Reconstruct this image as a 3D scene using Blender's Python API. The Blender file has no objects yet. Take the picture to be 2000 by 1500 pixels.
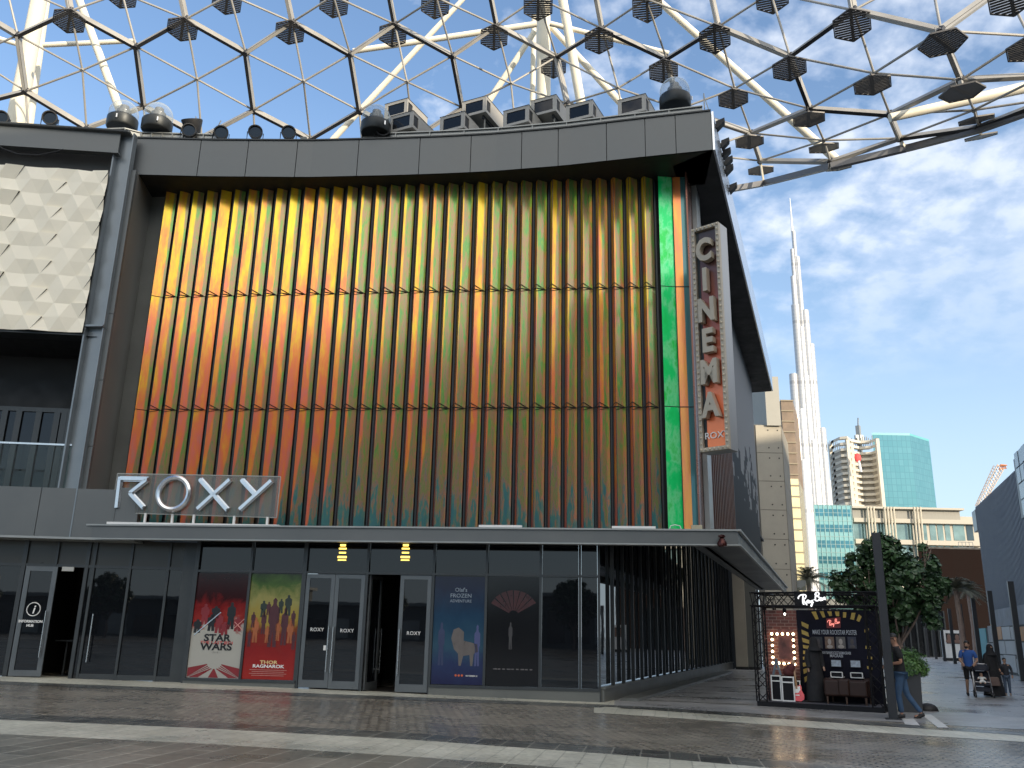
import bpy, bmesh, math, random
from mathutils import Vector as V, Matrix, noise
R = math.radians
random.seed(7)
S = bpy.context.scene
COL = S.collection
# ------------------------------------------------------------------ camera
FPX, HC, PITCH, ROLL = 1700.0, 1.65, R(16.1), R(1.2)
FW = V((0, math.cos(PITCH), math.sin(PITCH)))
_u = V((0, -math.sin(PITCH), math.cos(PITCH))); _x = V((1, 0, 0))
RX = _x * math.cos(ROLL) + _u * math.sin(ROLL)
UP = -_x * math.sin(ROLL) + _u * math.cos(ROLL)
CAM = V((0, 0, HC))
cd = bpy.data.cameras.new('camera'); cam = bpy.data.objects.new('camera', cd); COL.objects.link(cam)
cd.sensor_width = 36.0; cd.lens = 36.0 * FPX / 2000.0; cd.clip_start = .05; cd.clip_end = 12000
m = Matrix((RX, UP, -FW)).transposed().to_4x4(); m.translation = CAM
cam.matrix_world = m
S.camera = cam
# ------------------------------------------------------------------ light
SUN_EL, SUN_AZ = R(13), R(142)          # azimuth clockwise from +Y, sun behind the camera to the right
W = bpy.data.worlds.new('World'); S.world = W; W.use_nodes = True
nt = W.node_tree; nt.nodes.clear()
def N(nt, t, **k):
    n = nt.nodes.new(t)
    for a, b in k.items():
        if a == 'inp':
            for i, v in b.items(): n.inputs[i].default_value = v
        else: setattr(n, a, b)
    return n
def math_(nt, op, a, b=None, clamp=False):
    n = nt.nodes.new('ShaderNodeMath'); n.operation = op; n.use_clamp = clamp
    for i, v in ((0, a), (1, b)):
        if v is None: continue
        if isinstance(v, (int, float)): n.inputs[i].default_value = v
        else: nt.links.new(v, n.inputs[i])
    return n.outputs[0]
def ramp(nt, fac, stops, interp='LINEAR'):
    n = nt.nodes.new('ShaderNodeValToRGB'); cr = n.color_ramp; cr.interpolation = interp
    while len(cr.elements) < len(stops): cr.elements.new(.5)
    for e, (p, c) in zip(cr.elements, stops):
        e.position = p
        e.color = (c, c, c, 1) if isinstance(c, (int, float)) else (c[0], c[1], c[2], 1)
    nt.links.new(fac, n.inputs[0]); return n.outputs[0]
def mix(nt, fac, a, b, typ='MIX'):
    n = nt.nodes.new('ShaderNodeMix'); n.data_type = 'RGBA'; n.blend_type = typ
    for s, v in ((n.inputs[0], fac), (n.inputs[6], a), (n.inputs[7], b)):
        if isinstance(v, (int, float)): s.default_value = v
        elif isinstance(v, (tuple, list)): s.default_value = (v[0], v[1], v[2], 1)
        else: nt.links.new(v, s)
    return n.outputs[2]
sky = N(nt, 'ShaderNodeTexSky', sky_type='NISHITA', sun_disc=False, sun_elevation=SUN_EL, sun_rotation=SUN_AZ,
        altitude=0, air_density=1.0, dust_density=0.3, ozone_density=3.0)
tc = N(nt, 'ShaderNodeTexCoord'); sep = N(nt, 'ShaderNodeSeparateXYZ'); nt.links.new(tc.outputs['Generated'], sep.inputs[0])
zz = math_(nt, 'ADD', math_(nt, 'MAXIMUM', sep.outputs[2], 0.0), 0.30)
cx = math_(nt, 'DIVIDE', sep.outputs[0], zz); cy = math_(nt, 'DIVIDE', sep.outputs[1], zz)
cmb = N(nt, 'ShaderNodeCombineXYZ'); nt.links.new(cx, cmb.inputs[0]); nt.links.new(cy, cmb.inputs[1])
n1 = N(nt, 'ShaderNodeTexNoise', inp={'Scale': 12.5, 'Detail': 5.0, 'Roughness': .55, 'Distortion': .1}); nt.links.new(cmb.outputs[0], n1.inputs['Vector'])
n2 = N(nt, 'ShaderNodeTexNoise', inp={'Scale': 1.9, 'Detail': 2.0}); nt.links.new(cmb.outputs[0], n2.inputs['Vector'])
side = math_(nt, 'MULTIPLY_ADD', sep.outputs[0], .55); side.node.inputs[2].default_value = -.06   # more cloud towards +X
rear = math_(nt, 'MULTIPLY', math_(nt, 'MAXIMUM', math_(nt, 'MULTIPLY', sep.outputs[1], -1.0), 0.0), .8)
rear = math_(nt, 'MAXIMUM', rear, math_(nt, 'MULTIPLY', math_(nt, 'SUBTRACT', sep.outputs[0], .62), 1.7))
side = math_(nt, 'ADD', side, rear)   # unseen bright cloud added behind the camera and far to +X, lifts the ambient
cov = math_(nt, 'ADD', math_(nt, 'ADD', n1.outputs[0], math_(nt, 'MULTIPLY', math_(nt, 'SUBTRACT', n2.outputs[0], .5), .55)), side)
cl = ramp(nt, cov, [(.49, 0), (.60, .32), (.76, .68)])
hz = ramp(nt, sep.outputs[2], [(0.25, 0), (.42, 1)])
cl = math_(nt, 'MULTIPLY', cl, hz)
skyc = mix(nt, 1.0, sky.outputs[0], (1.27, 1.28, 1.31), 'MULTIPLY')
skyc = mix(nt, ramp(nt, sep.outputs[2], [(0, .92), (.12, .72), (.30, .34), (.55, .10), (1, 0)]), skyc, (3.7, 4.5, 5.3))
cloudcol = ramp(nt, n1.outputs[0], [(.45, (4.0, 4.6, 5.7)), (.72, (5.8, 6.0, 6.3))])
cloudcol = mix(nt, math_(nt, 'MULTIPLY', rear, 1.8, True), cloudcol, (15.0, 13.9, 12.2))
fin = mix(nt, cl, skyc, cloudcol)
bg = N(nt, 'ShaderNodeBackground', inp={'Strength': .1}); nt.links.new(fin, bg.inputs[0])
wo = N(nt, 'ShaderNodeOutputWorld'); nt.links.new(bg.outputs[0], wo.inputs[0])
sd = bpy.data.lights.new('sun', 'SUN'); sun = bpy.data.objects.new('sun', sd); COL.objects.link(sun)
sd.energy = 2.7; sd.angle = R(.5); sd.color = (1.0, .86, .66)
sdir = V((math.sin(SUN_AZ) * math.cos(SUN_EL), math.cos(SUN_AZ) * math.cos(SUN_EL), math.sin(SUN_EL)))
sun.rotation_euler = sdir.to_track_quat('Z', 'Y').to_euler(); sun.location = (0, -20, 60)
S.view_settings.view_transform = 'Standard'; S.view_settings.look = 'None'; S.view_settings.gamma = 1
S.view_settings.exposure = 1.05
# ------------------------------------------------------------------ geometry of the place
def ray(px, py): return FW + RX * ((px - 1000) / FPX) - UP * ((py - 750) / FPX)
def onplane(px, py, p, n):
    d = ray(px, py); return CAM + d * ((p - CAM).dot(n) / d.dot(n))
def gz(x):
    return .0172 * (2.48 - max(x, -32)) if x < 2.48 else 0.0
def onz(px, py, z=0.0): return onplane(px, py, V((0, 0, z)), V((0, 0, 1)))
def ong(px, py):
    z = 0.0
    for _ in range(6): p = onz(px, py, z); z = gz(p.x)
    return V((p.x, p.y, z))
def atd(px, py, D):       # point at depth D along the view axis
    return CAM + ray(px, py) * D
def aty(px, py, y):
    d = ray(px, py); return CAM + d * (y / d.y)
AF = R(6.0)
O = V((2.48, 24.29, 0)); EX = V((math.cos(AF), -math.sin(AF), 0)); EN = V((-math.sin(AF), -math.cos(AF), 0)); Z = V((0, 0, 1))
AG = R(19.8); G = V((math.sin(AG), math.cos(AG), 0)); GN = V((math.cos(AG), -math.sin(AG), 0))
def W3(u, d, z): return O + EX * u + EN * d + Z * z
def FP(px, py, d):        # pixel -> (u, z) on the plane d metres in front of the glazing
    p = onplane(px, py, O + EN * d, EN); q = p - O; return q.dot(EX), p.z
D1, D2 = 1.0, -.5
# left block plane
_k = FP(185, 1000, D1); KL = W3(_k[0], D1, 0)
AL = R(5.0); EL = V((math.cos(AL), math.sin(AL), 0)); ELN = V((math.sin(AL), -math.cos(AL), 0))
def LW(u, d, z): return KL + EL * u + ELN * d + Z * z
def LP(px, py, d=0.0):
    p = onplane(px, py, KL + ELN * d, ELN); q = p - KL; return q.dot(EL), p.z
# ------------------------------------------------------------------ materials
MATS = {}
def mat(name, col, rough=.5, metal=0., var=.12, vscale=3., bump=0., bscale=20., spec=.5, stretch=None, emis=None, estr=0., alpha=None, coat=0., trans=0., dirt=0., ior=None):
    if name in MATS: return MATS[name]
    M = bpy.data.materials.new(name); M.use_nodes = True; t = M.node_tree
    b = t.nodes['Principled BSDF']
    b.inputs['Roughness'].default_value = rough; b.inputs['Metallic'].default_value = metal
    b.inputs['Specular IOR Level'].default_value = spec
    b.inputs['Coat Weight'].default_value = coat
    if ior: b.inputs['IOR'].default_value = ior
    if trans: b.inputs['Transmission Weight'].default_value = trans
    tc = N(t, 'ShaderNodeTexCoord'); vec = tc.outputs['Object']
    if stretch:
        mp = N(t, 'ShaderNodeMapping'); mp.inputs['Scale'].default_value = stretch; t.links.new(vec, mp.inputs[0]); vec = mp.outputs[0]
    if var:
        n = N(t, 'ShaderNodeTexNoise', inp={'Scale': vscale, 'Detail': 5.0, 'Roughness': .6}); t.links.new(vec, n.inputs['Vector'])
        lo = tuple(c * (1 - var) for c in col); hi = tuple(min(1, c * (1 + var)) for c in col)
        c = ramp(t, n.outputs[0], [(.3, lo), (.7, hi)]); t.links.new(c, b.inputs['Base Color'])
        r = ramp(t, n.outputs[0], [(.3, max(0, rough * .85)), (.7, min(1, rough * 1.2))]); t.links.new(r, b.inputs['Roughness'])
    else: b.inputs['Base Color'].default_value = (*col, 1)
    if bump:
        n = N(t, 'ShaderNodeTexNoise', inp={'Scale': bscale, 'Detail': 4.0}); t.links.new(vec, n.inputs['Vector'])
        bp = N(t, 'ShaderNodeBump', inp={'Strength': bump, 'Distance': .02}); t.links.new(n.outputs[0], bp.inputs['Height']); t.links.new(bp.outputs[0], b.inputs['Normal'])
    if emis: b.inputs['Emission Color'].default_value = (*emis, 1); b.inputs['Emission Strength'].default_value = estr
    if alpha is not None: b.inputs['Alpha'].default_value = alpha
    MATS[name] = M; return M
GREY = mat('grey cladding', (.123, .131, .131), .42, .35, .12, .45, .02, 3)
GREYD = mat('dark grey cladding', (.13, .135, .125), .45, .2, .12, .8)
GREYL = mat('light steel', (.30, .31, .30), .4, .4, .1, 2)
BLACK = mat('black soffit', (.012, .013, .014), .6, 0, .2, 2)
SHADE = mat('charcoal metal', (.03, .034, .036), .4, .4, .2, 3)
FRAME = mat('window frame metal', (.055, .06, .062), .38, .5, .1, 3)
WHITEM = mat('white painted metal', (.75, .75, .73), .4, 0, .05, 3)
STEEL = mat('brushed steel', (.62, .62, .61), .25, 1., .06, 5)
GLASSD = mat('dark tinted glass', (.006, .007, .009), .015, 0, 0, spec=.5, bump=.05, bscale=.6, ior=1.5)
CREAMS = mat('cream painted steel', (.80, .74, .60), .45, 0, .05, .5)
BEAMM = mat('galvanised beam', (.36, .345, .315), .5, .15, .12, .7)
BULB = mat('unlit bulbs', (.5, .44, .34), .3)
BEAMD = mat('beam steel in shade', (.035, .035, .038), .5, .2, .1, 2)
RUBBER = mat('black rubber', (.015, .015, .016), .6, 0, .1, 5)
PAPER = mat('printed white', (.78, .77, .74), .5, 0, 0)
# ------------------------------------------------------------------ mesh helper
class MB:
    def __init__(s): s.v = []; s.f = []; s.mi = []; s.c = 0
    def poly(s, pts, mi=None):
        k = len(s.v); s.v += [V(p) for p in pts]; s.f.append(tuple(range(k, k + len(pts)))); s.mi.append(s.c if mi is None else mi)
    def box(s, p, ax, ay, az_):        # p = corner, three edge vectors
        p = V(p); ax = V(ax); ay = V(ay); az_ = V(az_)
        if ax.cross(ay).dot(az_) < 0: p, ax = p + ax, -ax
        k = len(s.v)
        s.v += [p, p + ax, p + ax + ay, p + ay, p + az_, p + ax + az_, p + ax + ay + az_, p + ay + az_]
        for q in ((0, 3, 2, 1), (4, 5, 6, 7), (0, 1, 5, 4), (1, 2, 6, 5), (2, 3, 7, 6), (3, 0, 4, 7)):
            s.f.append(tuple(k + i for i in q)); s.mi.append(s.c)
        return s
    def cbox(s, c, sx, sy, sz, rz=0):
        ax = V((math.cos(rz), math.sin(rz), 0)) * sx; ay = V((-math.sin(rz), math.cos(rz), 0)) * sy
        return s.box(V(c) - ax / 2 - ay / 2 - V((0, 0, sz / 2)), ax, ay, V((0, 0, sz)))
    def bar(s, a, b, w, h, up=Z):       # box beam from a to b, w sideways, h along 'up'
        a = V(a); b = V(b); d = (b - a).normalized(); sd_ = d.cross(V(up))
        if sd_.length < 1e-4: sd_ = d.cross(V((1, 0, 0)))
        sd_.normalize(); u2 = sd_.cross(d).normalized()
        return s.box(a - sd_ * w / 2 - u2 * h / 2, sd_ * w, u2 * h, b - a)
    def tube(s, pts, r, n=8, cap=True, closed=False):
        pts = [V(p) for p in pts]; rs = r if isinstance(r, (list, tuple)) else [r] * len(pts)
        rings = []; prev = None; L = len(pts)
        for i, p in enumerate(pts):
            if closed: d = pts[(i + 1) % L] - pts[i - 1]
            else: d = pts[min(i + 1, L - 1)] - pts[max(i - 1, 0)]
            d.normalize()
            a = d.cross(Z) if prev is None else prev - d * prev.dot(d)
            if a.length < 1e-3: a = d.cross(V((1, 0, 0)))
            a.normalize(); prev = a; b = d.cross(a); k = len(s.v)
            s.v += [p + (a * math.cos(t) + b * math.sin(t)) * rs[i] for t in [2 * math.pi * j / n for j in range(n)]]
            rings.append(k)
        m_ = L if closed else L - 1
        for i in range(m_):
            k, q = rings[i], rings[(i + 1) % L]
            for j in range(n):
                s.f.append((k + j, k + (j + 1) % n, q + (j + 1) % n, q + j)); s.mi.append(s.c)
        if cap and not closed:
            s.f.append(tuple(rings[0] + j for j in reversed(range(n)))); s.mi.append(s.c)
            s.f.append(tuple(rings[-1] + j for j in range(n))); s.mi.append(s.c)
        return s
    def lathe(s, c, prof, n=20, axis=Z):  # prof: (r, h)
        axis = V(axis).normalized(); a = axis.cross(V((1, 0, 0)))
        if a.length < .1: a = axis.cross(V((0, 1, 0)))
        a.normalize(); b = axis.cross(a); c = V(c); rings = []
        for r, h in prof:
            k = len(s.v); r = max(r, 1e-4)
            s.v += [c + axis * h + (a * math.cos(t) + b * math.sin(t)) * r for t in [2 * math.pi * j / n for j in range(n)]]; rings.append(k)
        for k, q in zip(rings, rings[1:]):
            for j in range(n): s.f.append((k + j, k + (j + 1) % n, q + (j + 1) % n, q + j)); s.mi.append(s.c)
        s.f.append(tuple(rings[0] + j for j in reversed(range(n)))); s.mi.append(s.c)
        s.f.append(tuple(rings[-1] + j for j in range(n))); s.mi.append(s.c)
        return s
    def ell(s, c, rx, ry, rz, n=12, m_=8, rot=None):
        c = V(c); k = len(s.v); M = rot or Matrix.Identity(3)
        for i in range(m_ + 1):
            t = math.pi * i / m_
            for j in range(n):
                p = 2 * math.pi * j / n
                s.v.append(c + M @ V((rx * math.sin(t) * math.cos(p), ry * math.sin(t) * math.sin(p), rz * math.cos(t))))
        for i in range(m_):
            for j in range(n):
                s.f.append((k + i * n + j, k + (i + 1) * n + j, k + (i + 1) * n + (j + 1) % n, k + i * n + (j + 1) % n)); s.mi.append(s.c)
        return s
    def ext(s, pts, d):                 # extrude closed polygon by vector
        pts = [V(p) for p in pts]; d = V(d); n = len(pts); k = len(s.v); s.v += pts + [p + d for p in pts]
        s.f.append(tuple(k + i for i in reversed(range(n)))); s.mi.append(s.c)
        s.f.append(tuple(k + n + i for i in range(n))); s.mi.append(s.c)
        for i in range(n): s.f.append((k + i, k + (i + 1) % n, k + n + (i + 1) % n, k + n + i)); s.mi.append(s.c)
        return s
    def mesh(s, name, mats, off, smooth=False):
        me = bpy.data.meshes.new(name); me.from_pydata([tuple(v - off) for v in s.v], [], s.f)
        for m_ in (mats if isinstance(mats, (list, tuple)) else [mats]): me.materials.append(m_)
        if isinstance(mats, (list, tuple)): me.polygons.foreach_set('material_index', s.mi)
        if smooth:
            me.polygons.foreach_set('use_smooth', [True] * len(me.polygons))
        me.update(); return me
OFF = {}
def tag(o, label=None, cat=None, group=None, kind=None):
    if label: o['label'] = label
    if cat: o['category'] = cat
    if group: o['group'] = group
    if kind: o['kind'] = kind
    return o
def thing(name, loc, label, cat, group=None, rz=0):
    o = bpy.data.objects.new(name, None); COL.objects.link(o); o.location = loc; o.rotation_euler = (0, 0, rz); o.empty_display_size = .2
    OFF[o.name] = V(loc) if rz == 0 else V((0, 0, 0)); return tag(o, label, cat, group)
def part(parent, name, mb, mats, smooth=False, label=None, kind=None, bevel=0):
    off = OFF[parent.name] if parent else V((0, 0, 0))
    if bevel: smooth = False
    o = bpy.data.objects.new(name, mb.mesh(name, mats, off, smooth)); COL.objects.link(o)
    if parent: o.parent = parent; OFF[o.name] = off
    if smooth:
        md = o.modifiers.new('es', 'EDGE_SPLIT'); md.split_angle = R(40)
    if bevel:
        md = o.modifiers.new('bv', 'BEVEL'); md.width = bevel; md.segments = 2; md.limit_method = 'ANGLE'
    if label: o['label'] = label
    if kind: o['kind'] = kind
    return o
def solo(name, mb, mats, label, cat, group=None, smooth=False, bevel=0):
    return tag(part(None, name, mb, mats, smooth, bevel=bevel), label, cat, group)
def struct(name, mb, mats, smooth=False):
    return tag(part(None, name, mb, mats, smooth), kind='structure')
def dup(root, loc, rz=None, label=None, scale=None):
    r = root.copy(); COL.objects.link(r); r.location = loc
    if rz is not None: r.rotation_euler = (0, 0, rz)
    if scale: r.scale = (scale,) * 3
    if label: r['label'] = label
    for ch in root.children:
        c = ch.copy(); COL.objects.link(c); c.parent = r
        for g_ in ch.children:
            d = g_.copy(); COL.objects.link(d); d.parent = c
    return r
def text_mb(txt, size, origin, ax, up, depth, align='LEFT', bold=0.0, shear=0., xs=1.0, space=1.0):
    cu = bpy.data.curves.new('t', 'FONT'); cu.body = txt; cu.size = size; cu.align_x = align; cu.offset = bold; cu.shear = shear; cu.space_character = space
    cu.resolution_u = 3; cu.extrude = depth / 2
    o = bpy.data.objects.new('t', cu); me = bpy.data.meshes.new_from_object(o)
    mb = MB(); ax = V(ax).normalized(); up = V(up).normalized(); nn = ax.cross(up); origin = V(origin)
    mb.v = [origin + ax * v.co.x * xs + up * v.co.y + nn * (v.co.z + depth / 2) for v in me.vertices]
    mb.f = [tuple(p.vertices) for p in me.polygons]; mb.mi = [0] * len(mb.f)
    bpy.data.objects.remove(o); bpy.data.curves.remove(cu); bpy.data.meshes.remove(me)
    return mb
ORD = ['first', 'second', 'third', 'fourth', 'fifth', 'sixth', 'seventh', 'eighth', 'ninth', 'tenth', 'eleventh', 'twelfth', 'thirteenth', 'fourteenth', 'fifteenth', 'sixteenth', 'seventeenth', 'eighteenth', 'nineteenth', 'twentieth']
# ================================================================== GROUND
def paving(name, c1, c2, cm, bw, bh, rot, rough=.28, mortar=.012, bump=.35, patch=.35):
    M = bpy.data.materials.new(name); M.use_nodes = True; t = M.node_tree; b = t.nodes['Principled BSDF']
    tc = N(t, 'ShaderNodeTexCoord'); mp = N(t, 'ShaderNodeMapping'); mp.inputs['Rotation'].default_value = (0, 0, rot); t.links.new(tc.outputs['Object'], mp.inputs[0])
    br = N(t, 'ShaderNodeTexBrick', inp={'Scale': 1.0, 'Mortar Size': mortar, 'Brick Width': bw, 'Row Height': bh, 'Mortar Smooth': .2, 'Bias': 0.})
    br.inputs['Color1'].default_value = (*c1, 1); br.inputs['Color2'].default_value = (*c2, 1); br.inputs['Mortar'].default_value = (*cm, 1)
    t.links.new(mp.outputs[0], br.inputs['Vector'])
    n1 = N(t, 'ShaderNodeTexNoise', inp={'Scale': .35, 'Detail': 6.0, 'Roughness': .65}); t.links.new(tc.outputs['Object'], n1.inputs['Vector'])
    n2 = N(t, 'ShaderNodeTexNoise', inp={'Scale': 14.0, 'Detail': 3.0}); t.links.new(tc.outputs['Object'], n2.inputs['Vector'])
    c = mix(t, 1.0, br.outputs['Color'], ramp(t, n1.outputs[0], [(.3, 1 - patch), (.7, 1 + patch * .5)]), 'MULTIPLY')
    c = mix(t, .35, c, ramp(t, n2.outputs[0], [(.3, (.3, .3, .3)), (.7, (1.3, 1.3, 1.3))]), 'MULTIPLY')
    t.links.new(c, b.inputs['Base Color'])
    t.links.new(ramp(t, n1.outputs[0], [(.35, rough * .75), (.62, rough * 1.7)]), b.inputs['Roughness'])
    b.inputs['Specular IOR Level'].default_value = .6
    h = math_(t, 'ADD', math_(t, 'MULTIPLY', br.outputs['Fac'], -.9), math_(t, 'MULTIPLY', n2.outputs[0], .25))
    bp = N(t, 'ShaderNodeBump', inp={'Strength': bump, 'Distance': .008}); t.links.new(h, bp.inputs['Height']); t.links.new(bp.outputs[0], b.inputs['Normal'])
    return M
P_COB = paving('cobbled paving', (.28, .25, .20), (.46, .405, .32), (.05, .045, .035), .24, .12, R(38), .2, .016, .9, .25)
P_BIG = paving('long slab paving', (.165, .160, .13), (.26, .245, .20), (.50, .47, .38), 1.35, .42, R(-80), .28, .011, .5, .25)
P_LIGHT = paving('light granite paving', (.56, .54, .43), (.66, .63, .51), (.42, .41, .33), .9, .3, R(-80), .3, .01, patch=.2)
P_DARK = paving('dark slab row', (.085, .086, .08), (.15, .148, .13), (.36, .34, .28), .8, .42, R(-80), .22, .012)
P_STREET = paving('street paving', (.30, .295, .285), (.38, .375, .365), (.2, .2, .195), .6, .3, R(-20), .26, .006, .12)
mb = MB()
xs = [-3000, -32, 2.48, 3000]; ys = [-600, 4000]
for i in range(3):
    a, c = xs[i], xs[i + 1]
    mb.poly([(a, ys[0], gz(a)), (c, ys[0], gz(c)), (c, ys[1], gz(c)), (a, ys[1], gz(a))])
struct('ground', mb, P_COB)
def interp(pl, x):
    for (a, b), (c, d) in zip(pl, pl[1:]):
        if x <= c: return b + (d - b) * (x - a) / (c - a)
    (a, b), (c, d) = pl[-2:]; return b + (d - b) * (x - a) / (c - a)
def band(name, top, bot, m_, x0=-150, x1=2150, lift=.004, step=50):
    mb = MB(); x = x0; prev = None
    while x <= x1:
        t = ong(x, interp(top, x)); b = ong(x, interp(bot, x)) if bot else None
        if bot is None: b = V((t.x * .15 - 1, -6, 0)); b.z = gz(b.x)
        t.z = gz(t.x) + lift; b.z = gz(b.x) + lift
        if prev: mb.poly([prev[1], b, t, prev[0]])
        prev = (t, b); x += step
    return struct(name, mb, m_)
L0 = [(-150, 1387), (0, 1394), (400, 1410), (800, 1432), (1200, 1460), (1480, 1483), (1750, 1510)]
L1 = [(-150, 1399), (0, 1406), (400, 1423), (800, 1445), (1200, 1474), (1480, 1498), (1750, 1526)]
L2 = [(-150, 1427), (0, 1434), (400, 1453), (800, 1478), (1100, 1500), (1400, 1528), (1750, 1570)]
band('paving_dark_row', L0, L1, P_DARK)
band('paving_light_band', L1, L2, P_LIGHT)
# near slabs behind the light band, towards and behind the camera
mb = MB(); prev = None
for x in range(-150, 1751, 50):
    t = ong(x, interp(L2, x)); t.z = gz(t.x) + .004
    b = V((t.x * 2.2, -12, 0)); b.z = gz(b.x) + .004
    if prev: mb.poly([prev[1], b, t, prev[0]])
    prev = (t, b)
struct('paving_near', mb, P_BIG)
T1 = [(-150, 1322), (0, 1331), (400, 1347), (800, 1362), (1240, 1379), (1740, 1413), (2150, 1442)]
band('paving_dark_row', T1, [(a, b + 6) for a, b in T1], P_DARK)
T0 = [(-150, 1309), (0, 1316), (400, 1333), (800, 1350), (1150, 1364), (1240, 1371)]
T2 = [(1150, 1379), (1240, 1384), (1740, 1420), (2150, 1446)]
band('paving_edge_strip', T0, [(a, b - .4) for a, b in T1], P_LIGHT, x0=-150, x1=1200)
band('paving_light_band', T2, [(a, b + 13) for a, b in T2], P_LIGHT, x0=1160, x1=2150)
# side street: from the light band away along the street
a0 = onz(1172, 1376); a1 = onz(2150, 1444)
mb = MB(); z = .003
far = 150
pts = []
mb.poly([V((a0.x, a0.y, z)), V((a1.x + 6, a1.y - 2.0, z)), V((a1.x + 6, a1.y, z)) + G * far + GN * 10, V((a0.x, a0.y, z)) + G * far])
struct('side_street', mb, P_STREET)
# darker slab stripes across the arcade floor
mb = MB()
for i in range(9):
    c = O + G * (1.5 + i * 2.1) + GN * (1.8 + (i % 3) * .2); c.z = .0075
    mb.poly([c - GN * 1.2 + G * .0, c + GN * (2.0 + .3 * (i % 2)), c + GN * (2.0 + .3 * (i % 2)) + G * .28, c - GN * 1.2 + G * .28])
struct('paving_dark_row', mb, P_DARK)
# white crossing stripes by the planter
CW = mat('white stone stripe', (.62, .61, .58), .4, 0, .1, 3)
mb = MB()
for q in ([(1762, 1404), (1784, 1403), (1797, 1417), (1768, 1415)], [(1800, 1396), (1818, 1395), (1853, 1421), (1832, 1421)]):
    mb.poly([onz(x, y, .011) for x, y in reversed(q)])
struct('crossing_stripes', mb, CW)

# ================================================================== CINEMA BUILDING
cin = thing('cinema_building', W3(-5, 0, 0), 'grey cinema building with iridescent folded orange facade over dark glass entrance', 'cinema')
ZC0 = onplane(1430, 1063, O + EN * D1, EN).z; ZC1 = onplane(1441, 1038, O + EN * D1, EN).z     # canopy fascia bottom / top
UR = FP(1350, 600, D2)[0]              # right end of the coloured wall
UL = FP(285, 570, D2)[0]               # left end
Wg = (W3(UR, D2, 0) - O).dot(GN)       # lateral distance screen wall to glazing corner
DEPTH = 25.5                           # length of the building along the street
print('canopy z', ZC0, ZC1, 'UR', UR, 'UL', UL, 'Wg', Wg)
ZT = FP(1390, 292, D1)[1]; ZP = FP(1392, 216, D1)[1]
print('parapet', ZT, ZP, 'left', FP(250, 340, D1), FP(245, 268, D1), 'base', FP(1171, 1372, 0))
def SG(w, s, z): return V((O.x, O.y, 0)) + GN * w + G * s + Z * z     # street-side frame: w to the right of glazing corner, s along the street
# right end of the canopy
UC = FP(1441, 1040, D1)[0]; WC = (W3(UC, D1, 0) - O).dot(GN); SC = (W3(UC, D1, 0) - O).dot(G)
_p = FP(168, 1040, D1)[0]
mb = MB(); mb.ext([W3(_p, D1, ZC0), W3(UC, D1, ZC0), W3(UC, D1, ZC1), W3(_p, D1, ZC1)], -EN * .12)
part(cin, 'canopy_fascia', mb, GREY)
mb = MB(); mb.ext([W3(_p, D1 + .05, ZC1 + .005), W3(UC + .05, D1 + .05, ZC1 + .005), W3(UC + .05, D1 + .05, ZC1 + .05), W3(_p, D1 + .05, ZC1 + .05)], -EN * .9)
mb.ext([W3(_p, D1 + .04, ZC0 - .04), W3(UC, D1 + .04, ZC0 - .04), W3(UC, D1 + .04, ZC0 - .004), W3(_p, D1 + .04, ZC0 - .004)], -EN * .3)
part(cin, 'canopy_flashing', mb, GREYL)
mb = MB()                                 # side fascia and thin deck along the street
mb.ext([SG(WC, SC, ZC0), SG(WC, DEPTH + 1, ZC0), SG(WC, DEPTH + 1, ZC1), SG(WC, SC, ZC1)], -GN * .1)
mb.ext([SG(WC - .1, SC, ZC1 - .1), SG(WC - .1, DEPTH + 1, ZC1 - .1), SG(WC - .1, DEPTH + 1, ZC1 - .03), SG(WC - .1, SC, ZC1 - .03)], -GN * (WC - Wg + .3))
part(cin, 'canopy_side', mb, GREY)
mb = MB(); mb.bar(SG(WC + .03, SC, ZC1 + .03), SG(WC + .03, DEPTH + 1, ZC1 + .03), .1, .06); mb.bar(SG(WC + .03, SC, ZC0 - .02), SG(WC + .03, DEPTH + 1, ZC0 - .02), .07, .04)
part(cin, 'canopy_edge_trim', mb, GREYL)
um0_ = FP(420, 1340, 0.)[0]
# soffits (double-height arcade ceiling, front ceiling) and dark body
mb = MB()
mb.ext([W3(_p, D1 - .12, ZC0 + .02), W3(UC, D1 - .12, ZC0 + .02), W3(UC, .12, ZC0 + .02), W3(_p, .12, ZC0 + .02)], Z * .04)
mb.ext([W3(_p - .6, .95, ZC0 + .07), W3(um0_ , .95, ZC0 + .07), W3(um0_, -2.2, ZC0 + .07), W3(_p - .6, -2.2, ZC0 + .07)], Z * .04)
part(cin, 'soffit', mb, BLACK)
mb = MB(); mb.ext([SG(-.2, 2.2, 7.4), SG(Wg - .2, 2.2, 7.4), SG(Wg - .2, DEPTH + 6, 7.4), SG(-.2, DEPTH + 6, 7.4)], Z * .1); part(cin, 'arcade_ceiling', mb, BLACK)
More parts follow.
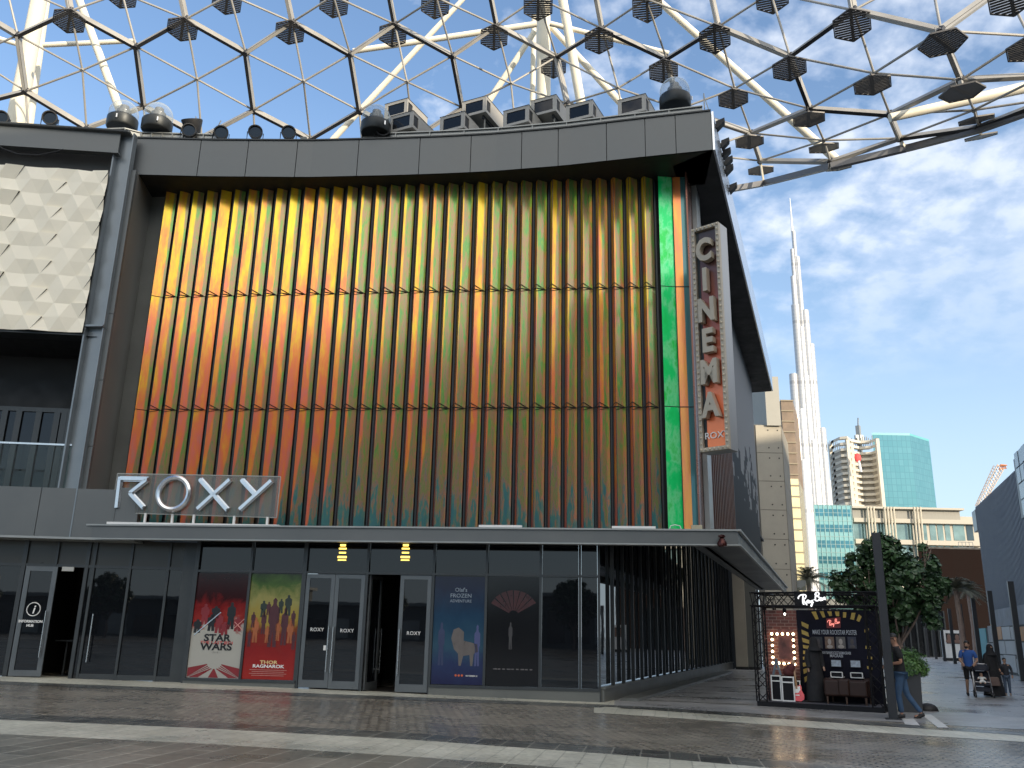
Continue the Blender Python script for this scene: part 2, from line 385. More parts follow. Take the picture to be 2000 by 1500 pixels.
# iridescent film panels
def n4(t, cm_, sc):
    n = N(t, 'ShaderNodeTexNoise', inp={'Scale': sc, 'Detail': 5.0, 'Roughness': .62, 'Distortion': .15}); t.links.new(cm_.outputs[0], n.inputs['Vector']); return n.outputs[0]
def irid(name, stops, metal=.5, rough=.2):
    M = bpy.data.materials.new(name); M.use_nodes = True; t = M.node_tree; b = t.nodes['Principled BSDF']
    at = N(t, 'ShaderNodeAttribute', attribute_name='film'); sp = N(t, 'ShaderNodeSeparateXYZ'); t.links.new(at.outputs['Vector'], sp.inputs[0])  # (u across, height, random)
    cm_ = N(t, 'ShaderNodeCombineXYZ')
    t.links.new(math_(t, 'MULTIPLY', sp.outputs[0], .9), cm_.inputs[0]); t.links.new(math_(t, 'MULTIPLY', sp.outputs[1], 5.5), cm_.inputs[1]); t.links.new(math_(t, 'MULTIPLY', sp.outputs[2], 37.), cm_.inputs[2])
    n = N(t, 'ShaderNodeTexNoise', inp={'Scale': 1.3, 'Detail': 5.0, 'Roughness': .6, 'Distortion': .1}); t.links.new(cm_.outputs[0], n.inputs['Vector'])
    n3 = N(t, 'ShaderNodeTexNoise', inp={'Scale': 11.0, 'Detail': 3.0}); t.links.new(cm_.outputs[0], n3.inputs['Vector'])
    # paints the bright reflected band warm, the rest green; 'bias' sets the edge
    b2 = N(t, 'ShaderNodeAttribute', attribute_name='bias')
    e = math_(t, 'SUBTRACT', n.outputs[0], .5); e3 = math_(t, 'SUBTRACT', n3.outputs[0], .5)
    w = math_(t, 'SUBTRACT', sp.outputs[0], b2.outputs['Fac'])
    low = math_(t, 'MULTIPLY', math_(t, 'SUBTRACT', .27, sp.outputs[1]), 3.0); low = math_(t, 'MAXIMUM', low, 0.)  # low zone paints the dark reflections towards the foot
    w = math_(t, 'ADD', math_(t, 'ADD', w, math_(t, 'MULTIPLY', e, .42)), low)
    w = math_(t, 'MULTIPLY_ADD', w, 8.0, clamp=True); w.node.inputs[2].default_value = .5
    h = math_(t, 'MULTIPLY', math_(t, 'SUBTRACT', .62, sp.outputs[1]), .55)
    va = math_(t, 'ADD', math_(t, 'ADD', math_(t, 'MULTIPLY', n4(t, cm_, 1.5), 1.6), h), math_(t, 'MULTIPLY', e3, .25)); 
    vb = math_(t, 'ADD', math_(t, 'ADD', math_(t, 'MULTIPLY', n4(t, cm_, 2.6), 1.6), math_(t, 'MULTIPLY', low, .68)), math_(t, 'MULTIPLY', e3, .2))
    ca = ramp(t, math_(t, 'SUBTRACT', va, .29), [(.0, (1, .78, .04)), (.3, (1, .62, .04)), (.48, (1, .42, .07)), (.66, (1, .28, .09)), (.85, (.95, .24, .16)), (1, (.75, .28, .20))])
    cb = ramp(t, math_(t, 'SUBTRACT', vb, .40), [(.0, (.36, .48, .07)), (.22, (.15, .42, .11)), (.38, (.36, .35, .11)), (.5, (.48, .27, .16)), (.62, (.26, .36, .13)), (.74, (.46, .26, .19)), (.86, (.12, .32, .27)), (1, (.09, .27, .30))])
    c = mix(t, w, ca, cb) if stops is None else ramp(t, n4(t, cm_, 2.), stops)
    t.links.new(c, b.inputs['Base Color'])
    b.inputs['Metallic'].default_value = metal; b.inputs['Roughness'].default_value = rough
    b.inputs['Coat Weight'].default_value = .3; b.inputs['Coat Roughness'].default_value = .1
    bp = N(t, 'ShaderNodeBump', inp={'Strength': .12, 'Distance': .03}); t.links.new(n.outputs[0], bp.inputs['Height']); t.links.new(bp.outputs[0], b.inputs['Normal'])
    return M
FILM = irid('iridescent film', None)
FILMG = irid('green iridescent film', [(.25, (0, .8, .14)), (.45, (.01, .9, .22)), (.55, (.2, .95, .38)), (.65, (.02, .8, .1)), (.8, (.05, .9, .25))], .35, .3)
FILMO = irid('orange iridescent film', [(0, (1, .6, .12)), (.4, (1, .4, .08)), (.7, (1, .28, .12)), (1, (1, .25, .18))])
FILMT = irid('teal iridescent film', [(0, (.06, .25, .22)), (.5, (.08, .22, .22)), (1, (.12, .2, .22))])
ZB1 = FP(800, 797, D2)[1]; ZB2 = FP(800, 569, D2)[1]; ZPT = FP(1392, 292, D1)[1] - .01; ZPB = ZC1 - .1
print('panel z', ZPB, ZB1, ZB2, ZPT)
NP = 34
UN0 = FP(316, 582, D2)[0]; UN1 = FP(1283, 563, D2)[0]
sp_ = (UN1 - UN0) / 33
U0 = UN0 - sp_ * .84
print('module', sp_, 'U0', U0)
segs = [(ZPB, ZB1 - .012), (ZB1 + .012, ZB2 - .012), (ZB2 + .012, ZPT)]
def film_part(polys, mats, name='facade_panel', label=None, biasv=0.):
    """polys: (u0,d0,u1,d1, material index, fa, fb); film coordinate across goes from fa to fb"""
    v = []; f = []; att = []; bias = []; mi = []
    rnd = random.random(); jit = [random.uniform(-.09, .09) for _ in range(3)]
    for (u0, d0, u1, d1, k, fa, fb, *th) in polys:
        for q, (z0, z1) in enumerate(segs):
            r2 = (rnd + q * .37) % 1.0; nz = 6
            for j in range(nz):
                a = z0 + (z1 - z0) * j / nz; b = z0 + (z1 - z0) * (j + 1) / nz; i = len(v)
                v += [W3(u0, d0, a), W3(u1, d1, a), W3(u1, d1, b), W3(u0, d0, b)]
                f.append((i, i + 1, i + 2, i + 3)); mi.append(k)
                for (fx, zz) in ((fa, a), (fb, a), (fb, b), (fa, b)):
                    att.append((fx, (zz - ZPB) / (ZPT - ZPB), r2 * .6 + rnd * .4)); bias.append(th[0] + (jit[q] if th[0] < 1 else 0) if th else biasv)
    me = bpy.data.meshes.new(name); off = OFF[cin.name]
    me.from_pydata([tuple(p - off) for p in v], [], f)
    for m_ in mats: me.materials.append(m_)
    me.polygons.foreach_set('material_index', mi)
    A = me.attributes.new('film', 'FLOAT_VECTOR', 'POINT'); A.data.foreach_set('vector', [c for t in att for c in t])
    B = me.attributes.new('bias', 'FLOAT', 'POINT'); B.data.foreach_set('value', bias)
    o = bpy.data.objects.new(name, me); COL.objects.link(o); o.parent = cin
    if label: o['label'] = label
    return o
DB = D2 - .10
for k in range(NP):
    u = U0 + k * sp_; t = k / (NP - 1)
    th = max(.12, .92 - .92 * t + random.uniform(-.38, .38))  # warm share drops rightwards, painting the duller reflections there
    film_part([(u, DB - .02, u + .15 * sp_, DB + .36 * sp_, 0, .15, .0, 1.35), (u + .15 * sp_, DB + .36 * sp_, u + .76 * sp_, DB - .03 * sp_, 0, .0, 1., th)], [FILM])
    mb = MB()                                                     # dark recess channel and rail
    mb.box(W3(u + .765 * sp_, DB - .30, ZPB), EX * .225 * sp_, EN * .04, Z * (ZPT - ZPB))
    mb.box(W3(u + .84 * sp_, DB - .25, ZPB), EX * .035, EN * .2, Z * (ZPT - ZPB))
    mb.box(W3(u + .142 * sp_, DB + .362 * sp_, ZPB), EX * .016, EN * .012, Z * (ZPT - ZPB))
    mb.box(W3(u - .005, DB - .1, ZPB), EX * -.012, EN * .12, Z * (ZPT - ZPB))
    part(cin, 'mullion', mb, SHADE)
for zz in (ZB1, ZB2):                     # thin strut frames holding the fins
    for k in range(NP):
        u = U0 + k * sp_
        mb = MB(); a = W3(u + .82 * sp_, DB + .03, zz); b = W3(u + 1.15 * sp_, DB + .40 * sp_, zz)
        r = .011
        mb.tube([a, b + Z * .13], r, 4); mb.tube([a, b], r, 4); mb.tube([b + Z * .13, W3(u + 1.72 * sp_, DB + .03, zz)], r, 4); mb.tube([b, W3(u + 1.72 * sp_, DB + .03, zz)], r, 4)
        mb.tube([b - Z * .10, W3(u + 1.72 * sp_, DB + .03, zz)], r * .8, 4)
        if k < 33: part(cin, 'brace', mb, RUBBER)
ue = U0 + NP * sp_
ug1 = FP(1319, 560, D2)[0]
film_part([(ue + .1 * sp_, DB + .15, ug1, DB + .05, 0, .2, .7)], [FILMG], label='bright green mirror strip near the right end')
ug2 = FP(1336, 560, D2)[0]
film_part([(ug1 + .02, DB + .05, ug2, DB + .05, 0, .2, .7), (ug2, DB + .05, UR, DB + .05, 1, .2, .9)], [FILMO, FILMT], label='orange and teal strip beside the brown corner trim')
mb = MB(); mb.box(W3(ue - .25 * sp_, DB - .35, ZPB), EX * (UR - ue + .3 * sp_), EN * .04, Z * (ZPT - ZPB)); mb.box(W3(ug1, DB - .2, ZPB), EX * .02, EN * .3, Z * (ZPT - ZPB))
mb.box(W3(UL - .1, DB - .42, ZPB), EX * (UR - UL), EN * .05, Z * (ZPT - ZPB))
for zz in (ZB1, ZB2): mb.box(W3(ug1 + .02, DB + .055, zz - .012), EX * (UR - ug1 - .02), EN * .01, Z * .024)
part(cin, 'backing_wall', mb, BLACK)
# brown corner trim, pale post
S2 = (W3(UR, D2, 0) - O).dot(G)
COPPER = mat('brown bronze trim', (.20, .09, .065), .25, .7, .1, 1)
mb = MB(); mb.box(SG(Wg, S2 - .25, ZPB), GN * .05, G * 1.1, Z * (ZPT - ZPB)); part(cin, 'corner_trim', mb, COPPER)
mb = MB(); mb.box(SG(Wg + .06, S2 + .70, ZPB), GN * .14, G * .9, Z * (ZPT - ZPB + .1)); part(cin, 'corner_post', mb, GREYL)
# perforated side screen
def screen_mat():
    M = bpy.data.materials.new('perforated black screen'); M.use_nodes = True; t = M.node_tree; b = t.nodes['Principled BSDF']
    tc = N(t, 'ShaderNodeTexCoord'); mp = N(t, 'ShaderNodeMapping'); mp.inputs['Rotation'].default_value = (0, 0, AG); t.links.new(tc.outputs['Object'], mp.inputs[0])
    sp = N(t, 'ShaderNodeSeparateXYZ'); t.links.new(mp.outputs[0], sp.inputs[0])
    def cell(s, x): return math_(t, 'MULTIPLY', math_(t, 'FLOOR', math_(t, 'MULTIPLY', x, s)), 1 / s)
    cb = N(t, 'ShaderNodeCombineXYZ'); t.links.new(cell(2.2, sp.outputs[1]), cb.inputs[0]); t.links.new(cell(3.6, sp.outputs[2]), cb.inputs[1])
    n = N(t, 'ShaderNodeTexNoise', inp={'Scale': .55, 'Detail': 5.0, 'Roughness': .75}); t.links.new(cb.outputs[0], n.inputs['Vector'])
    hh = math_(t, 'MULTIPLY', math_(t, 'SUBTRACT', sp.outputs[2], 8.6), .06)
    w = math_(t, 'ADD', n.outputs[0], hh)
    c = ramp(t, w, [(.535, (.010, .010, .012)), (.54, (.19, .19, .195))]); t.links.new(c, b.inputs['Base Color']); b.inputs['Roughness'].default_value = .6; b.inputs['Specular IOR Level'].default_value = .08
    return M
mb = MB(); mb.box(SG(Wg - .12, S2 + 1.7, ZPB), GN * .12, G * (DEPTH - S2 - 1.7), Z * (ZT - ZPB + .1)); part(cin, 'side_screen', mb, screen_mat())
mb = MB()
for i in range(16): mb.box(SG(Wg + .005, S2 + 2.0 + i * .5, ZPB), GN * .09, G * .16, Z * 5.2)
part(cin, 'screen_fins', mb, mat('rust brown fins', (.10, .05, .035), .5, .3, .3, 2))
# curved parapet fascia
pts_b = [(250, 340), (400, 344), (600, 345.5), (760, 342), (865, 338.5), (960, 334), (1100, 323), (1250, 306.5), (1320, 299.5), (1392, 292)]
ZPB_ = onplane(1392, 292, O + EN * D1, EN).z
plan = []
for k in range(33):
    x = 250 + (1392 - 250) * k / 32; p = onz(x, interp(pts_b, x), ZPB_); plan.append((x, p))
ZPT_ = onplane(1392, 217, plan[-1][1], EN).z
print('parapet plan', plan[0][1], plan[16][1], plan[-1][1], ZPB_, ZPT_, 'left top should be', onplane(245, 268, plan[0][1], EN).z)
def pl_at(x): return onz(x, interp(pts_b, x), ZPB_)
seam = [250, 384, 478, 575, 696, 817, 918, 1018, 1090, 1185, 1261, 1321, 1392]
for i, (a, b) in enumerate(zip(seam, seam[1:])):
    mb = MB(); nn = 4
    for j in range(nn):
        xa = a + (b - a) * j / nn; xb = a + (b - a) * (j + 1) / nn
        p, q = pl_at(xa), pl_at(xb); dq = (q - p).normalized()
        if j == 0: p = p + dq * .012
        if j == nn - 1: q = q - dq * .012
        n_ = V((dq.y, -dq.x, 0))
        mb.ext([V((p.x, p.y, ZPB_)), V((q.x, q.y, ZPB_)), V((q.x, q.y, ZPT_)), V((p.x, p.y, ZPT_))], -n_ * .06)
    part(cin, 'parapet_panel', mb, GREY)
top_corner = pl_at(1392)
mb = MB(); nb = 32
for j in range(nb):
    p, q = plan[j][1], plan[j + 1][1]; n_ = (q - p).normalized(); n_ = V((n_.y, -n_.x, 0))
    mb.ext([V((p.x, p.y, ZPB_ + .02)) - n_ * .07, V((q.x, q.y, ZPB_ + .02)) - n_ * .07, V((q.x, q.y, ZPT_ - .02)) - n_ * .07, V((p.x, p.y, ZPT_ - .02)) - n_ * .07], -n_ * .1)
    mb.ext([V((p.x, p.y, ZPT_ + .004)) + n_ * .04, V((q.x, q.y, ZPT_ + .004)) + n_ * .04, V((q.x, q.y, ZPT_ + .05)) + n_ * .04, V((p.x, p.y, ZPT_ + .05)) + n_ * .04], -n_ * .3)
part(cin, 'parapet_coping', mb, SHADE)
WR = (top_corner - O).dot(GN); SR = (top_corner - O).dot(G)
# roof soffit: from the curved edge back to the wall, and along the street
mb = MB()
for j in range(nb):
    p, q = plan[j][1], plan[j + 1][1]
    up_, uq = (p - O).dot(EX), (q - O).dot(EX)
    a = W3(up_, D2 - .6, ZPB_); b = W3(uq, D2 - .6, ZPB_)
    mb.poly([V((p.x, p.y, ZPB_)), V((q.x, q.y, ZPB_)), b, a])
mb.poly([SG(WR, SR, ZPB_), SG(WR, DEPTH + 2, ZPB_), SG(Wg - .3, DEPTH + 2, ZPB_), SG(Wg - .3, SR + .6, ZPB_)])
mb.poly([SG(WR, DEPTH + 2, ZPB_), SG(WR, DEPTH + 2, ZPT_), SG(Wg - 3, DEPTH + 2, ZPT_), SG(Wg - 3, DEPTH + 2, ZPB_)])
mb.poly([V((p.x, p.y, ZPT_ - .05)) for _, p in plan] + [SG(WR, DEPTH + 2, ZPT_ - .05), SG(-15, DEPTH + 2, ZPT_ - .05)])
part(cin, 'roof', mb, BLACK)
SILV = mat('silver metal sheet', (.62, .66, .70), .22, .85, .1, .8, .3, 2)
mb = MB(); sl = (DEPTH + 2 - SR)
n_s = 9
for i in range(n_s):
    mb.box(SG(WR + .01, SR + .02 + sl * i / n_s, ZPB_), GN * .06, G * (sl / n_s - .02), Z * (ZPT_ - ZPB_))
part(cin, 'roof_side_fascia', mb, SILV)
# left reveal (splayed) and pier
rp = [(267, 345), (169, 1024)]; ri = [(300, 392), (198, 1028)]
z_hi = ZPB_; z_lo = ZC1
uo = FP(205, 715, D1)[0]; ui = FP(250, 700, D2 - .3)[0]
print('reveal', uo, ui)
mb = MB(); mb.poly([W3(uo, D1 - .02, z_lo), W3(ui, D2 - .3, z_lo), W3(ui, D2 - .3, z_hi), W3(uo, D1 - .02, z_hi)])
mb.box(W3(ui - .02, D2 - .35, z_lo), EX * (UL - ui + .05), EN * .05, Z * (z_hi - z_lo))
mb.box(W3(uo + .015, D1 - .5, z_lo), EX * .32, EN * .45, Z * 1.05)
part(cin, 'reveal', mb, mat('reveal cladding', (.21, .215, .20), .35, .3, .12, .8))
zs = [z_lo, z_lo + 2.3, z_lo + 4.3, z_lo + 6.4, z_hi]
mb = MB(); upl = uo - .85
for a, b in zip(zs, zs[1:]): mb.box(W3(upl, D1 - .02, a + .008), EX * (uo - upl), EN * -.1, Z * (b - a - .016))
part(cin, 'pier', mb, GREY)
# I-section steel column between the two blocks
ua, ub = LP(165, 700)[0] , LP(198, 700)[0]
ua = FP(168, 640, D1 + .1)[0]; ub = FP(203, 640, D1 + .1)[0]
zt = FP(236, 262, D1 + .1)[1]; zb = ZC0 - .05
print('steel col', ua, ub, zt)
mb = MB(); w_ = ub - ua
mb.box(W3(ua + .05, D1 - .05, zb), EX * (w_ - .1), EN * .06, Z * (zt - zb))
mb.box(W3(ua, D1 - .1, zb), EX * .05, EN * .3, Z * (zt - zb)); mb.box(W3(ub - .04, D1 - .1, zb), EX * .04, EN * .22, Z * (zt - zb))
mb.box(W3(ua - .02, D1 - .12, FP(185, 642, D1)[1]), EX * (w_ + .04), EN * .34, Z * .06)
part(cin, 'steel_column', mb, mat('blue grey steel', (.21, .235, .25), .35, .45, .1, 1.2))
# ---- glazing of the entrance front (posters are things of their own)
ZG = ZC0 + .3
def ux(px, d=0.): return FP(px, 1340, d)[0]
def mull(u, w=.06, z0=None, z1=ZG, d=0.06):
    mb = MB(); mb.box(W3(u - w / 2, d, gzu(u) if z0 is None else z0), EX * w, EN * -.14, Z * (z1 - (gzu(u) if z0 is None else z0))); return mb
def gzu(u): return gz(W3(u, 0, 0).x)
zsill = FP(1167, 1351, 0.05)[1]; zdoor = FP(650, 1121, 0)[1]; ztr = FP(650, 1102, 0)[1]
print('sill', zsill, 'door', zdoor, ztr, 'ZG', ZG)
um = [ux(358), ux(468), ux(577), ux(704), ux(838), ux(945), ux(1054), ux(1133), 0.0]
for i, u in enumerate(um): part(cin, 'window_mullion', mull(u, .07 if i not in (0, 2) else .12), FRAME)
mb = MB(); u0, u1 = um[0], 0.0
mb.box(W3(u0, .07, zdoor), EX * (u1 - u0), EN * -.1, Z * .06)
mb.box(W3(u0, .065, ZG - .06), EX * (u1 - u0), EN * -.1, Z * .06)
part(cin, 'transom', mb, FRAME)
for (a, b) in ((um[0], um[2]), (um[4], 0.0)):
    mb = MB(); n_ = 6
    mb.ext([W3(a, .075, gzu(a) - .05), W3(b, .075, gzu(b) - .05), W3(b, .075, zsill - .002), W3(a, .075, max(zsill, gzu(a) + .06))], -EN * .2)
    part(cin, 'plinth', mb, GREYD)
    mb = MB(); mb.box(W3(a, .10, zsill), EX * (b - a), EN * -.1, Z * .07); part(cin, 'sill', mb, FRAME)
def pane(a, b, z0, z1, d=-.02, name='window_pane', m_=GLASSD):
    mb = MB(); mb.ext([W3(a, d, z0), W3(b, d, z0), W3(b, d, z1), W3(a, d, z1)], -EN * .012); return part(cin, name, mb, m_)
for i in range(8):
    a, b = um[i] + .04, um[i + 1] - .04
    pane(a, b, zdoor + .06, ZG - .06)
    if i not in (2, 3): pane(a, b, zsill + .07, zdoor)
# doors
HAND = STEEL
def leaf(a, b, open_=None, hand='R', text=True):
    z0 = gzu(a) + .03; z1 = zdoor - .01; f = .11
    if open_: # swung inward: drawn edge-on at its hinge
        base = W3(a, -.04, 0); ax = (EX * math.cos(open_) - EN * math.sin(open_)); nx = EN * math.cos(open_) + EX * math.sin(open_)
    else: base = W3(a, .03, 0); ax = EX; nx = EN
    w = b - a
    mb = MB()
    P = lambda s, d, z: V((base.x, base.y, 0)) + ax * s + nx * d + Z * z
    mb.box(P(0, 0, z0), ax * f, nx * -.05, Z * (z1 - z0)); mb.box(P(w - f, 0, z0), ax * f, nx * -.05, Z * (z1 - z0))
    mb.box(P(f, 0, z0), ax * (w - 2 * f), nx * -.05, Z * .2); mb.box(P(f, 0, z1 - f), ax * (w - 2 * f), nx * -.05, Z * f)
    dr = part(cin, 'door', mb, mat('door frame metal', (.13, .14, .145), .35, .5, .08, 2))
    mb = MB(); mb.box(P(f, -.02, z0 + .2), ax * (w - 2 * f), nx * -.01, Z * (z1 - z0 - .2 - f)); part(dr, 'glass', mb, GLASSD)
    s = w - .06 if hand == 'R' else .06
    mb = MB(); zz = z0 + .42
    mb.tube([P(s, .07, zz), P(s, .07, zz + 1.2)], .018, 8); mb.tube([P(s, 0, zz + .1), P(s, .07, zz + .1)], .012, 6); mb.tube([P(s, 0, zz + 1.1), P(s, .07, zz + 1.1)], .012, 6)
    part(dr, 'handle', mb, HAND, True)
    if text:
        part(dr, 'lettering', text_mb('ROXY', .135, P(w * .5, -.008, z0 + 1.48), ax, Z, .004, 'CENTER', bold=.001, space=1.1), PAPER)
    return dr
um3 = (um[2] + um[3]) / 2
leaf(um[2] + .07, um3 - .005, hand='R'); leaf(um3 + .005, um[3] - .05, hand='L')
u_dr = ux(771)
leaf(um[3] + .10, um[3] + .10 + (um[3] - um[2]) * .45, open_=R(80), hand='R', text=False)
leaf(u_dr + .01, um[4] - .05, hand='L')
mb = MB(); mb.box(W3(ux(627), .042, 1.15), EX * .07, EN * .004, Z * .13); part(cin, 'door_notice', mb, PAPER)
# dark lobby behind the open leaf, with strip and lamp reflections painted on the glass
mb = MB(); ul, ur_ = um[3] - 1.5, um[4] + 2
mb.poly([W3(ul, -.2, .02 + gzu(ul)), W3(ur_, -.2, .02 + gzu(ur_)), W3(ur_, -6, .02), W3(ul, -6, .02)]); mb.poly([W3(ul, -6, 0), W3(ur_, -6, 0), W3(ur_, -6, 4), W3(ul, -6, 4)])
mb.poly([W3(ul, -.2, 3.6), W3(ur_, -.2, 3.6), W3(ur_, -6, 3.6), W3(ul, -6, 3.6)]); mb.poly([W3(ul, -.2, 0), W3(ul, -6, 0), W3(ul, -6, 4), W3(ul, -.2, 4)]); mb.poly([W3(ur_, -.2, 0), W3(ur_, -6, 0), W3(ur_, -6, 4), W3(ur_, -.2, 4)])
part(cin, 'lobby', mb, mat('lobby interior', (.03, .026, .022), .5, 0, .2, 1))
GLOWO = mat('orange reflection strip', (.9, .4, .2), .5, emis=(1, .42, .2), estr=1.6, var=0)
mb = MB(); ul_ = FP(792, 1200, .0)[0]; mb.box(W3(ul_, .001, FP(792, 1262, 0)[1]), EX * .028, EN * .006, Z * (FP(792, 1175, 0)[1] - FP(792, 1262, 0)[1])); part(cin, 'reflection_strip', mb, GLOWO)
GLOWY = mat('warm downlight', (.9, .7, .2), .5, emis=(1, .68, .12), estr=1.4, var=0)
for px in (669, 792):  # glowing bars paint the yellow lamps mirrored in the glass
    mb = MB()
    for (ya, yb, wd) in ((1063, 1067, .16), (1070, 1073, .22), (1078, 1081, .2), (1086, 1090, .26), (1093, 1095, .24)):
        u = FP(px, 1080, 0)[0]; za = FP(px, yb, .0)[1]; zb_ = FP(px, ya, .0)[1]
        mb.box(W3(u - wd / 2, .0, za), EX * wd, EN * .01, Z * (zb_ - za))
    part(cin, 'lamp_reflection', mb, GLOWY)
# ---- street side glazing
n_m = 24; st = 1.36
mb = MB(); mb.ext([SG(-.02, .05, .42), SG(-.02, st * n_m, .42), SG(-.02, st * n_m, 7.4), SG(-.02, st, 7.4), SG(-.02, st, 4.2), SG(-.02, .05, 4.2)], -GN * .02); part(cin, 'side_glazing', mb, GLASSD)
for i in range(n_m + 1):
    mb = MB(); mb.box(SG(0, i * st - .04, .3), GN * (.10 if i else .02), G * .08, Z * (7.1 if i else 3.9)); part(cin, 'window_mullion', mb, FRAME)
mb = MB(); mb.box(SG(-.1, .02, -.02), GN * .22, G * (st * n_m), Z * .34); mb.box(SG(-.1, .02, .33), GN * .27, G * (st * n_m), Z * .05); part(cin, 'plinth', mb, GREYD)
mb = MB(); mb.box(SG(.35, .9, -.02), GN * .5, G * (st * n_m - 8), Z * .1); part(cin, 'step', mb, GREYD)
mb = MB(); mb.ext([SG(-3, DEPTH + 8.5, 0), SG(Wg - .9, DEPTH + 8.5, 0), SG(Wg - .9, DEPTH + 8.5, 6.3), SG(-3, DEPTH + 8.5, 6.3)], G * .2); part(cin, 'end_wall', mb, BLACK)
# arcade columns
CONC = mat('beige concrete', (.36, .33, .27), .75, 0, .12, .8, .2, 12)
for (px, w, mm) in ((1448, .62, CONC), (1471, .6, GREYD)):
    p = aty(px, 1250, 53.5); p.z = 0; mb = MB(); w = w * p.y / 50
    mb.cbox((p.x, p.y, 3.75), w, w, 7.2, -AG); part(cin, 'column', mb, mm)
    mb = MB(); mb.cbox((p.x, p.y, .08), w * 1.1, w * 1.1, .16, -AG); part(cin, 'column_base', mb, BLACK)
# green glass lit beyond
mb = MB(); c = [(1500, 1118), (1527, 1128), (1527, 1158), (1500, 1158)]
mb.poly([aty(x, y, 62) for x, y in reversed(c)]); 
solo('glass_screen', mb, mat('green glass', (.05, .25, .22), .1, 0, .3, .8), 'small green glass screen seen beyond the dark arcade behind the booth', 'glass screen')
# roof upstand channels
def upstand(xa, xb, ya, yb, dd):
    mb = MB(); n = 10; pr = None
    for i in range(n + 1):
        x = xa + (xb - xa) * i / n; p = pl_at(max(250, min(1392, x))); 
        if x < 250: p = W3(FP(x, 260, D1)[0], D1, 0)
        p = V((p.x, p.y, 0)) - EN * dd
        if pr is not None:
            mb.ext([pr + Z * (ZPT_ + .05), p + Z * (ZPT_ + .05), p + Z * (ZPT_ + .33), pr + Z * (ZPT_ + .33)], -EN * 1.6)
            mb.ext([pr + Z * (ZPT_ + .335) + EN * .06, p + Z * (ZPT_ + .335) + EN * .06, p + Z * (ZPT_ + .37) + EN * .06, pr + Z * (ZPT_ + .37) + EN * .06], -EN * 1.7)
            mb.box(pr + Z * (ZPT_ + .04), EX * .03, EN * .05, Z * .3)
        pr = p
    return mb
part(cin, 'roof_upstand', upstand(695, 1378, 0, 0, .25), GREYL); part(cin, 'roof_upstand', upstand(193, 400, 0, 0, .25), GREYL)
# ================================================================== LEFT BUILDING
lb = thing('left_building', LW(-3, 0, 0), 'grey building at the left edge with white faceted relief wall above a dark balcony', 'building')
uR = LP(140, 800)[0]
zf0 = LP(60, 1046)[1]; zf1 = LP(60, 951)[1]; zw0 = LP(80, 647)[1]; zw1 = LP(100, 330)[1]; zb0 = LP(100, 291)[1]; zb1 = LP(100, 252)[1]
print('left', uR, zf0, zf1, zw0, zw1, zb0, zb1, 'uL', LP(0, 800)[0])
UW = LP(213, 345)[0]; UE = -9.5
for a, b in ((UE, -3.55), (-3.53, -1.55), (-1.53, .55)):
    mb = MB(); mb.box(LW(a, 0, zf0), EL * (b - a), -ELN * .3, Z * (zf1 - zf0)); part(lb, 'cladding_panel', mb, GREY)
mb = MB(); mb.box(LW(.57, .03, zf0), EL * .62, -ELN * .3, Z * (zf1 - zf0 + .06)); part(lb, 'cladding_panel', mb, GREY)
mb = MB(); mb.box(LW(UE, .06, zf0 - .07), EL * (1.2 - UE), -ELN * 1.2, Z * .06); part(lb, 'flashing', mb, GREYL)
mb = MB(); mb.box(LW(UE, -.1, zf0 - .02), EL * (1.2 - UE), -ELN * 1.5, Z * .04); part(lb, 'soffit', mb, BLACK)
# top beam (channel) with stiffeners, recess above the white wall
mb = MB(); mb.box(LW(UE, .02, zb0), EL * (UW + .15 - UE), -ELN * .06, Z * (zb1 - zb0))
mb.box(LW(UE, .14, zb1), EL * (UW + .45 - UE), -ELN * .3, Z * .07); mb.box(LW(UE, .12, zb0 - .05), EL * (UW + .2 - UE), -ELN * .25, Z * .05)
part(lb, 'roof_beam', mb, GREY)
mb = MB(); mb.box(LW(UE, .145, zb1 + .01), EL * (UW + .4 - UE), ELN * .01, Z * .05); part(lb, 'roof_edge', mb, SHADE)
mb = MB(); mb.box(LW(UE, -.5, zw1 - .2), EL * (UW + .1 - UE), -ELN * .1, Z * (zb1 - zw1 + .2)); part(lb, 'recess_wall', mb, mat('brown grey plaster', (.10, .095, .085), .7, 0, .1, 1))
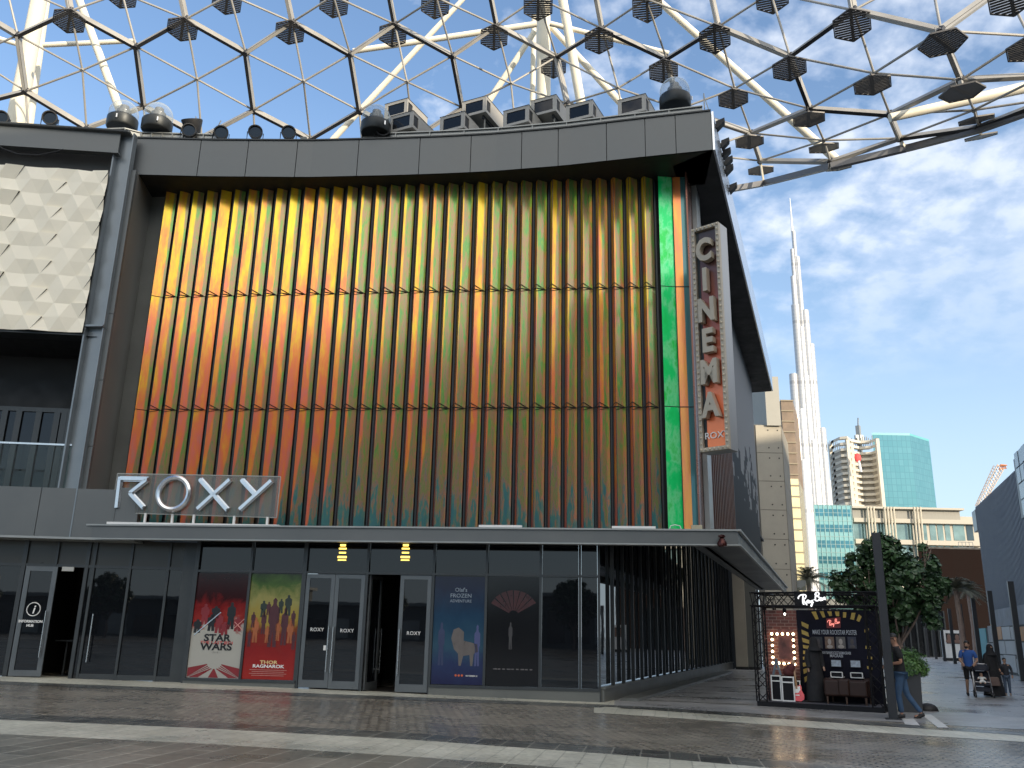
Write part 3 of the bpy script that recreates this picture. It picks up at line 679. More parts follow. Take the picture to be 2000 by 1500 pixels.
# relief wall
def relief():
    mb = MB(); a = .52; rnd = random.Random(3)
    H3 = a * math.sqrt(3) / 2
    du = a * 1.0; rows = int((zw1 - zw0) / H3) + 2
    ux0 = UE
    # vertices of a triangular lattice skewed like the panels, heights give the folded rhombi
    import functools
    @functools.lru_cache(None)
    def hgt(i, j):
        return (.02, .11, .06)[(i - j) % 3] + (((i * 37 + j * 61) % 11) - 5) * .005
    cols = int((UW - ux0) / du) + 14
    def P(i, j):
        u = ux0 - 3 + i * du + j * du * .5; z = zw0 + j * H3
        return u, z, hgt(i, j)
    def clipadd(tri):
        poly = [V((u, z, h)) for u, z, h in tri]
        for ax, sgn, lim in ((0, 1, ux0), (0, -1, UW), (1, 1, zw0), (1, -1, zw1)):
            out = []
            for q in range(len(poly)):
                A, B = poly[q], poly[(q + 1) % len(poly)]; ia = sgn * (A[ax] - lim) >= 0; ib = sgn * (B[ax] - lim) >= 0
                if ia: out.append(A)
                if ia != ib: out.append(A.lerp(B, (lim - A[ax]) / (B[ax] - A[ax])))
            poly = out
            if len(poly) < 3: return
        mb.poly([LW(p.x, p.z, p.y) for p in poly])
    for j in range(rows):
        for i in range(-rows, cols):
            p00, p10, p01, p11 = P(i, j), P(i + 1, j), P(i, j + 1), P(i + 1, j + 1)
            # some tiles tip out of the wall like opened flaps
            if (i * 2 + j) % 5 == 1:
                up_ = .09
                p = [(*p00[:2], p00[2]), (*p10[:2], p10[2]), (*p01[:2], p01[2] + up_)]
                q = [(*p10[:2], p10[2]), (*p11[:2], p11[2] + up_ * .6), (*p01[:2], p01[2] + up_)]
                clipadd(p); clipadd(q)
                clipadd([p01, (*p01[:2], p01[2] + up_), (*p11[:2], p11[2] + up_ * .6)]); clipadd([p01, (*p11[:2], p11[2] + up_ * .6), p11])
            else:
                clipadd([p00, p10, p01]); clipadd([p10, p11, p01])
    return mb
part(lb, 'relief_wall', relief(), mat('cream relief panels', (.90, .83, .67), .6, 0, .04, .8))
mb = MB(); mb.box(LW(UE, -.02, zw0 - .06), EL * (UW - UE), -ELN * .6, Z * .05); mb.box(LW(UE, -.1, zw0), EL * (UW - UE), -ELN * .3, Z * (zw1 - zw0)); part(lb, 'wall_edge', mb, SHADE)
# balcony void
mb = MB(); d0 = -2.6
mb.poly([LW(UE, -.1, zf1 - .02), LW(-.75, -.1, zf1 - .02), LW(-.75, d0, zf1 - .02), LW(UE, d0, zf1 - .02)])
mb.poly([LW(UE, -.1, zw0 - .05), LW(-.75, -.1, zw0 - .05), LW(-.75, d0, zw0 - .05), LW(UE, d0, zw0 - .05)])
mb.poly([LW(UE, d0, zf1), LW(-.75, d0, zf1), LW(-.75, d0, zw0), LW(UE, d0, zw0)])
part(lb, 'balcony_recess', mb, BLACK)
zg1 = LP(60, 805, d0)[1]
wxs = [LP(x, 850, d0)[0] for x in (-60, 5, 33, 72, 108, 122, 134)]
mb = MB()
for u in wxs: mb.box(LW(u - .09, d0 + .12, zf1), EL * .18, -ELN * .1, Z * (zg1 - zf1))
mb.box(LW(UE, d0 + .12, zg1), EL * (wxs[-1] - UE), -ELN * .1, Z * .14)
part(lb, 'window_frame', mb, FRAME)
for a, b in zip(wxs, wxs[1:]):
    mb = MB(); mb.poly([LW(a, d0 + .05, zf1), LW(b, d0 + .05, zf1), LW(b, d0 + .05, zg1), LW(a, d0 + .05, zg1)]); part(lb, 'window_pane', mb, GLASSD)
CLEARG = None
def clear_glass(name, tint, alpha, rim=0.):
    M = bpy.data.materials.new(name); M.use_nodes = True; t = M.node_tree; t.nodes.clear()
    o = N(t, 'ShaderNodeOutputMaterial'); mx = N(t, 'ShaderNodeMixShader'); tr = N(t, 'ShaderNodeBsdfTransparent'); gl = N(t, 'ShaderNodeBsdfPrincipled')
    tr.inputs[0].default_value = (*tint, 1); gl.inputs['Base Color'].default_value = (.6, .65, .66, 1); gl.inputs['Roughness'].default_value = .05
    lw = N(t, 'ShaderNodeLayerWeight'); lw.inputs[0].default_value = .5
    fr_ = math_(t, 'POWER', lw.outputs['Facing'], 3.0); fr_ = math_(t, 'MULTIPLY', fr_, rim); fr_ = math_(t, 'ADD', fr_, alpha, True); t.links.new(fr_, mx.inputs[0])
    mx.inputs[0].default_value = alpha; t.links.new(tr.outputs[0], mx.inputs[1]); t.links.new(gl.outputs[0], mx.inputs[2]); t.links.new(mx.outputs[0], o.inputs[0]); return M
CG = clear_glass('balustrade glass', (.82, .88, .88), .03)
zr = LP(64, 864)[1]
bal = thing('balustrade', LW(-3, -.15, zf1), 'glass balcony balustrade with thin steel rail in the dark opening', 'balustrade')
uq = LP(128, 866)[0] + .12
mb = MB(); mb.box(LW(UE, -.15, zr - .03), EL * (uq - UE), -ELN * .06, Z * .05); part(bal, 'rail', mb, STEEL)
for a, b in ((UE, -2.32), (-2.30, uq)):
    mb = MB(); mb.box(LW(a, -.17, zf1 + .01), EL * (b - a), -ELN * .015, Z * (zr - zf1 - .04)); part(bal, 'glass_pane', mb, CG)
# pier filling between the void and the steel column
# ground floor shopfront
dS = -.75
def LS(px, py=1200): return LP(px, py, dS)[0]
xs_ = [-60, 7, 13, 78, 130, 150, 222, 306, 342]
GLASS2 = GLASSD
zt_ = LP(100, 1107, dS)[1]; ztop = zf0
def gl(u): return gz(LW(u, dS, 0).x)
def lbar(pxa, w=.07, name='window_mullion', z1=None):
    u = LP(pxa, 1320, dS)[0]; mb = MB(); mb.box(LW(u - w / 2, dS + .06, gl(u)), EL * w, -ELN * .12, Z * ((z1 or ztop) - gl(u))); part(lb, name, mb, FRAME); return u
U_ = {k: lbar(k, w) for k, w in ((-70, .1), (10, .12), (75, .06), (138, .10), (152, .07), (226, .07), (303, .07), (350, .5))}
ks = sorted(U_)
mb = MB(); mb.box(LW(U_[-70], dS + .05, zt_), EL * (U_[350] - U_[-70]), -ELN * .1, Z * .08); part(lb, 'transom', mb, FRAME)
for a, b in zip(ks, ks[1:]):
    mb = MB(); mb.box(LW(U_[a], dS, zt_ + .08), EL * (U_[b] - U_[a]), -ELN * .02, Z * (ztop - zt_ - .08)); part(lb, 'transom_panel', mb, mat('dark olive spandrel', (.035, .034, .028), .3, 0, .1, 1))
    if a == 75: continue
    mb = MB(); mb.box(LW(U_[a], dS, gl(U_[a]) + (.12 if a in (152, 226, 303) else .0)), EL * (U_[b] - U_[a]), -ELN * .02, Z * (zt_ - gl(U_[a]) - (.12 if a in (152, 226, 303) else 0))); part(lb, 'window_pane', mb, GLASS2)
    if a in (152, 226, 303):
        mb = MB(); mb.box(LW(U_[a], dS + .05, gl(U_[a])), EL * (U_[b] - U_[a]), -ELN * .1, Z * .14); part(lb, 'plinth', mb, FRAME)
def lleaf(pa, pb, hx, sign=False):
    a, b = LP(pa, 1320, dS)[0], LP(pb, 1320, dS)[0]; z0 = gl(a) + .02; z1 = zt_; f = .13
    mb = MB(); mb.box(LW(a, dS + .10, z0), EL * f, -ELN * .06, Z * (z1 - z0)); mb.box(LW(b - f, dS + .10, z0), EL * f, -ELN * .06, Z * (z1 - z0))
    mb.box(LW(a + f, dS + .10, z0), EL * (b - a - 2 * f), -ELN * .06, Z * .16); mb.box(LW(a + f, dS + .10, z1 - f), EL * (b - a - 2 * f), -ELN * .06, Z * f)
    dr = part(lb, 'door', mb, mat('door frame metal', (0, 0, 0)))
    mb = MB(); mb.box(LW(a + f, dS + .07, z0 + .16), EL * (b - a - 2 * f), -ELN * .01, Z * (z1 - z0 - .16 - f)); part(dr, 'glass', mb, GLASSD)
    h = LP(hx, 1290, dS)[0]; mb = MB(); mb.tube([LW(h, dS + .18, z0 + .5), LW(h, dS + .18, z0 + 1.75)], .02, 8)
    for q in (.65, 1.6): mb.tube([LW(h, dS + .1, z0 + q), LW(h, dS + .18, z0 + q)], .012, 6)
    part(dr, 'handle', mb, STEEL, True); return dr, a, b, z0
dr, a, b, z0 = lleaf(18, 82, 80)
uc = (a + b) / 2; zi = LP(67, 1190, dS)[1]; uc = LP(69, 1190, dS)[0]
mb = MB(); mb.tube([LW(uc + .18 * math.cos(t), dS + .115, zi + .18 * math.sin(t)) for t in [i * math.pi / 14 for i in range(28)]], .013, 6, closed=True)
part(dr, 'symbol', mb, PAPER)
t_ = text_mb('i', .32, LW(uc, dS + .105, zi - .11), EL, Z, .004, 'CENTER', bold=.006, shear=.18)
part(dr, 'lettering', t_, PAPER)
for w_, zz_, in (('INFORMATION', LP(67, 1216, dS)[1]), ('HUB', LP(67, 1224, dS)[1])):
    part(dr, 'lettering', text_mb(w_, .095, LW(uc - .03, dS + .105, zz_), EL, Z, .003, 'CENTER', bold=.0035), PAPER)
h = LP(172, 1290, dS)[0]; mb = MB(); z0 = gl(h); mb.tube([LW(h, dS + .12, z0 + .45), LW(h, dS + .12, z0 + 1.75)], .02, 8)
for q in (.6, 1.6): mb.tube([LW(h, dS + .0, z0 + q), LW(h, dS + .12, z0 + q)], .012, 6)
part(lb, 'handle', mb, STEEL, True)
# doorway interior (open between the information door and the next window)
mb = MB(); a, b = U_[10], U_[152]
mb.poly([LW(a, dS - .05, gl(a)), LW(b, dS - .05, gl(b)), LW(b, dS - 4, gl(b)), LW(a, dS - 4, gl(a))]); mb.poly([LW(a, dS - 4, 0), LW(b, dS - 4, 0), LW(b, dS - 4, 4), LW(a, dS - 4, 4)])
mb.poly([LW(a, dS, 0), LW(a, dS - 4, 0), LW(a, dS - 4, 4), LW(a, dS, 4)]); mb.poly([LW(b, dS, 0), LW(b, dS - 4, 0), LW(b, dS - 4, 4), LW(b, dS, 4)]); mb.poly([LW(a, dS, 3.5), LW(b, dS, 3.5), LW(b, dS - 4, 3.5), LW(a, dS - 4, 3.5)])
part(lb, 'lobby', mb, MATS['lobby interior'])
tb = thing('side_table', LW(LS(98, 1310), dS - .9, gl(LS(98))), 'small dark high table standing inside the open information doorway', 'table')
c = OFF[tb.name]
mb = MB(); mb.cbox(c + Z * .98, .5, .4, .04); part(tb, 'tabletop', mb, SHADE)
mb = MB(); mb.tube([c, c + Z * .96], .03, 8); mb.lathe(c, [(.2, 0), (.2, .02), (.03, .04)], 12); part(tb, 'leg', mb, SHADE)
mb = MB(); q = LW(LS(112), dS - 1.6, gl(LS(112))); mb.box(q, EL * .75, -ELN * .4, Z * 1.05)
solo('reception_counter', mb, mat('pale wood counter', (.24, .21, .16), .5, 0, .15, 2), 'pale low counter inside the open information doorway beside the high table', 'counter')
mb = MB(); q = LW(LS(124, 1112), dS + .06, LP(135, 1116, dS)[1]); mb.box(q, EL * .32, ELN * .05, Z * .12)
part(lb, 'exit_light', mb, mat('pale light box', (.5, .5, .46), .5, 0, .02))
cab = MB(); cab.tube([LW(LP(x, y, .1)[0], .1, LP(x, y, .1)[1]) for x, y in ((-20, 270), (5, 290), (35, 301), (75, 303), (110, 296), (125, 291))], .022, 6)
solo('hanging_cable', cab, RUBBER, 'dark cable sagging below the roof beam above the white relief wall', 'cable')

# ================================================================== POSTERS
def poster_mat(name, build):
    M = bpy.data.materials.new(name); M.use_nodes = True; t = M.node_tree; b = t.nodes['Principled BSDF']
    at = N(t, 'ShaderNodeAttribute', attribute_name='pos'); sp = N(t, 'ShaderNodeSeparateXYZ'); t.links.new(at.outputs['Vector'], sp.inputs[0])
    n = N(t, 'ShaderNodeTexNoise', inp={'Scale': 3.2, 'Detail': 6.0, 'Roughness': .65, 'Distortion': .6}); t.links.new(at.outputs['Vector'], n.inputs['Vector'])
    c = build(t, sp.outputs[0], sp.outputs[1], n.outputs[0]); c = mix(t, 1.0, c, (.62, .62, .62), 'MULTIPLY'); t.links.new(c, b.inputs['Base Color']); b.inputs['Roughness'].default_value = .12; b.inputs['Specular IOR Level'].default_value = .35
    return M
def add_poster(px0, px1, zlo, zhi, mtl, label, name='film_poster'):
    a, b = ux(px0), ux(px1); d = .012
    root = thing(name, W3((a + b) / 2, d, zlo), label, 'poster', 'film posters on the cinema front')
    me = bpy.data.meshes.new('poster_sheet'); off = OFF[root.name]
    P = [W3(a, d, zlo), W3(b, d, zlo), W3(b, d, zhi), W3(a, d, zhi)]; Q = [p - EN * .006 for p in P]
    me.from_pydata([tuple(p - off) for p in P + Q], [], [(0, 1, 2, 3), (7, 6, 5, 4), (0, 4, 5, 1), (1, 5, 6, 2), (2, 6, 7, 3), (3, 7, 4, 0)])
    A = me.attributes.new('pos', 'FLOAT_VECTOR', 'POINT'); asp = (zhi - zlo) / (b - a)
    A.data.foreach_set('vector', [0, 0, 0, 1, 0, 0, 1, asp, 0, 0, asp, 0] * 2); me.materials.append(mtl)
    o = bpy.data.objects.new('poster_sheet', me); COL.objects.link(o); o.parent = root; OFF[o.name] = off
    w = b - a
    def at(fx, fz, dd=.018): return W3(a + fx * w, dd, zlo + fz * (zhi - zlo))
    return root, at, w, zhi - zlo
zp0 = zsill + .08; zp1 = zdoor - .02
def figure(at, cx, base, h, mtl, root, lean=0., d=.014, w=.13):
    """plain generic standing silhouette, no character"""
    pts = [(-.5, 0), (-.42, .45), (-.62, .5), (-.60, .78), (-.25, .84), (-.2, .88), (-.24, .95), (0, 1.0), (.24, .95), (.2, .88), (.25, .84), (.60, .78), (.62, .5), (.42, .45), (.5, 0), (.1, 0), (0, .35), (-.1, 0)]
    mb = MB(); mb.ext([at(cx + x * w + lean * z * h, base + z * h, d) for x, z in pts], EN * .002); part(root, 'figure', mb, mtl)
# 1 red, black and white
def pm1(t, x, y, n):
    yy = math_(t, 'ADD', y, math_(t, 'MULTIPLY', math_(t, 'SUBTRACT', n, .5), .9))
    return ramp(t, math_(t, 'MULTIPLY', yy, .43), [(0, (.62, .60, .54)), (.36, (.66, .64, .56)), (.41, (.45, .05, .04)), (.52, (.32, .02, .02)), (.62, (.05, .006, .008)), (1, (.006, .006, .008))])
r1, at1, w1, h1 = add_poster(362, 467, zp0, zp1, poster_mat('poster ink red white', pm1), 'film poster fading from black through red to white, leftmost of the entrance posters')
DRED = mat('deep red ink', (.22, .015, .02), .3, 0, .1, 3); DBLK = mat('black ink', (.008, .008, .009), .3, 0, 0)
mb = MB()
for i in range(9):                         # red wedges radiating at the foot
    a0_ = -80 + i * 20 - 5; a1_ = a0_ + 10
    q = [(.5 + .09 * math.sin(R(a)) * 1.5, .135 - .05 * math.cos(R(a))) for a in (a0_, a1_)]
    f = [(max(.01, min(.99, .5 + 1.1 * math.sin(R(a)))), max(.004, .135 - .5 * math.cos(R(a)))) for a in (a1_, a0_)]
    mb.ext([at1(*p, .016) for p in q + f], EN * .001)
part(r1, 'rays', mb, DRED)
for cx, b_, hh, mm in ((.10, .42, .13, DBLK), (.86, .44, .14, DRED), (.62, .40, .13, DRED), (.42, .56, .12, DBLK), (.22, .50, .20, DRED), (.5, .42, .2, DRED), (.72, .46, .26, DBLK), (.36, .44, .16, DBLK)): figure(at1, cx, b_, hh, mm, r1)
mb = MB(); mb.tube([at1(.06, .40, .02), at1(.52, .62, .02)], .014, 6); part(r1, 'light_beam', mb, mat('pale blue ink', (.5, .62, .72), .3))
mb = MB(); mb.tube([at1(.80, .47, .02), at1(.98, .56, .02)], .01, 6); mb.tube([at1(.80, .53, .02), at1(.97, .45, .02)], .008, 6); part(r1, 'light_beam', mb, mat('pink ink', (.8, .35, .3), .3))
for tx, fy, s_, mm, bo in (('STAR', .345, .185, DBLK, .008), ('THE LAST JEDI', .318, .075, mat('bright red ink', (.55, .03, .03), .3), .001), ('WARS', .262, .185, DBLK, .008)):
    part(r1, 'lettering', text_mb(tx, s_ * w1 / 1.35 * 1.25, at1(.5, fy, .021), EX, Z, .002, 'CENTER', bold=bo, xs=1.25 if s_ > .1 else 1.4), mm)
part(r1, 'lettering', text_mb('. . ||. | .:. ||. : .', .05, at1(.5, .235, .021), EX, Z, .001, 'CENTER'), DBLK)
# 2 green, yellow, red
def pm2(t, x, y, n):
    yy = math_(t, 'ADD', y, math_(t, 'MULTIPLY', math_(t, 'SUBTRACT', n, .5), .7))
    return ramp(t, math_(t, 'MULTIPLY', yy, .43), [(0, (.52, .03, .02)), (.22, (.38, .02, .02)), (.36, (.30, .05, .03)), (.46, (.55, .40, .08)), (.62, (.50, .46, .16)), (.74, (.10, .20, .04)), (.88, (.015, .03, .012)), (1, (.008, .01, .01))])
r2, at2, w2, h2 = add_poster(470, 572, zp0, zp1, poster_mat('poster ink red yellow green', pm2), 'film poster blending green, yellow and red, second of the entrance posters from the left')
MAR = mat('maroon ink', (.07, .015, .02), .3, 0, .2, 3); ORI = mat('orange brown ink', (.35, .10, .03), .3, 0, .2, 3); GRN = mat('dark green ink', (.02, .03, .02), .3)
for cx, b_, hh, mm, ww in ((.08, .30, .16, MAR, .06), (.94, .28, .17, MAR, .06), (.40, .60, .13, MAR, .07), (.64, .62, .14, GRN, .08), (.12, .48, .15, MAR, .07), (.90, .50, .15, MAR, .07), (.62, .36, .2, ORI, .08), (.42, .34, .16, ORI, .08), (.18, .34, .24, ORI, .10), (.86, .34, .22, ORI, .10), (.30, .58, .16, GRN, .10), (.78, .60, .2, GRN, .11), (.52, .30, .47, MAR, .17), (.74, .32, .36, MAR, .11), (.33, .42, .22, MAR, .08)): figure(at2, cx, b_, hh, mm, r2, w=ww)
GOLD = mat('gold ink', (.75, .55, .25), .3)
for tx, fy, s_, mm, x_ in (('THOR', .145, .12, GOLD, 1.5), ('RAGNAROK', .108, .12, PAPER, 1.35)):
    part(r2, 'lettering', text_mb(tx, s_, at2(.5, fy, .021), EX, Z, .002, 'CENTER', bold=.003, xs=x_), mm)
for i in range(4):
    mb = MB(); mb.box(at2(.14 + .05 * (i % 2), .085 - i * .017, .021), EX * w2 * (.72 - .1 * (i % 2)), EN * .001, Z * .014); part(r2, 'small_print', mb, mat('faded print', (.45, .2, .17), .4, 0, .5, 60))
# 3 blue
def pm3(t, x, y, n):
    yy = math_(t, 'ADD', y, math_(t, 'MULTIPLY', math_(t, 'SUBTRACT', n, .5), .6))
    return ramp(t, math_(t, 'MULTIPLY', yy, .43), [(0, (.02, .024, .10)), (.14, (.03, .05, .15)), (.3, (.05, .13, .20)), (.52, (.025, .08, .16)), (.75, (.013, .022, .07)), (1, (.012, .012, .04))])
r3, at3, w3, h3 = add_poster(841, 944, zp0, zp1, poster_mat('poster ink blue', pm3), 'blue wintry film poster right of the open door')
ICE = mat('ice ink', (.26, .31, .37), .3, 0, .2, 5); NAV = mat('navy ink', (.03, .04, .10), .3); VIO = mat('violet ink', (.07, .08, .2), .3)
figure(at3, .17, .17, .40, NAV, r3, w=.10); figure(at3, .86, .17, .38, VIO, r3, w=.09)
mb = MB(); mb.ext([at3(x, y, .014) for x, y in ((.36, .42), (.40, .50), (.5, .52), (.60, .48), (.60, .40), (.86, .37), (.88, .30), (.80, .28), (.78, .17), (.74, .17), (.72, .27), (.60, .26), (.56, .17), (.52, .17), (.5, .28), (.42, .32))], EN * .002)
part(r3, 'figure', mb, mat('grey brown ink', (.13, .11, .10), .3, 0, .2, 4))
for tx, fy, s_, x_ in (("Olaf's", .855, .15, 1.0), ('FROZEN', .80, .15, 1.05), ('ADVENTURE', .755, .105, 1.0)):
    part(r3, 'lettering', text_mb(tx, s_, at3(.52, fy, .02), EX, Z, .002, 'CENTER', bold=.001, xs=x_), ICE)
part(r3, 'lettering', text_mb('NOVEMBER 22', .05, at3(.66, .075, .02), EX, Z, .002, 'LEFT', bold=.001), PAPER)
mb = MB()
for fx in (.47, .53, .59): mb.tube([at3(fx, .083, .02), at3(fx, .083, .023)], .03, 10)
part(r3, 'badge', mb, mat('orange ink', (.6, .12, .04), .4))
# 4 dark
def pm4(t, x, y, n):
    yy = math_(t, 'ADD', y, math_(t, 'MULTIPLY', math_(t, 'SUBTRACT', n, .5), .5))
    return ramp(t, math_(t, 'MULTIPLY', yy, .43), [(0, (.008, .008, .01)), (.5, (.012, .012, .014)), (1, (.01, .01, .012))])
r4, at4, w4, h4 = add_poster(948, 1053, zp0, zp1, poster_mat('poster ink black', pm4), 'almost black film poster with dark red fan shape at its top')
DRD2 = mat('dull red ink', (.045, .006, .006), .3, 0, .3, 4)
for i in range(8):
    a, b = -62 + i * 15.5, -62 + i * 15.5 + 13
    mb = MB(); c0 = (.5, .62); mb.ext([at4(.5 + r_ * math.sin(R(t)) , .66 + .27 * r_ / .5 * math.cos(R(t)) * .9 - .02, .015) for r_, t in ((.10, a), (.49, a), (.49, b), (.10, b))], EN * .001); part(r4, 'fan_blade', mb, DRD2)
figure(at4, .45, .33, .25, mat('dim ink', (.05, .045, .045), .3), r4, w=.06)
part(r4, 'lettering', text_mb('YOU KNOW WHO SHE IS', .065, at4(.5, .14, .02), EX, Z, .002, 'CENTER'), mat('dim lettering', (.16, .15, .14), .4)) if False else None
mb = MB()
for i in range(9): mb.box(at4(.14 + i * .085, .145, .02), EX * w4 * (.05 + .02 * (i % 3 == 0)), EN * .001, Z * .03)
part(r4, 'small_print', mb, mat('dim lettering', (.12, .11, .11), .4))

# ================================================================== SIGNS
rs = thing('rooftop_sign', W3(FP(380, 1020, .8)[0], .8, ZC1), 'silver ROXY letters on a clear glass panel above the canopy', 'sign')
dz = .80
def RS(px, py, d=dz): return W3(*((FP(px, py, d)[0]), d, FP(px, py, d)[1]))
c4 = [(230, 925), (548, 931), (540, 1011), (218, 1001)]
SIGNG = clear_glass('frosted sign glass', (.66, .64, .60), .16)
mb = MB(); mb.ext([RS(x, y) for x, y in reversed(c4)], EN * .02); part(rs, 'glass_panel', mb, SIGNG)
mb = MB()
for (a, b) in zip(c4, c4[1:] + c4[:1]): mb.bar(RS(*a), RS(*b), .025, .025, EN)
part(rs, 'panel_edge', mb, mat('glass edge', (.45, .46, .43), .2))
mb = MB(); a = RS(206, 1023, dz + .05); b = RS(546, 1029, dz + .05); mb.bar(a, b, .16, .10); part(rs, 'base_rail', mb, WHITEM)
for px in (232, 284, 337, 379, 458, 523):
    u = FP(px, 1010, dz)[0]; mb = MB(); zc = FP(px, 1001 + (px - 218) * .031, dz)[1]; mb.box(W3(u - .03, dz - .02, ZC1 + .05), EX * .06, EN * .05, Z * (zc - ZC1 - .04)); part(rs, 'post', mb, WHITEM)
SLV = mat('satin silver letters', (.66, .67, .68), .22, .9, .05, 5)
def stroke(mb, pts, w, closed=False, dp=.16):
    P = [RS(x, y, dz + .03) for x, y in pts]
    for a, b in zip(P, P[1:]):
        d = (b - a).normalized(); s_ = d.cross(EN).normalized() * w / 2
        mb.ext([a - s_ - d * 0, b - s_, b - s_ * .35 + EN * dp, b + s_ * .35 + EN * dp, b + s_, a + s_][:0] or [a - s_, b - s_, b + s_, a + s_], EN * dp * .5)
        mb.box(a - s_ * .6 + EN * dp * .5, b - a, s_ * 1.2, EN * dp * .5)
w_ = .15
mb = MB(); stroke(mb, [(232, 993), (238.5, 936.5)], w_); stroke(mb, [(236, 936), (292, 937)], w_); stroke(mb, [(290, 939), (258, 964)], w_); stroke(mb, [(258, 964), (284, 992)], w_); part(rs, 'letter', mb, SLV)
cu, cz = FP(342.5, 965, dz); rr = .0
e1 = FP(373, 965, dz)[0]; rr = (e1 - cu)
mb = MB(); mb.tube([W3(cu + rr * .97 * math.cos(t), dz + .09, cz + rr * .97 * math.sin(t)) for t in [i * math.pi / 24 for i in range(48)]], .085, 8, closed=True); part(rs, 'letter', mb, SLV, True)
mb = MB(); stroke(mb, [(394, 937), (447, 996)], w_); stroke(mb, [(452, 938), (389, 995)], w_); part(rs, 'letter', mb, SLV)
mb = MB(); stroke(mb, [(475, 938), (501, 966)], w_); stroke(mb, [(533, 940), (471, 996)], w_); part(rs, 'letter', mb, SLV)
# blade sign
AS = R(-40)
p0 = W3(UR, D2, 0) + GN * .10 - G * .35
sE = V((math.cos(AS), math.sin(AS), 0)); sN = V((math.sin(AS), -math.cos(AS), 0))     # sN faces the viewer side (-y, -x)
pl = onplane(1354, 700, p0, sN) if False else None
q0 = onplane(1362, 660, W3(0, D1 + .05, 0), EN)     # left edge of the face stands on the fascia plane
qz = V((q0.x, q0.y, 0))
def SB(px, py): p = onplane(px, py, qz, sN); v = p - qz; return v.dot(sE), p.z
sw = (SB(1420, 660)[0]); z_t = (SB(1353, 457)[1] + SB(1406, 430)[1]) / 2; z_b = (SB(1371, 885)[1] + SB(1428, 877)[1]) / 2
print('blade', SB(1353, 457), SB(1406, 430), SB(1371, 885), SB(1428, 877), sw, z_t, z_b)
u0_ = SB(1362, 660)[0]; sw = ((SB(1406, 430)[0]) + SB(1428, 877)[0]) / 2 - u0_
bs = thing('blade_sign', qz + Z * z_b, 'tall vertical CINEMA blade sign with beaded light frame at the building corner', 'sign')
def BP(a, d, z): return qz + sE * a + sN * d + Z * z
td = .42
STONEY = mat('pale weathered metal', (.42, .37, .29), .5, .3, .12, 2, .1, 30)
mb = MB(); mb.box(BP(0, 0, z_b), sE * sw, sN * -td, Z * (z_t - z_b)); part(bs, 'casing', mb, mat('ribbed aluminium', (.36, .37, .38), .4, .5, .1, 2, stretch=(20, 20, .3)))
fr = .10
mb = MB()
for (a, z, w, h) in ((0, z_b, fr, z_t - z_b), (sw - fr, z_b, fr, z_t - z_b), (fr, z_b, sw - 2 * fr, fr), (fr, z_t - fr, sw - 2 * fr, fr)): mb.box(BP(a, 0, z), sE * w, sN * .12, Z * h)
part(bs, 'frame', mb, STONEY)
BPs = []
nv = 40; nh = 5
for k in range(nv):
    for a in (fr / 2, sw - fr / 2): BPs.append((a, z_b + fr / 2 + (z_t - z_b - fr) * k / (nv - 1)))
for k in range(1, nh + 1):
    for z in (z_b + fr / 2, z_t - fr / 2): BPs.append((fr / 2 + (sw - fr) * k / (nh + 1), z))
for a, z in BPs:
    mb = MB(); mb.ell(BP(a, .125, z), .038, .038, .038, 6, 4); part(bs, 'bulb', mb, BULB)
mb = MB(); mb.box(BP(fr, .004, z_b + fr), sE * (sw - 2 * fr), sN * .01, Z * (z_t - z_b - 2 * fr))
fm = mat('bronze to orange face', (.2, .08, .05), .25, .6, 0); t = fm.node_tree; tcn = N(t, 'ShaderNodeTexCoord'); spn = N(t, 'ShaderNodeSeparateXYZ'); t.links.new(tcn.outputs['Object'], spn.inputs[0])
t.links.new(ramp(t, math_(t, 'DIVIDE', spn.outputs[2], z_t - z_b), [(0, (.9, .24, .09)), (.22, (.80, .20, .09)), (.5, (.42, .12, .08)), (.8, (.16, .08, .07)), (1, (.09, .07, .065))]), t.nodes['Principled BSDF'].inputs['Base Color'])
part(bs, 'face', mb, fm)
mb = MB(); mb.box(BP(fr, .016, z_b + fr), sE * (sw * .10), sN * .01, Z * (z_t - z_b - 2 * fr)); part(bs, 'dark_strip', mb, SHADE)
ys_ = [490, 548, 607, 667, 728, 793]; hs = []
for ch, py in zip('CINEMA', ys_):
    z = SB(1385 + (py - 499) * .042, py + 22)[1]
    part(bs, 'letter', text_mb(ch, .90, BP(sw * .5, .06, z), sE, Z, .20, 'CENTER', bold=.04, xs=.74), STONEY)
part(bs, 'lettering', text_mb('ROXY', .25, BP(sw * .56, .03, SB(1400, 856)[1]), sE, Z, .02, 'CENTER', xs=1.05), WHITEM)
mb = MB()
for z in (z_t - .8, (z_t + z_b) / 2, z_b + .8): mb.bar(BP(.3, -td, z), BP(.1, -td - 1.4, z), .08, .08)
part(bs, 'bracket', mb, SHADE)
# little hanging lantern on the canopy corner
p = FP(1410, 1058, D1 + .16); c = W3(p[0], D1 + .16, p[1])
ln = thing('wall_lantern', c - Z * .1, 'small dark red and chrome lantern clamped to the right end of the canopy', 'lantern')
mb = MB(); mb.lathe(c - Z * .14, [(.05, 0), (.12, .03), (.13, .1), (.07, .2), (.05, .24), (.09, .26), (.09, .3), (.04, .32)], 14); part(ln, 'body', mb, mat('dark red lantern', (.06, .015, .012), .25, .6, .2, 8), True)
mb = MB(); mb.bar(c + Z * .05 - EN * .16, c + Z * .05, .03, .03); part(ln, 'bracket', mb, STEEL)
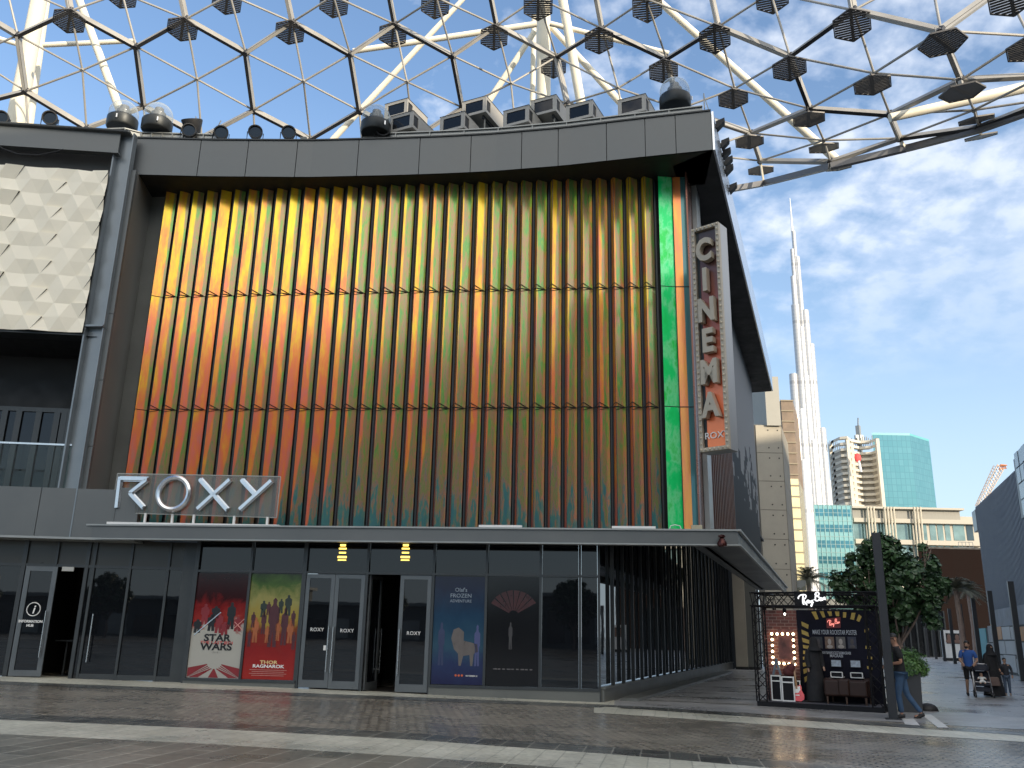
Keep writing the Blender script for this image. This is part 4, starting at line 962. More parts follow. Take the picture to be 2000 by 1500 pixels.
# cable loop and small junction box on the canopy
mb = MB(); q = [RS(x, y, .85) for x, y in ((1308, 1033), (1310, 1027), (1318, 1025), (1328, 1027), (1331, 1034))]; mb.tube(q, .012, 5); solo('cable_loop', mb, WHITEM, 'small pale cable loop on the canopy below the green strip', 'cable')
mb = MB(); q = W3(FP(1350, 1030, .8)[0], .8, ZC1 + .05); mb.box(q, EX * .28, EN * .12, Z * .12); solo('junction_box', mb, mat('yellowed box', (.4, .36, .25), .5), 'small yellowish box on the canopy beside the blade sign', 'box', bevel=.01)
for px0, px1 in ((936, 1020), (1195, 1280)):
    mb = MB(); a, b = FP(px0, 1032, D1 - .1)[0], FP(px1, 1032, D1 - .1)[0]; mb.box(W3(a, D1 - .12, ZC1 + .055), EX * (b - a), EN * .14, Z * .06)
    solo('white_batten', mb, WHITEM, 'long white batten lying on the canopy edge, ' + ('below the middle of the coloured wall' if px0 < 1000 else 'near the green strip'), 'batten', 'white battens on the canopy')
# ================================================================== ROOF EQUIPMENT
def RP(px, py, d): u, z = FP(px, py, d); return W3(u, d, z)
PROJ = mat('light grey projector housing', (.36, .345, .31), .5, .1, .08, 3)
def projector():
    r = thing('projector_housing', (0, 0, 0), 'x', 'projector', 'projector housings along the roof edge')
    w, l, h = .92, 1.3, .60
    mb = MB(); th = .035                    # open-fronted shell: front at y=0, body towards +y
    mb.box((-w / 2, 0, h - th), (w, 0, 0), (0, l, 0), (0, 0, th)); mb.box((-w / 2, 0, 0), (w, 0, 0), (0, l, 0), (0, 0, th))
    mb.box((-w / 2, 0, th), (th, 0, 0), (0, l, 0), (0, 0, h - 2 * th)); mb.box((w / 2 - th, .34, th), (th, 0, 0), (0, l - .34, 0), (0, 0, h - 2 * th)); mb.box((w / 2 - th, 0, th), (th, 0, 0), (0, .06, 0), (0, 0, h - 2 * th))
    mb.box((w / 2 - th, .06, th), (th, 0, 0), (0, .28, 0), (0, 0, .07)); mb.box((w / 2 - th, .06, h - th - .07), (th, 0, 0), (0, .28, 0), (0, 0, .07))
    mb.box((-w / 2 + th, l - th, th), (w - 2 * th, 0, 0), (0, th, 0), (0, 0, h - 2 * th))
    mb.box((-w / 2 + th, 0.005, th), (.09, 0, 0), (0, .03, 0), (0, 0, h - 2 * th)); mb.box((w / 2 - th - .09, 0.005, th), (.09, 0, 0), (0, .03, 0), (0, 0, h - 2 * th))
    mb.box((-w / 2 + th + .09, 0.005, th), (w - .25, 0, 0), (0, .03, 0), (0, 0, .06)); mb.box((-w / 2 + th + .09, 0.005, h - th - .06), (w - .25, 0, 0), (0, .03, 0), (0, 0, .06))
    part(r, 'housing', mb, PROJ)
    mb = MB(); mb.box((-w / 2 + .1, .03, .09), (w - .22, 0, 0), (0, .008, 0), (0, 0, h - .18)); part(r, 'front_window', mb, GLASSD)
    mb = MB(); mb.box((w / 2 - th + .005, .07, .1), (.01, 0, 0), (0, .26, 0), (0, 0, h - .2)); part(r, 'side_vent', mb, BLACK)
    mb = MB(); mb.box((-w / 2 - .01, -.01, h), (w + .02, 0, 0), (0, l + .02, 0), (0, 0, .018)); part(r, 'lid', mb, SHADE)
    mb = MB()
    for x in (-w * .3, w * .3): mb.box((x - .03, .15, -.12), (.06, 0, 0), (0, l - .3, 0), (0, 0, .118))
    part(r, 'feet', mb, SHADE)
    return r
pr0 = projector(); first = True
plist = [(782, 254, -.2, 'at the left end, lower one of the stacked pair'), (772, 228, -.9, 'at the left end, upper one of the stacked pair'), (882, 255, -.3, 'low, left of the raised one that shows its underside'),
         (925, 224, -.9, 'raised on a stand, third from the right of the low ones, nearest the crossing tubes'), (1007, 243, -.25, 'low, between the two raised ones'), (1061, 222, -.8, 'raised highest, in front of the thick cream mast'),
         (1131, 233, -.15, 'low, just right of the raised one before the mast'), (1234, 222, .1, 'farthest right beside the glass globe')]
for px, py, d, w_ in plist:
    p = RP(px, py, d)
    lab = 'pale grey projector housing ' + w_
    lab = ' '.join(lab.split()[:16])
    if first: o = pr0; first = False; o.location = p; o.rotation_euler = (0, 0, R(-26)); o['label'] = lab
    else: o = dup(pr0, p, R(-26), lab)
    zr_ = ZPT_ + .37
    if p.z - zr_ > .35:                    # stand under the raised ones
        mb = MB(); c, s_ = math.cos(R(-26)), math.sin(R(-26))
        for a, b in ((-.3, .25), (.3, .25), (-.3, 1.0), (.3, 1.0)):
            q = V((p.x + a * c - b * s_, p.y + a * s_ + b * c, zr_)); mb.bar(q, V((q.x, q.y, p.z - .12)), .05, .05, (0, 1, 0))
        q = V((p.x - .6 * s_, p.y + .6 * c, zr_ + .2)); mb.cbox(q, .5, .4, .3, R(-26))
        solo('projector_stand', mb, GREYD, 'dark steel stand under the ' + {772: 'upper left', 925: 'raised middle', 1061: 'highest'}[px] + ' projector housing', 'stand', 'stands under projector housings')
# glass globes
GG = clear_glass('clear dome', (.88, .91, .93), .14, .9)
def globe():
    r = thing('glass_globe', (0, 0, 0), 'x', 'roof projector', 'glass globes on the roof')
    mb = MB(); mb.lathe((0, 0, 0), [(.46, 0), (.49, .04), (.49, .35), (.46, .38), (.3, .38)], 28); part(r, 'base', mb, SHADE, True)
    mb = MB(); mb.lathe((0, 0, .38), [(.30, 0), (.30, .14), (.23, .16), (.23, .30), (.16, .34), (.14, .48), (.02, .54)], 20); part(r, 'lens_unit', mb, mat('grey lens unit', (.16, .16, .16), .35, .4, .1, 4), True)
    mb = MB(); mb.lathe((0, 0, .38), [(.47 * math.cos(a) + .0, .18 + .47 * math.sin(a)) for a in [R(x) for x in range(-18, 91, 9)]], 28); part(r, 'dome', mb, GG, True)
    mb = MB(); mb.box((.04, -.56, .1), (.04, 0, 0), (0, .03, 0), (0, 0, .14)); part(r, 'latch', mb, STEEL)
    return r
g0 = globe()
for i, (px, py, d, w_) in enumerate([(237, 252, .4, 'clear glass globe on black base, leftmost on the roof'), (305, 257, .4, 'clear glass globe on black base, second from the left on the roof'), (733, 262, .0, 'clear glass globe on black base behind a floodlight, left of the projectors'), (1319, 211, .35, 'clear glass globe on black base at the right roof corner')]):
    p = RP(px, py, d)
    if i == 0: g0.location = p; g0['label'] = w_
    else: dup(g0, p, .3 * i, w_)
def flood():
    r = thing('floodlight', (0, 0, 0), 'x', 'floodlight', 'round floodlights along the roof edge')
    mb = MB(); ax = V((.25, -1, -.15)).normalized(); c = V((0, 0, .34)); mb.lathe(c - ax * .2, [(.14, 0), (.2, .05), (.235, .25), (.235, .32), (.20, .32), (.19, .25), (.05, .24)], 20, ax); part(r, 'lamp_body', mb, RUBBER, True)
    mb = MB(); mb.lathe(c + ax * .045, [(.19, 0), (.19, .006)], 20, ax); part(r, 'lens', mb, GLASSD)
    mb = MB(); s_ = ax.cross(Z).normalized()
    mb.tube([c + s_ * .25, c + s_ * .25 - Z * .30, c - s_ * .25 - Z * .30, c - s_ * .25], .017, 6); mb.tube([c - Z * .3, c - Z * .38], .03, 6); part(r, 'yoke', mb, SHADE)
    return r
f0 = flood()
fl = [(0, 250, 'left', 'cut off at the left picture edge, above the relief wall'), (95, 250, 'left', 'above the white relief wall, clear of others'), (367, 274, 'c', 'below the tilted black drum right of the globes'), (430, 278, 'c', 'first right of the tilted black drum'), (497, 277, 'c', 'middle of the three right of the tilted drum'), (562, 278, 'c', 'beside a small bracket, right of its two neighbours'), (746, 272, 'c', 'in front of the third glass globe')]
for i, (px, py, k, w_) in enumerate(fl):
    p = RP(px, py, D1 - .15) if k == 'c' else LW(LP(px, py, .0)[0], 0, LP(px, py, 0)[1])
    if k == 'c':
        q = pl_at(max(250, px)); p = onplane(px, py, V((q.x, q.y, 0)) - EN * .1, EN)
    lab = 'round black floodlight ' + w_
    if i == 0: f0.location = p; f0['label'] = lab
    else: dup(f0, p, 0, lab)
q = pl_at(372); p = onplane(378, 262, V((q.x, q.y, 0)) - EN * .4, EN)
rd = thing('tilted_drum', p, 'large black drum tilted skyward beside the second glass globe', 'drum light')
mb = MB(); mb.lathe(p, [(.20, 0), (.24, .1), (.34, .42), (.34, .46), (.30, .46), (.25, .3)], 20, V((-.1, -.45, 1))); part(rd, 'drum', mb, RUBBER, True)
mb = MB(); mb.tube([p + Z * .05 + V((.1, 0, 0)), p + V((.08, -.2, .55))], .02, 6); part(rd, 'strut', mb, GREYL)
p = onplane(412, 274, V((q.x, q.y, 0)) - EN * .3, EN)
mb = MB(); mb.tube([p, p + V((.25, 0, .75))], .018, 5); mb.tube([p + V((.3, 0, 0)), p + V((.05, 0, .45))], .014, 5); mb.tube([p + V((-.1, 0, .3)), p + V((.25, 0, .1))], .014, 5); mb.box(p + V((.15, 0, .15)), (.14, 0, .12), (0, .05, 0), (-.04, 0, .2))
solo('roof_bracket', mb, SHADE, 'thin tripod bracket standing between floodlights on the roof edge', 'bracket')
q = pl_at(590); p = onplane(588, 278, V((q.x, q.y, 0)) - EN * .2, EN)
mb = MB(); mb.box(p, (.22, 0, 0), (0, .12, 0), (-.06, 0, .22)); mb.tube([p + V((.1, .05, 0)), p + V((.12, .05, -.15))], .02, 5); solo('roof_box', mb, GREYD, 'small tilted grey box right of the floodlight row on the roof', 'box', bevel=.01)
mb = MB(); p = RP(1376, 213, .6); mb.tube([p, p + Z * .55], .02, 6); mb.tube([p + V((.12, 0, 0)), p + Z * .5], .014, 6); solo('roof_rod', mb, GREYL, 'short thin rod with stay at the right roof corner', 'rod')
# wedge floodlights down the street side of the roof
def sflood():
    r = thing('wedge_floodlight', (0, 0, 0), 'x', 'floodlight', 'wedge floodlights on the street side of the roof')
    mb = MB(); mb.ext([(0, 0, .0), (.42, 0, .12), (.40, 0, -.08), (.06, 0, -.42), (0, 0, -.42)], (0, .38, 0)); part(r, 'lamp_body', mb, RUBBER, bevel=.015)
    mb = MB(); mb.box((-.1, .12, -.3), (.1, 0, 0), (0, .14, 0), (0, 0, .2)); part(r, 'bracket', mb, SHADE)
    return r
s0 = sflood(); 
for i, (px, py) in enumerate([(1398, 236), (1408, 274), (1411, 293), (1415, 309), (1416, 325), (1424, 361)]):
    p = onplane(px, py, top_corner + GN * .09, GN)
    lab = 'black wedge floodlight on the street side of the roof, ' + ORD[i] + ' from the top'
    if i == 0: s0.location = p; s0.rotation_euler = (0, 0, -AG); s0.scale = (.62,) * 3; s0['label'] = lab
    else: dup(s0, p, -AG, lab, .62)

# ================================================================== STEEL LATTICE SHELL
def dep(x, y):     # depth of the shell along the view axis
    ks = [(135, 40, 59), (355, 57, 58), (566, 62, 57), (768, 68, 55), (965, 70, 55), (1170, 77, 57), (1082, 130, 52), (1290, 40, 61), (1396, 75, 62), (1296, 138, 57), (1432, 193, 58), (1464, 277, 54), (1485, 333, 50), (1542, 134, 66), (1582, 234, 62), (1609, 290, 58), (1664, 49, 72), (1704, 166, 70), (1841, 84, 80), (1760, 289, 59), (1879, 180, 75), (1916, 266, 63), (1907, 234, 66), (443, 5, 59), (650, 10, 59), (850, 10, 58), (50, 180, 57), (280, 210, 55), (600, 270, 53), (900, 250, 52), (1995, 95, 78)]
    a = b = 0
    for kx, ky, w in ks:
        q = 1 / (((x - kx) / 1.3) ** 2 + (y - ky) ** 2 + 900) ** 1.5; a += q * w; b += q
    return FPX * 1.68 / (a / b)
nodes = {}
def nd(k, x, y, t): nodes[k] = (x, y, t)
raw = [  # columns from left to right: (x, y, type) going down
 [(-75, -100, 'H'), (-68, 8, 'H'), (-58, 108, 'C'), (-55, 205, 'H')],
 [(10, -35, 'C'), (35, 69, 'H'), (50, 178, 'H'), (58, 292, 'C')],
 [(118, -85, 'H'), (138, 21, 'H'), (161, 137, 'C'), (169, 250, 'H'), (172, 350, 'H')],
 [(238, -14, 'C'), (266, 91, 'H'), (281, 208, 'H'), (285, 308, 'C')],
 [(340, -72, 'H'), (363, 37, 'H'), (385, 155, 'C'), (394, 268, 'H'), (397, 360, 'H')],
 [(449, -10, 'C'), (480, 103, 'H'), (495, 215, 'H'), (500, 312, 'C')],
 [(547, -72, 'H'), (571, 43, 'H'), (593, 159, 'C'), (606, 272, 'H'), (610, 350, 'H')],
 [(651, -8, 'C'), (684, 106, 'H'), (702, 216, 'H'), (710, 318, 'C')],
 [(748, -75, 'H'), (771, 47, 'H'), (795, 160, 'C'), (808, 270, 'H'), (813, 350, 'H')],
 [(852, -5, 'C'), (884, 109, 'H'), (903, 210, 'H'), (912, 305, 'C')],
 [(945, -75, 'H'), (970, 50, 'H'), (998, 163, 'C'), (1008, 262, 'H'), (1014, 340, 'H')],
 [(1050, -5, 'C'), (1087, 111, 'H'), (1108, 202, 'H'), (1118, 290, 'C')],
 [(1152, -70, 'H'), (1176, 56, 'H'), (1207, 172, 'C'), (1225, 262, 'H')],
 [(1262, -2, 'C'), (1302, 115, 'H'), (1327, 213, 'H'), (1352, 300, 'C')],
 [(1376, -70, 'H'), (1403, 52, 'H'), (1435, 173, 'C'), (1467, 260, 'H'), (1485, 314, 'H')],
 [(1505, -14, 'C'), (1543, 110, 'H'), (1582, 212, 'H'), (1609, 274, 'C'), (1622, 316, 'H')],
 [(1650, -75, 'H'), (1667, 20, 'H'), (1707, 143, 'C'), (1738, 223, 'H'), (1757, 270, 'H')],
 [(1815, -60, 'C'), (1838, 60, 'H'), (1877, 156, 'H'), (1902, 215, 'C'), (1912, 248, 'H')],
 [(1960, -28, 'H'), (2010, 70, 'C'), (2040, 147, 'H'), (2055, 192, 'H')]]
npos = {}
for ci, col_ in enumerate(raw):
    for ri, (x, y, t) in enumerate(col_):
        D = dep(x, y)
        if ci == 17 and False: pass
        npos[(ci, ri)] = (atd(x, y, D), t, x, y)
edges = []
for ci, col_ in enumerate(raw):
    for ri in range(len(col_) - 1): edges.append(((ci, ri), (ci, ri + 1)))
    if ci + 1 < len(raw):
        L_ = 112
        for ri, (x, y, t) in enumerate(col_):
            for rj, (x2, y2, t2) in enumerate(raw[ci + 1]):
                lim = 88 if ci < 12 else 110
                dy = y2 - y
                if abs(dy) < lim and not (t == 'C' and t2 == 'C'): edges.append(((ci, ri), (ci + 1, rj)))
# prune on the right, where the rows close up
bad = set()
def E_(a, b): return (a, b) in edgeset
edgeset = set(edges)
right_ok = {((13, 0), (14, 0)), ((13, 0), (14, 1)), ((13, 1), (14, 1)), ((13, 1), (14, 2)), ((13, 2), (14, 2)), ((13, 2), (14, 3)), ((13, 3), (14, 3)), ((13, 3), (14, 4)),
            ((14, 0), (15, 0)), ((14, 1), (15, 0)), ((14, 1), (15, 1)), ((14, 2), (15, 1)), ((14, 2), (15, 2)), ((14, 3), (15, 2)), ((14, 3), (15, 3)), ((14, 4), (15, 3)), ((14, 4), (15, 4)),
            ((15, 0), (16, 0)), ((15, 0), (16, 1)), ((15, 1), (16, 1)), ((15, 1), (16, 2)), ((15, 2), (16, 2)), ((15, 2), (16, 3)), ((15, 3), (16, 3)), ((15, 3), (16, 4)), ((15, 4), (16, 4)),
            ((16, 0), (17, 0)), ((16, 1), (17, 0)), ((16, 1), (17, 1)), ((16, 2), (17, 1)), ((16, 2), (17, 2)), ((16, 3), (17, 2)), ((16, 3), (17, 3)), ((16, 4), (17, 3)), ((16, 4), (17, 4)),
            ((17, 0), (18, 0)), ((17, 1), (18, 0)), ((17, 1), (18, 1)), ((17, 2), (18, 1)), ((17, 2), (18, 2)), ((17, 3), (18, 2)), ((17, 3), (18, 3)), ((17, 4), (18, 3)),
            ((12, 0), (13, 0)), ((12, 1), (13, 0)), ((12, 1), (13, 1)), ((12, 2), (13, 1)), ((12, 2), (13, 2)), ((12, 3), (13, 2)), ((12, 3), (13, 3))}
edges = [e for e in edges if e[0][0] == e[1][0] or e[0][0] < 12 or e in right_ok]
sh = thing('steel_lattice_shell', atd(1000, -200, 50), 'cream and dark steel lattice shell of hexagons and triangles overhead', 'lattice canopy')
VX = RX
heavy, light_ = [], []
for a, b in edges:
    A, ta, xa, ya = npos[a]; B, tb_, xb, yb = npos[b]
    vis = max(ya, yb) > -5 and (min(ya, yb) < 262 if max(xa, xb) < 1330 else True)
    (heavy if ta == 'H' and tb_ == 'H' else light_).append((vis, A, B))
heavy.sort(key=lambda q: not q[0]); light_.sort(key=lambda q: not q[0])
def bdir(A, B):
    v = ((A + B) / 2 - CAM).normalized(); return (v * .62 + Z * .62 + RX * .34).normalized()
extra_h, extra_l = MB(), MB()
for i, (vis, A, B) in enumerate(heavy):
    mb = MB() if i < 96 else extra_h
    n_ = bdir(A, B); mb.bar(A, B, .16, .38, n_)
    mb.c = 1; nn = n_; mb.bar(A - nn * .197, B - nn * .197, .19, .014, n_); mb.c = 0  # dark strip paints the shade on the beam's underside
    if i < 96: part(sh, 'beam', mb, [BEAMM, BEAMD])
for i, (vis, A, B) in enumerate(light_):
    mb = MB() if i < 96 else extra_l
    mb.tube([A, B], .06, 8)
    if i < 96: part(sh, 'strut', mb, BEAMM, True)
if extra_h.v: part(sh, 'beam', extra_h, [BEAMM, BEAMD], kind='stuff')
if extra_l.v: part(sh, 'strut', extra_l, BEAMM, kind='stuff')
vis_n = sorted([(k, v) for k, v in npos.items() if -30 < v[3] < 330 and -20 < v[2] < 2030], key=lambda q: q[0])
for k, (P_, t, x, y) in vis_n:
    v = (P_ - CAM).normalized(); mb = MB(); s_ = .17 if t == 'H' else .12
    n_ = bdir(P_, P_); mb.lathe(P_ - n_ * (.20 if t == 'H' else .08), [(s_, 0), (s_, .38 if t == 'H' else .16)], 6, n_); part(sh, 'joint', mb, BEAMD if t == 'H' else BEAMM)
# rim beam below the last row
rim = [(1290, 398), (1425, 370), (1492, 358), (1622, 325), (1770, 290), (1912, 253), (2060, 200)]
rp_ = [atd(x, y, dep(x, y) - .3) for x, y in rim]
for a, b in zip(rp_, rp_[1:]):
    mb = MB(); mb.bar(a, b, .28, .34, Z); part(sh, 'rim_beam', mb, mat('grey rim steel', (.15, .15, .155), .45, .3, .1, 1))
for k, i in (((14, 4), 2), ((15, 4), 3), ((16, 4), 4), ((17, 4), 5)):
    mb = MB(); mb.bar(npos[k][0], rp_[i] - Z * .15, .18, .1, RX); part(sh, 'hanger', mb, CREAMS)
# hexagonal light panels
HEXM = mat('dark perforated panel', (.13, .122, .115), .5, .3, .2, 6)
def hexpanel(px, py, w, s, rot=0., label=''):
    D = FPX * 1.68 / w; c = atd(px, py, D); v = (c - CAM).normalized()
    hx = v.cross(Z).normalized(); vertical = hx.cross(v).normalized()          # screen-up
    # panel normal between straight down and towards the viewer so that it looks s times as high as wide
    el = math.asin(v.z); tilt = math.asin(min(.98, s)) - el
    hor = V((v.x, v.y, 0)).normalized(); n_ = (-Z * math.cos(tilt) - hor * math.sin(tilt)).normalized()
    ax = hx; ay = n_.cross(ax).normalized()
    ca, sa = math.cos(rot), math.sin(rot); ax, ay = ax * ca + ay * sa, ay * ca - ax * sa
    r = .90
    root = thing('hexagonal_light_panel', c, label, 'light panel', 'hexagonal panels hanging under the lattice shell')
    H = [c + ax * r * math.sin(R(60 * i)) + ay * r * math.cos(R(60 * i)) for i in range(6)]
    mb = MB()
    for i in range(6): mb.bar(H[i], H[(i + 1) % 6], .05, .07, n_)
    mb.bar(H[0], H[3], .14, .05, n_)
    part(root, 'frame', mb, HEXM)
    mb = MB(); ns = 13
    for i in range(ns):
        t = -r * .93 + 2 * r * .93 * (i + .5) / ns
        # chord of the hexagon along ax at height t (pointy along ay)
        hw = r * .866 if abs(t) < r / 2 else (r - abs(t)) * 1.732
        hw -= .03; wd = .10
        if hw > .05: mb.bar(c + ay * t - ax * hw, c + ay * t + ax * hw, wd, .02, n_)
    part(root, 'louvres', mb, HEXM)
    mb = MB(); mb.bar(c + n_ * -.04, c - n_ * .42 + Z * .1, .16, .16, ax); mb.tube([c + ay * .3, c + ay * .5 + Z * .5, c - n_ * .5 + Z * .2], .012, 5); part(root, 'hanger', mb, BEAMM)
    return root
hp = [(135, 41, 59, .72, 'second row, first from the left'), (356, 57, 58, .72, 'second row, second from the left'), (566, 63, 57, .74, 'second row, third from the left'), (767, 68, 55, .76, 'second row, fourth from the left'), (965, 73, 55, .80, 'second row, fifth from the left, above the projectors'), (1170, 79, 58, .80, 'second row, right of the thick cream mast'),
      (1396, 76, 62, .84, 'second row, above the right roof corner'), (1081, 130, 51, .80, 'in front of the thick cream mast'), (1296, 139, 58, .72, 'right above the glass globe at the roof corner'), (1432, 193, 59, .60, 'centre of a hexagon right of the roof corner'),
      (1464, 277, 56, .44, 'just right of the wedge floodlights'), (1486, 333, 50, .34, 'lowest left one by the rim beam'), (1542, 134, 66, .66, 'below a joint left of centre in the right part'), (1580, 233, 62, .44, 'over the tip of the tall tower'), (1609, 289, 58, .30, 'over the tall tower, touching the lowest row'),
      (1664, 49, 72, .80, 'large, near the top right of the frame'), (1704, 166, 71, .50, 'centre of a hexagon in the right part'), (1841, 84, 82, .56, 'largest, below a joint at the upper right'), (1761, 289, 58, .16, 'seen edge on near the rim beam'), (1879, 180, 77, .40, 'above the thick pale tube at right'),
      (1907, 234, 66, .18, 'seen almost edge on at right below the thick tube'), (1916, 267, 60, .12, 'hanging under the rim beam at far right'), (1638, 328, 50, .18, 'clamped on the rim beam'), (443, 4, 57, .76, 'top row, cut by the picture edge, second from the left'), (238, -7, 56, .74, 'top row, cut by the picture edge, first from the left'),
      (652, 9, 57, .80, 'top row, third from the left'), (850, 9, 57, .86, 'top row, fourth from the left'), (1051, 11, 59, .86, 'top row, above the thick cream mast'), (1264, 13, 60, .92, 'top row, sixth from the left'), (1508, -4, 64, .86, 'top row, above the tall tower'), (1975, -5, 84, .8, 'top right corner, cut by the picture edge'), (2008, 96, 78, .55, 'cut by the right picture edge')]
for i, (x, y, w, s_, l_) in enumerate(hp): hexpanel(x, y, w, s_, R(0) if i not in (17, 19) else R(25), 'dark hexagonal panel, ' + l_)

# ================================================================== CREAM MASTS
def mast(name, tubes, label):
    root = None
    for x0, y0, x1, y1, w0, w1, D in tubes:
        a, b = atd(x0, y0, D), atd(x1, y1, D)
        if root is None: root = thing(name, b, label, 'mast', None)
        mb = MB(); mb.tube([a, b], [w0 * D / FPX / 2, w1 * D / FPX / 2], 20); part(root, 'tube', mb, CREAMS, True)
    return root
def ext_(x0, y0, x1, y1, t=-.3, u=1.6): return (x0 + (x1 - x0) * t, y0 + (y1 - y0) * t, x0 + (x1 - x0) * u, y0 + (y1 - y0) * u)
mast('leaning_mast', [(*ext_(76, 0, 30, 243, -.3, 1.7), 27, 38, 58), (*ext_(90, 0, 56, 243, -.3, 1.7), 14, 19, 60), (85, 88, 264, 80, 10, 9, 56), (-60, 58, 33, 86, 11, 9, 57)], 'thick cream tubular mast with side arms at the left behind the roof')
mast('tube_brace', [(*ext_(153, -5, 234, 215, -.2, 1.5), 14, 17, 54)], 'single slanting cream tube ending behind the left glass globe')
mast('tripod_mast', [(1061, -60, 1062, 420, 27, 29, 60), (1043, 30, 1036, 420, 10, 12, 62), (*ext_(1099, 0, 1137, 215, -.3, 1.9), 18, 19, 58), (1048, 47, 690, 100, 12, 11, 58), (1074, 46, 1306, 104, 10, 9, 58), (1044, 62, 884, 305, 11, 14, 61), (1076, 52, 1225, 215, 11, 15, 60)], 'thick cream mast with radiating tubes behind the projector housings')
mast('tube_brace', [(940, -40, 560, 370, 9, 13, 64)], 'long thin cream tube crossing behind the third glass globe')
mast('tube_brace', [(1262, -20, 1640, 318, 13, 17, 60)], 'long cream tube slanting down to the right above the tall tower')
mast('edge_tube', [(1738, 230, 2060, 158, 17, 24, 42)], 'thick pale grey tube reaching in from the right below the lattice')
# ================================================================== BUILDINGS BEHIND THE CAMERA (unseen, set and sized to shade the plaza)
perp = V((-math.cos(SUN_AZ), math.sin(SUN_AZ), 0)); toS = V((math.sin(SUN_AZ), math.cos(SUN_AZ), 0))
STONE = mat('sand stone wall', (.17, .15, .12), .7, 0, .1, .4)
for i, (t0, t1, dd, hh) in enumerate([(-50, -14, 74, 37.5), (-15, 20, 70, 35.5), (19, 60, 76, 37.0), (59, 112, 72, 34.5)]):
    c0 = V((0, 20, 0)) + toS * dd + perp * t0; wv = perp * (t1 - t0); dv = toS * 16
    b = thing('plaza_building', c0 + wv / 2, 'sandstone building across the plaza behind the photographer, %s of the four, %s' % (ORD[i], ['tallest', 'lowest', 'second tallest', 'third tallest'][i]), 'building', 'buildings across the plaza')
    mb = MB(); mb.box(c0 - Z * 1, wv, dv, Z * (hh + 1)); part(b, 'wall', mb, STONE)
    mb = MB(); mb.box(c0 + Z * hh - toS * .3, wv, dv, Z * .5); part(b, 'roof', mb, GREYD)
    n_ = 6
    for r_ in range(7):
        mb = MB(); mb.box(c0 + Z * (1.2 + r_ * 4.4) - toS * .06 + wv * .04, wv * .92, toS * .05, Z * 2.6); w_ = part(b, 'window', mb, GLASSD)
        mb = MB()
        for k in range(9): mb.box(c0 + Z * (1.2 + r_ * 4.4) - toS * .14 + wv * (.04 + .92 * k / 8.05), perp * .18, toS * .08, Z * 2.6)
        part(w_, 'mullions', mb, GREYL)
for i, (x0, x1, yy, hh) in enumerate([(-95, -52, -66, 7.5), (-50, -22, -72, 5.2), (-20, 4, -64, 6.6)]):
    b = thing('plaza_pavilion', V(((x0 + x1) / 2, yy, 0)), 'low dark pavilion behind the photographer, %s from the plaza\'s west end, %s' % (ORD[i], ['tallest of the three', 'lowest of the three', 'next to the trees'][i]), 'pavilion', 'low pavilions behind the photographer')
    mb = MB(); mb.box(V((x0, yy - 12, gz(x0) - .5)), V((x1 - x0, 0, 0)), V((0, 12, 0)), Z * hh); part(b, 'wall', mb, GREYD)
    mb = MB(); mb.box(V((x0 - .6, yy - 12.5, gz(x0) - .5 + hh)), V((x1 - x0 + 1.2, 0, 0)), V((0, 13.6, 0)), Z * .4); part(b, 'roof', mb, GREYL)
    for k in range(8):
        a = x0 + (x1 - x0) * (k + .12) / 8; mb = MB(); mb.box(V((a, yy, .8)), V(((x1 - x0) / 8 * .76, 0, 0)), V((0, .08, 0)), Z * (hh - 2.6)); part(b, 'window', mb, mat('lit shop window', (.5, .5, .46), .3, 0, .4, .3) if k % 3 == 1 else GLASSD)
# ================================================================== DISTANT BUILDINGS
def vtop(px, py, y): p = aty(px, py, y); return V((p.x, p.y, 0)), p.z
def block(pts, h, z0=0.):       # pts plan points counter-clockwise
    mb = MB(); mb.ext([V((p.x, p.y, z0)) for p in pts], Z * (h - z0)); return mb
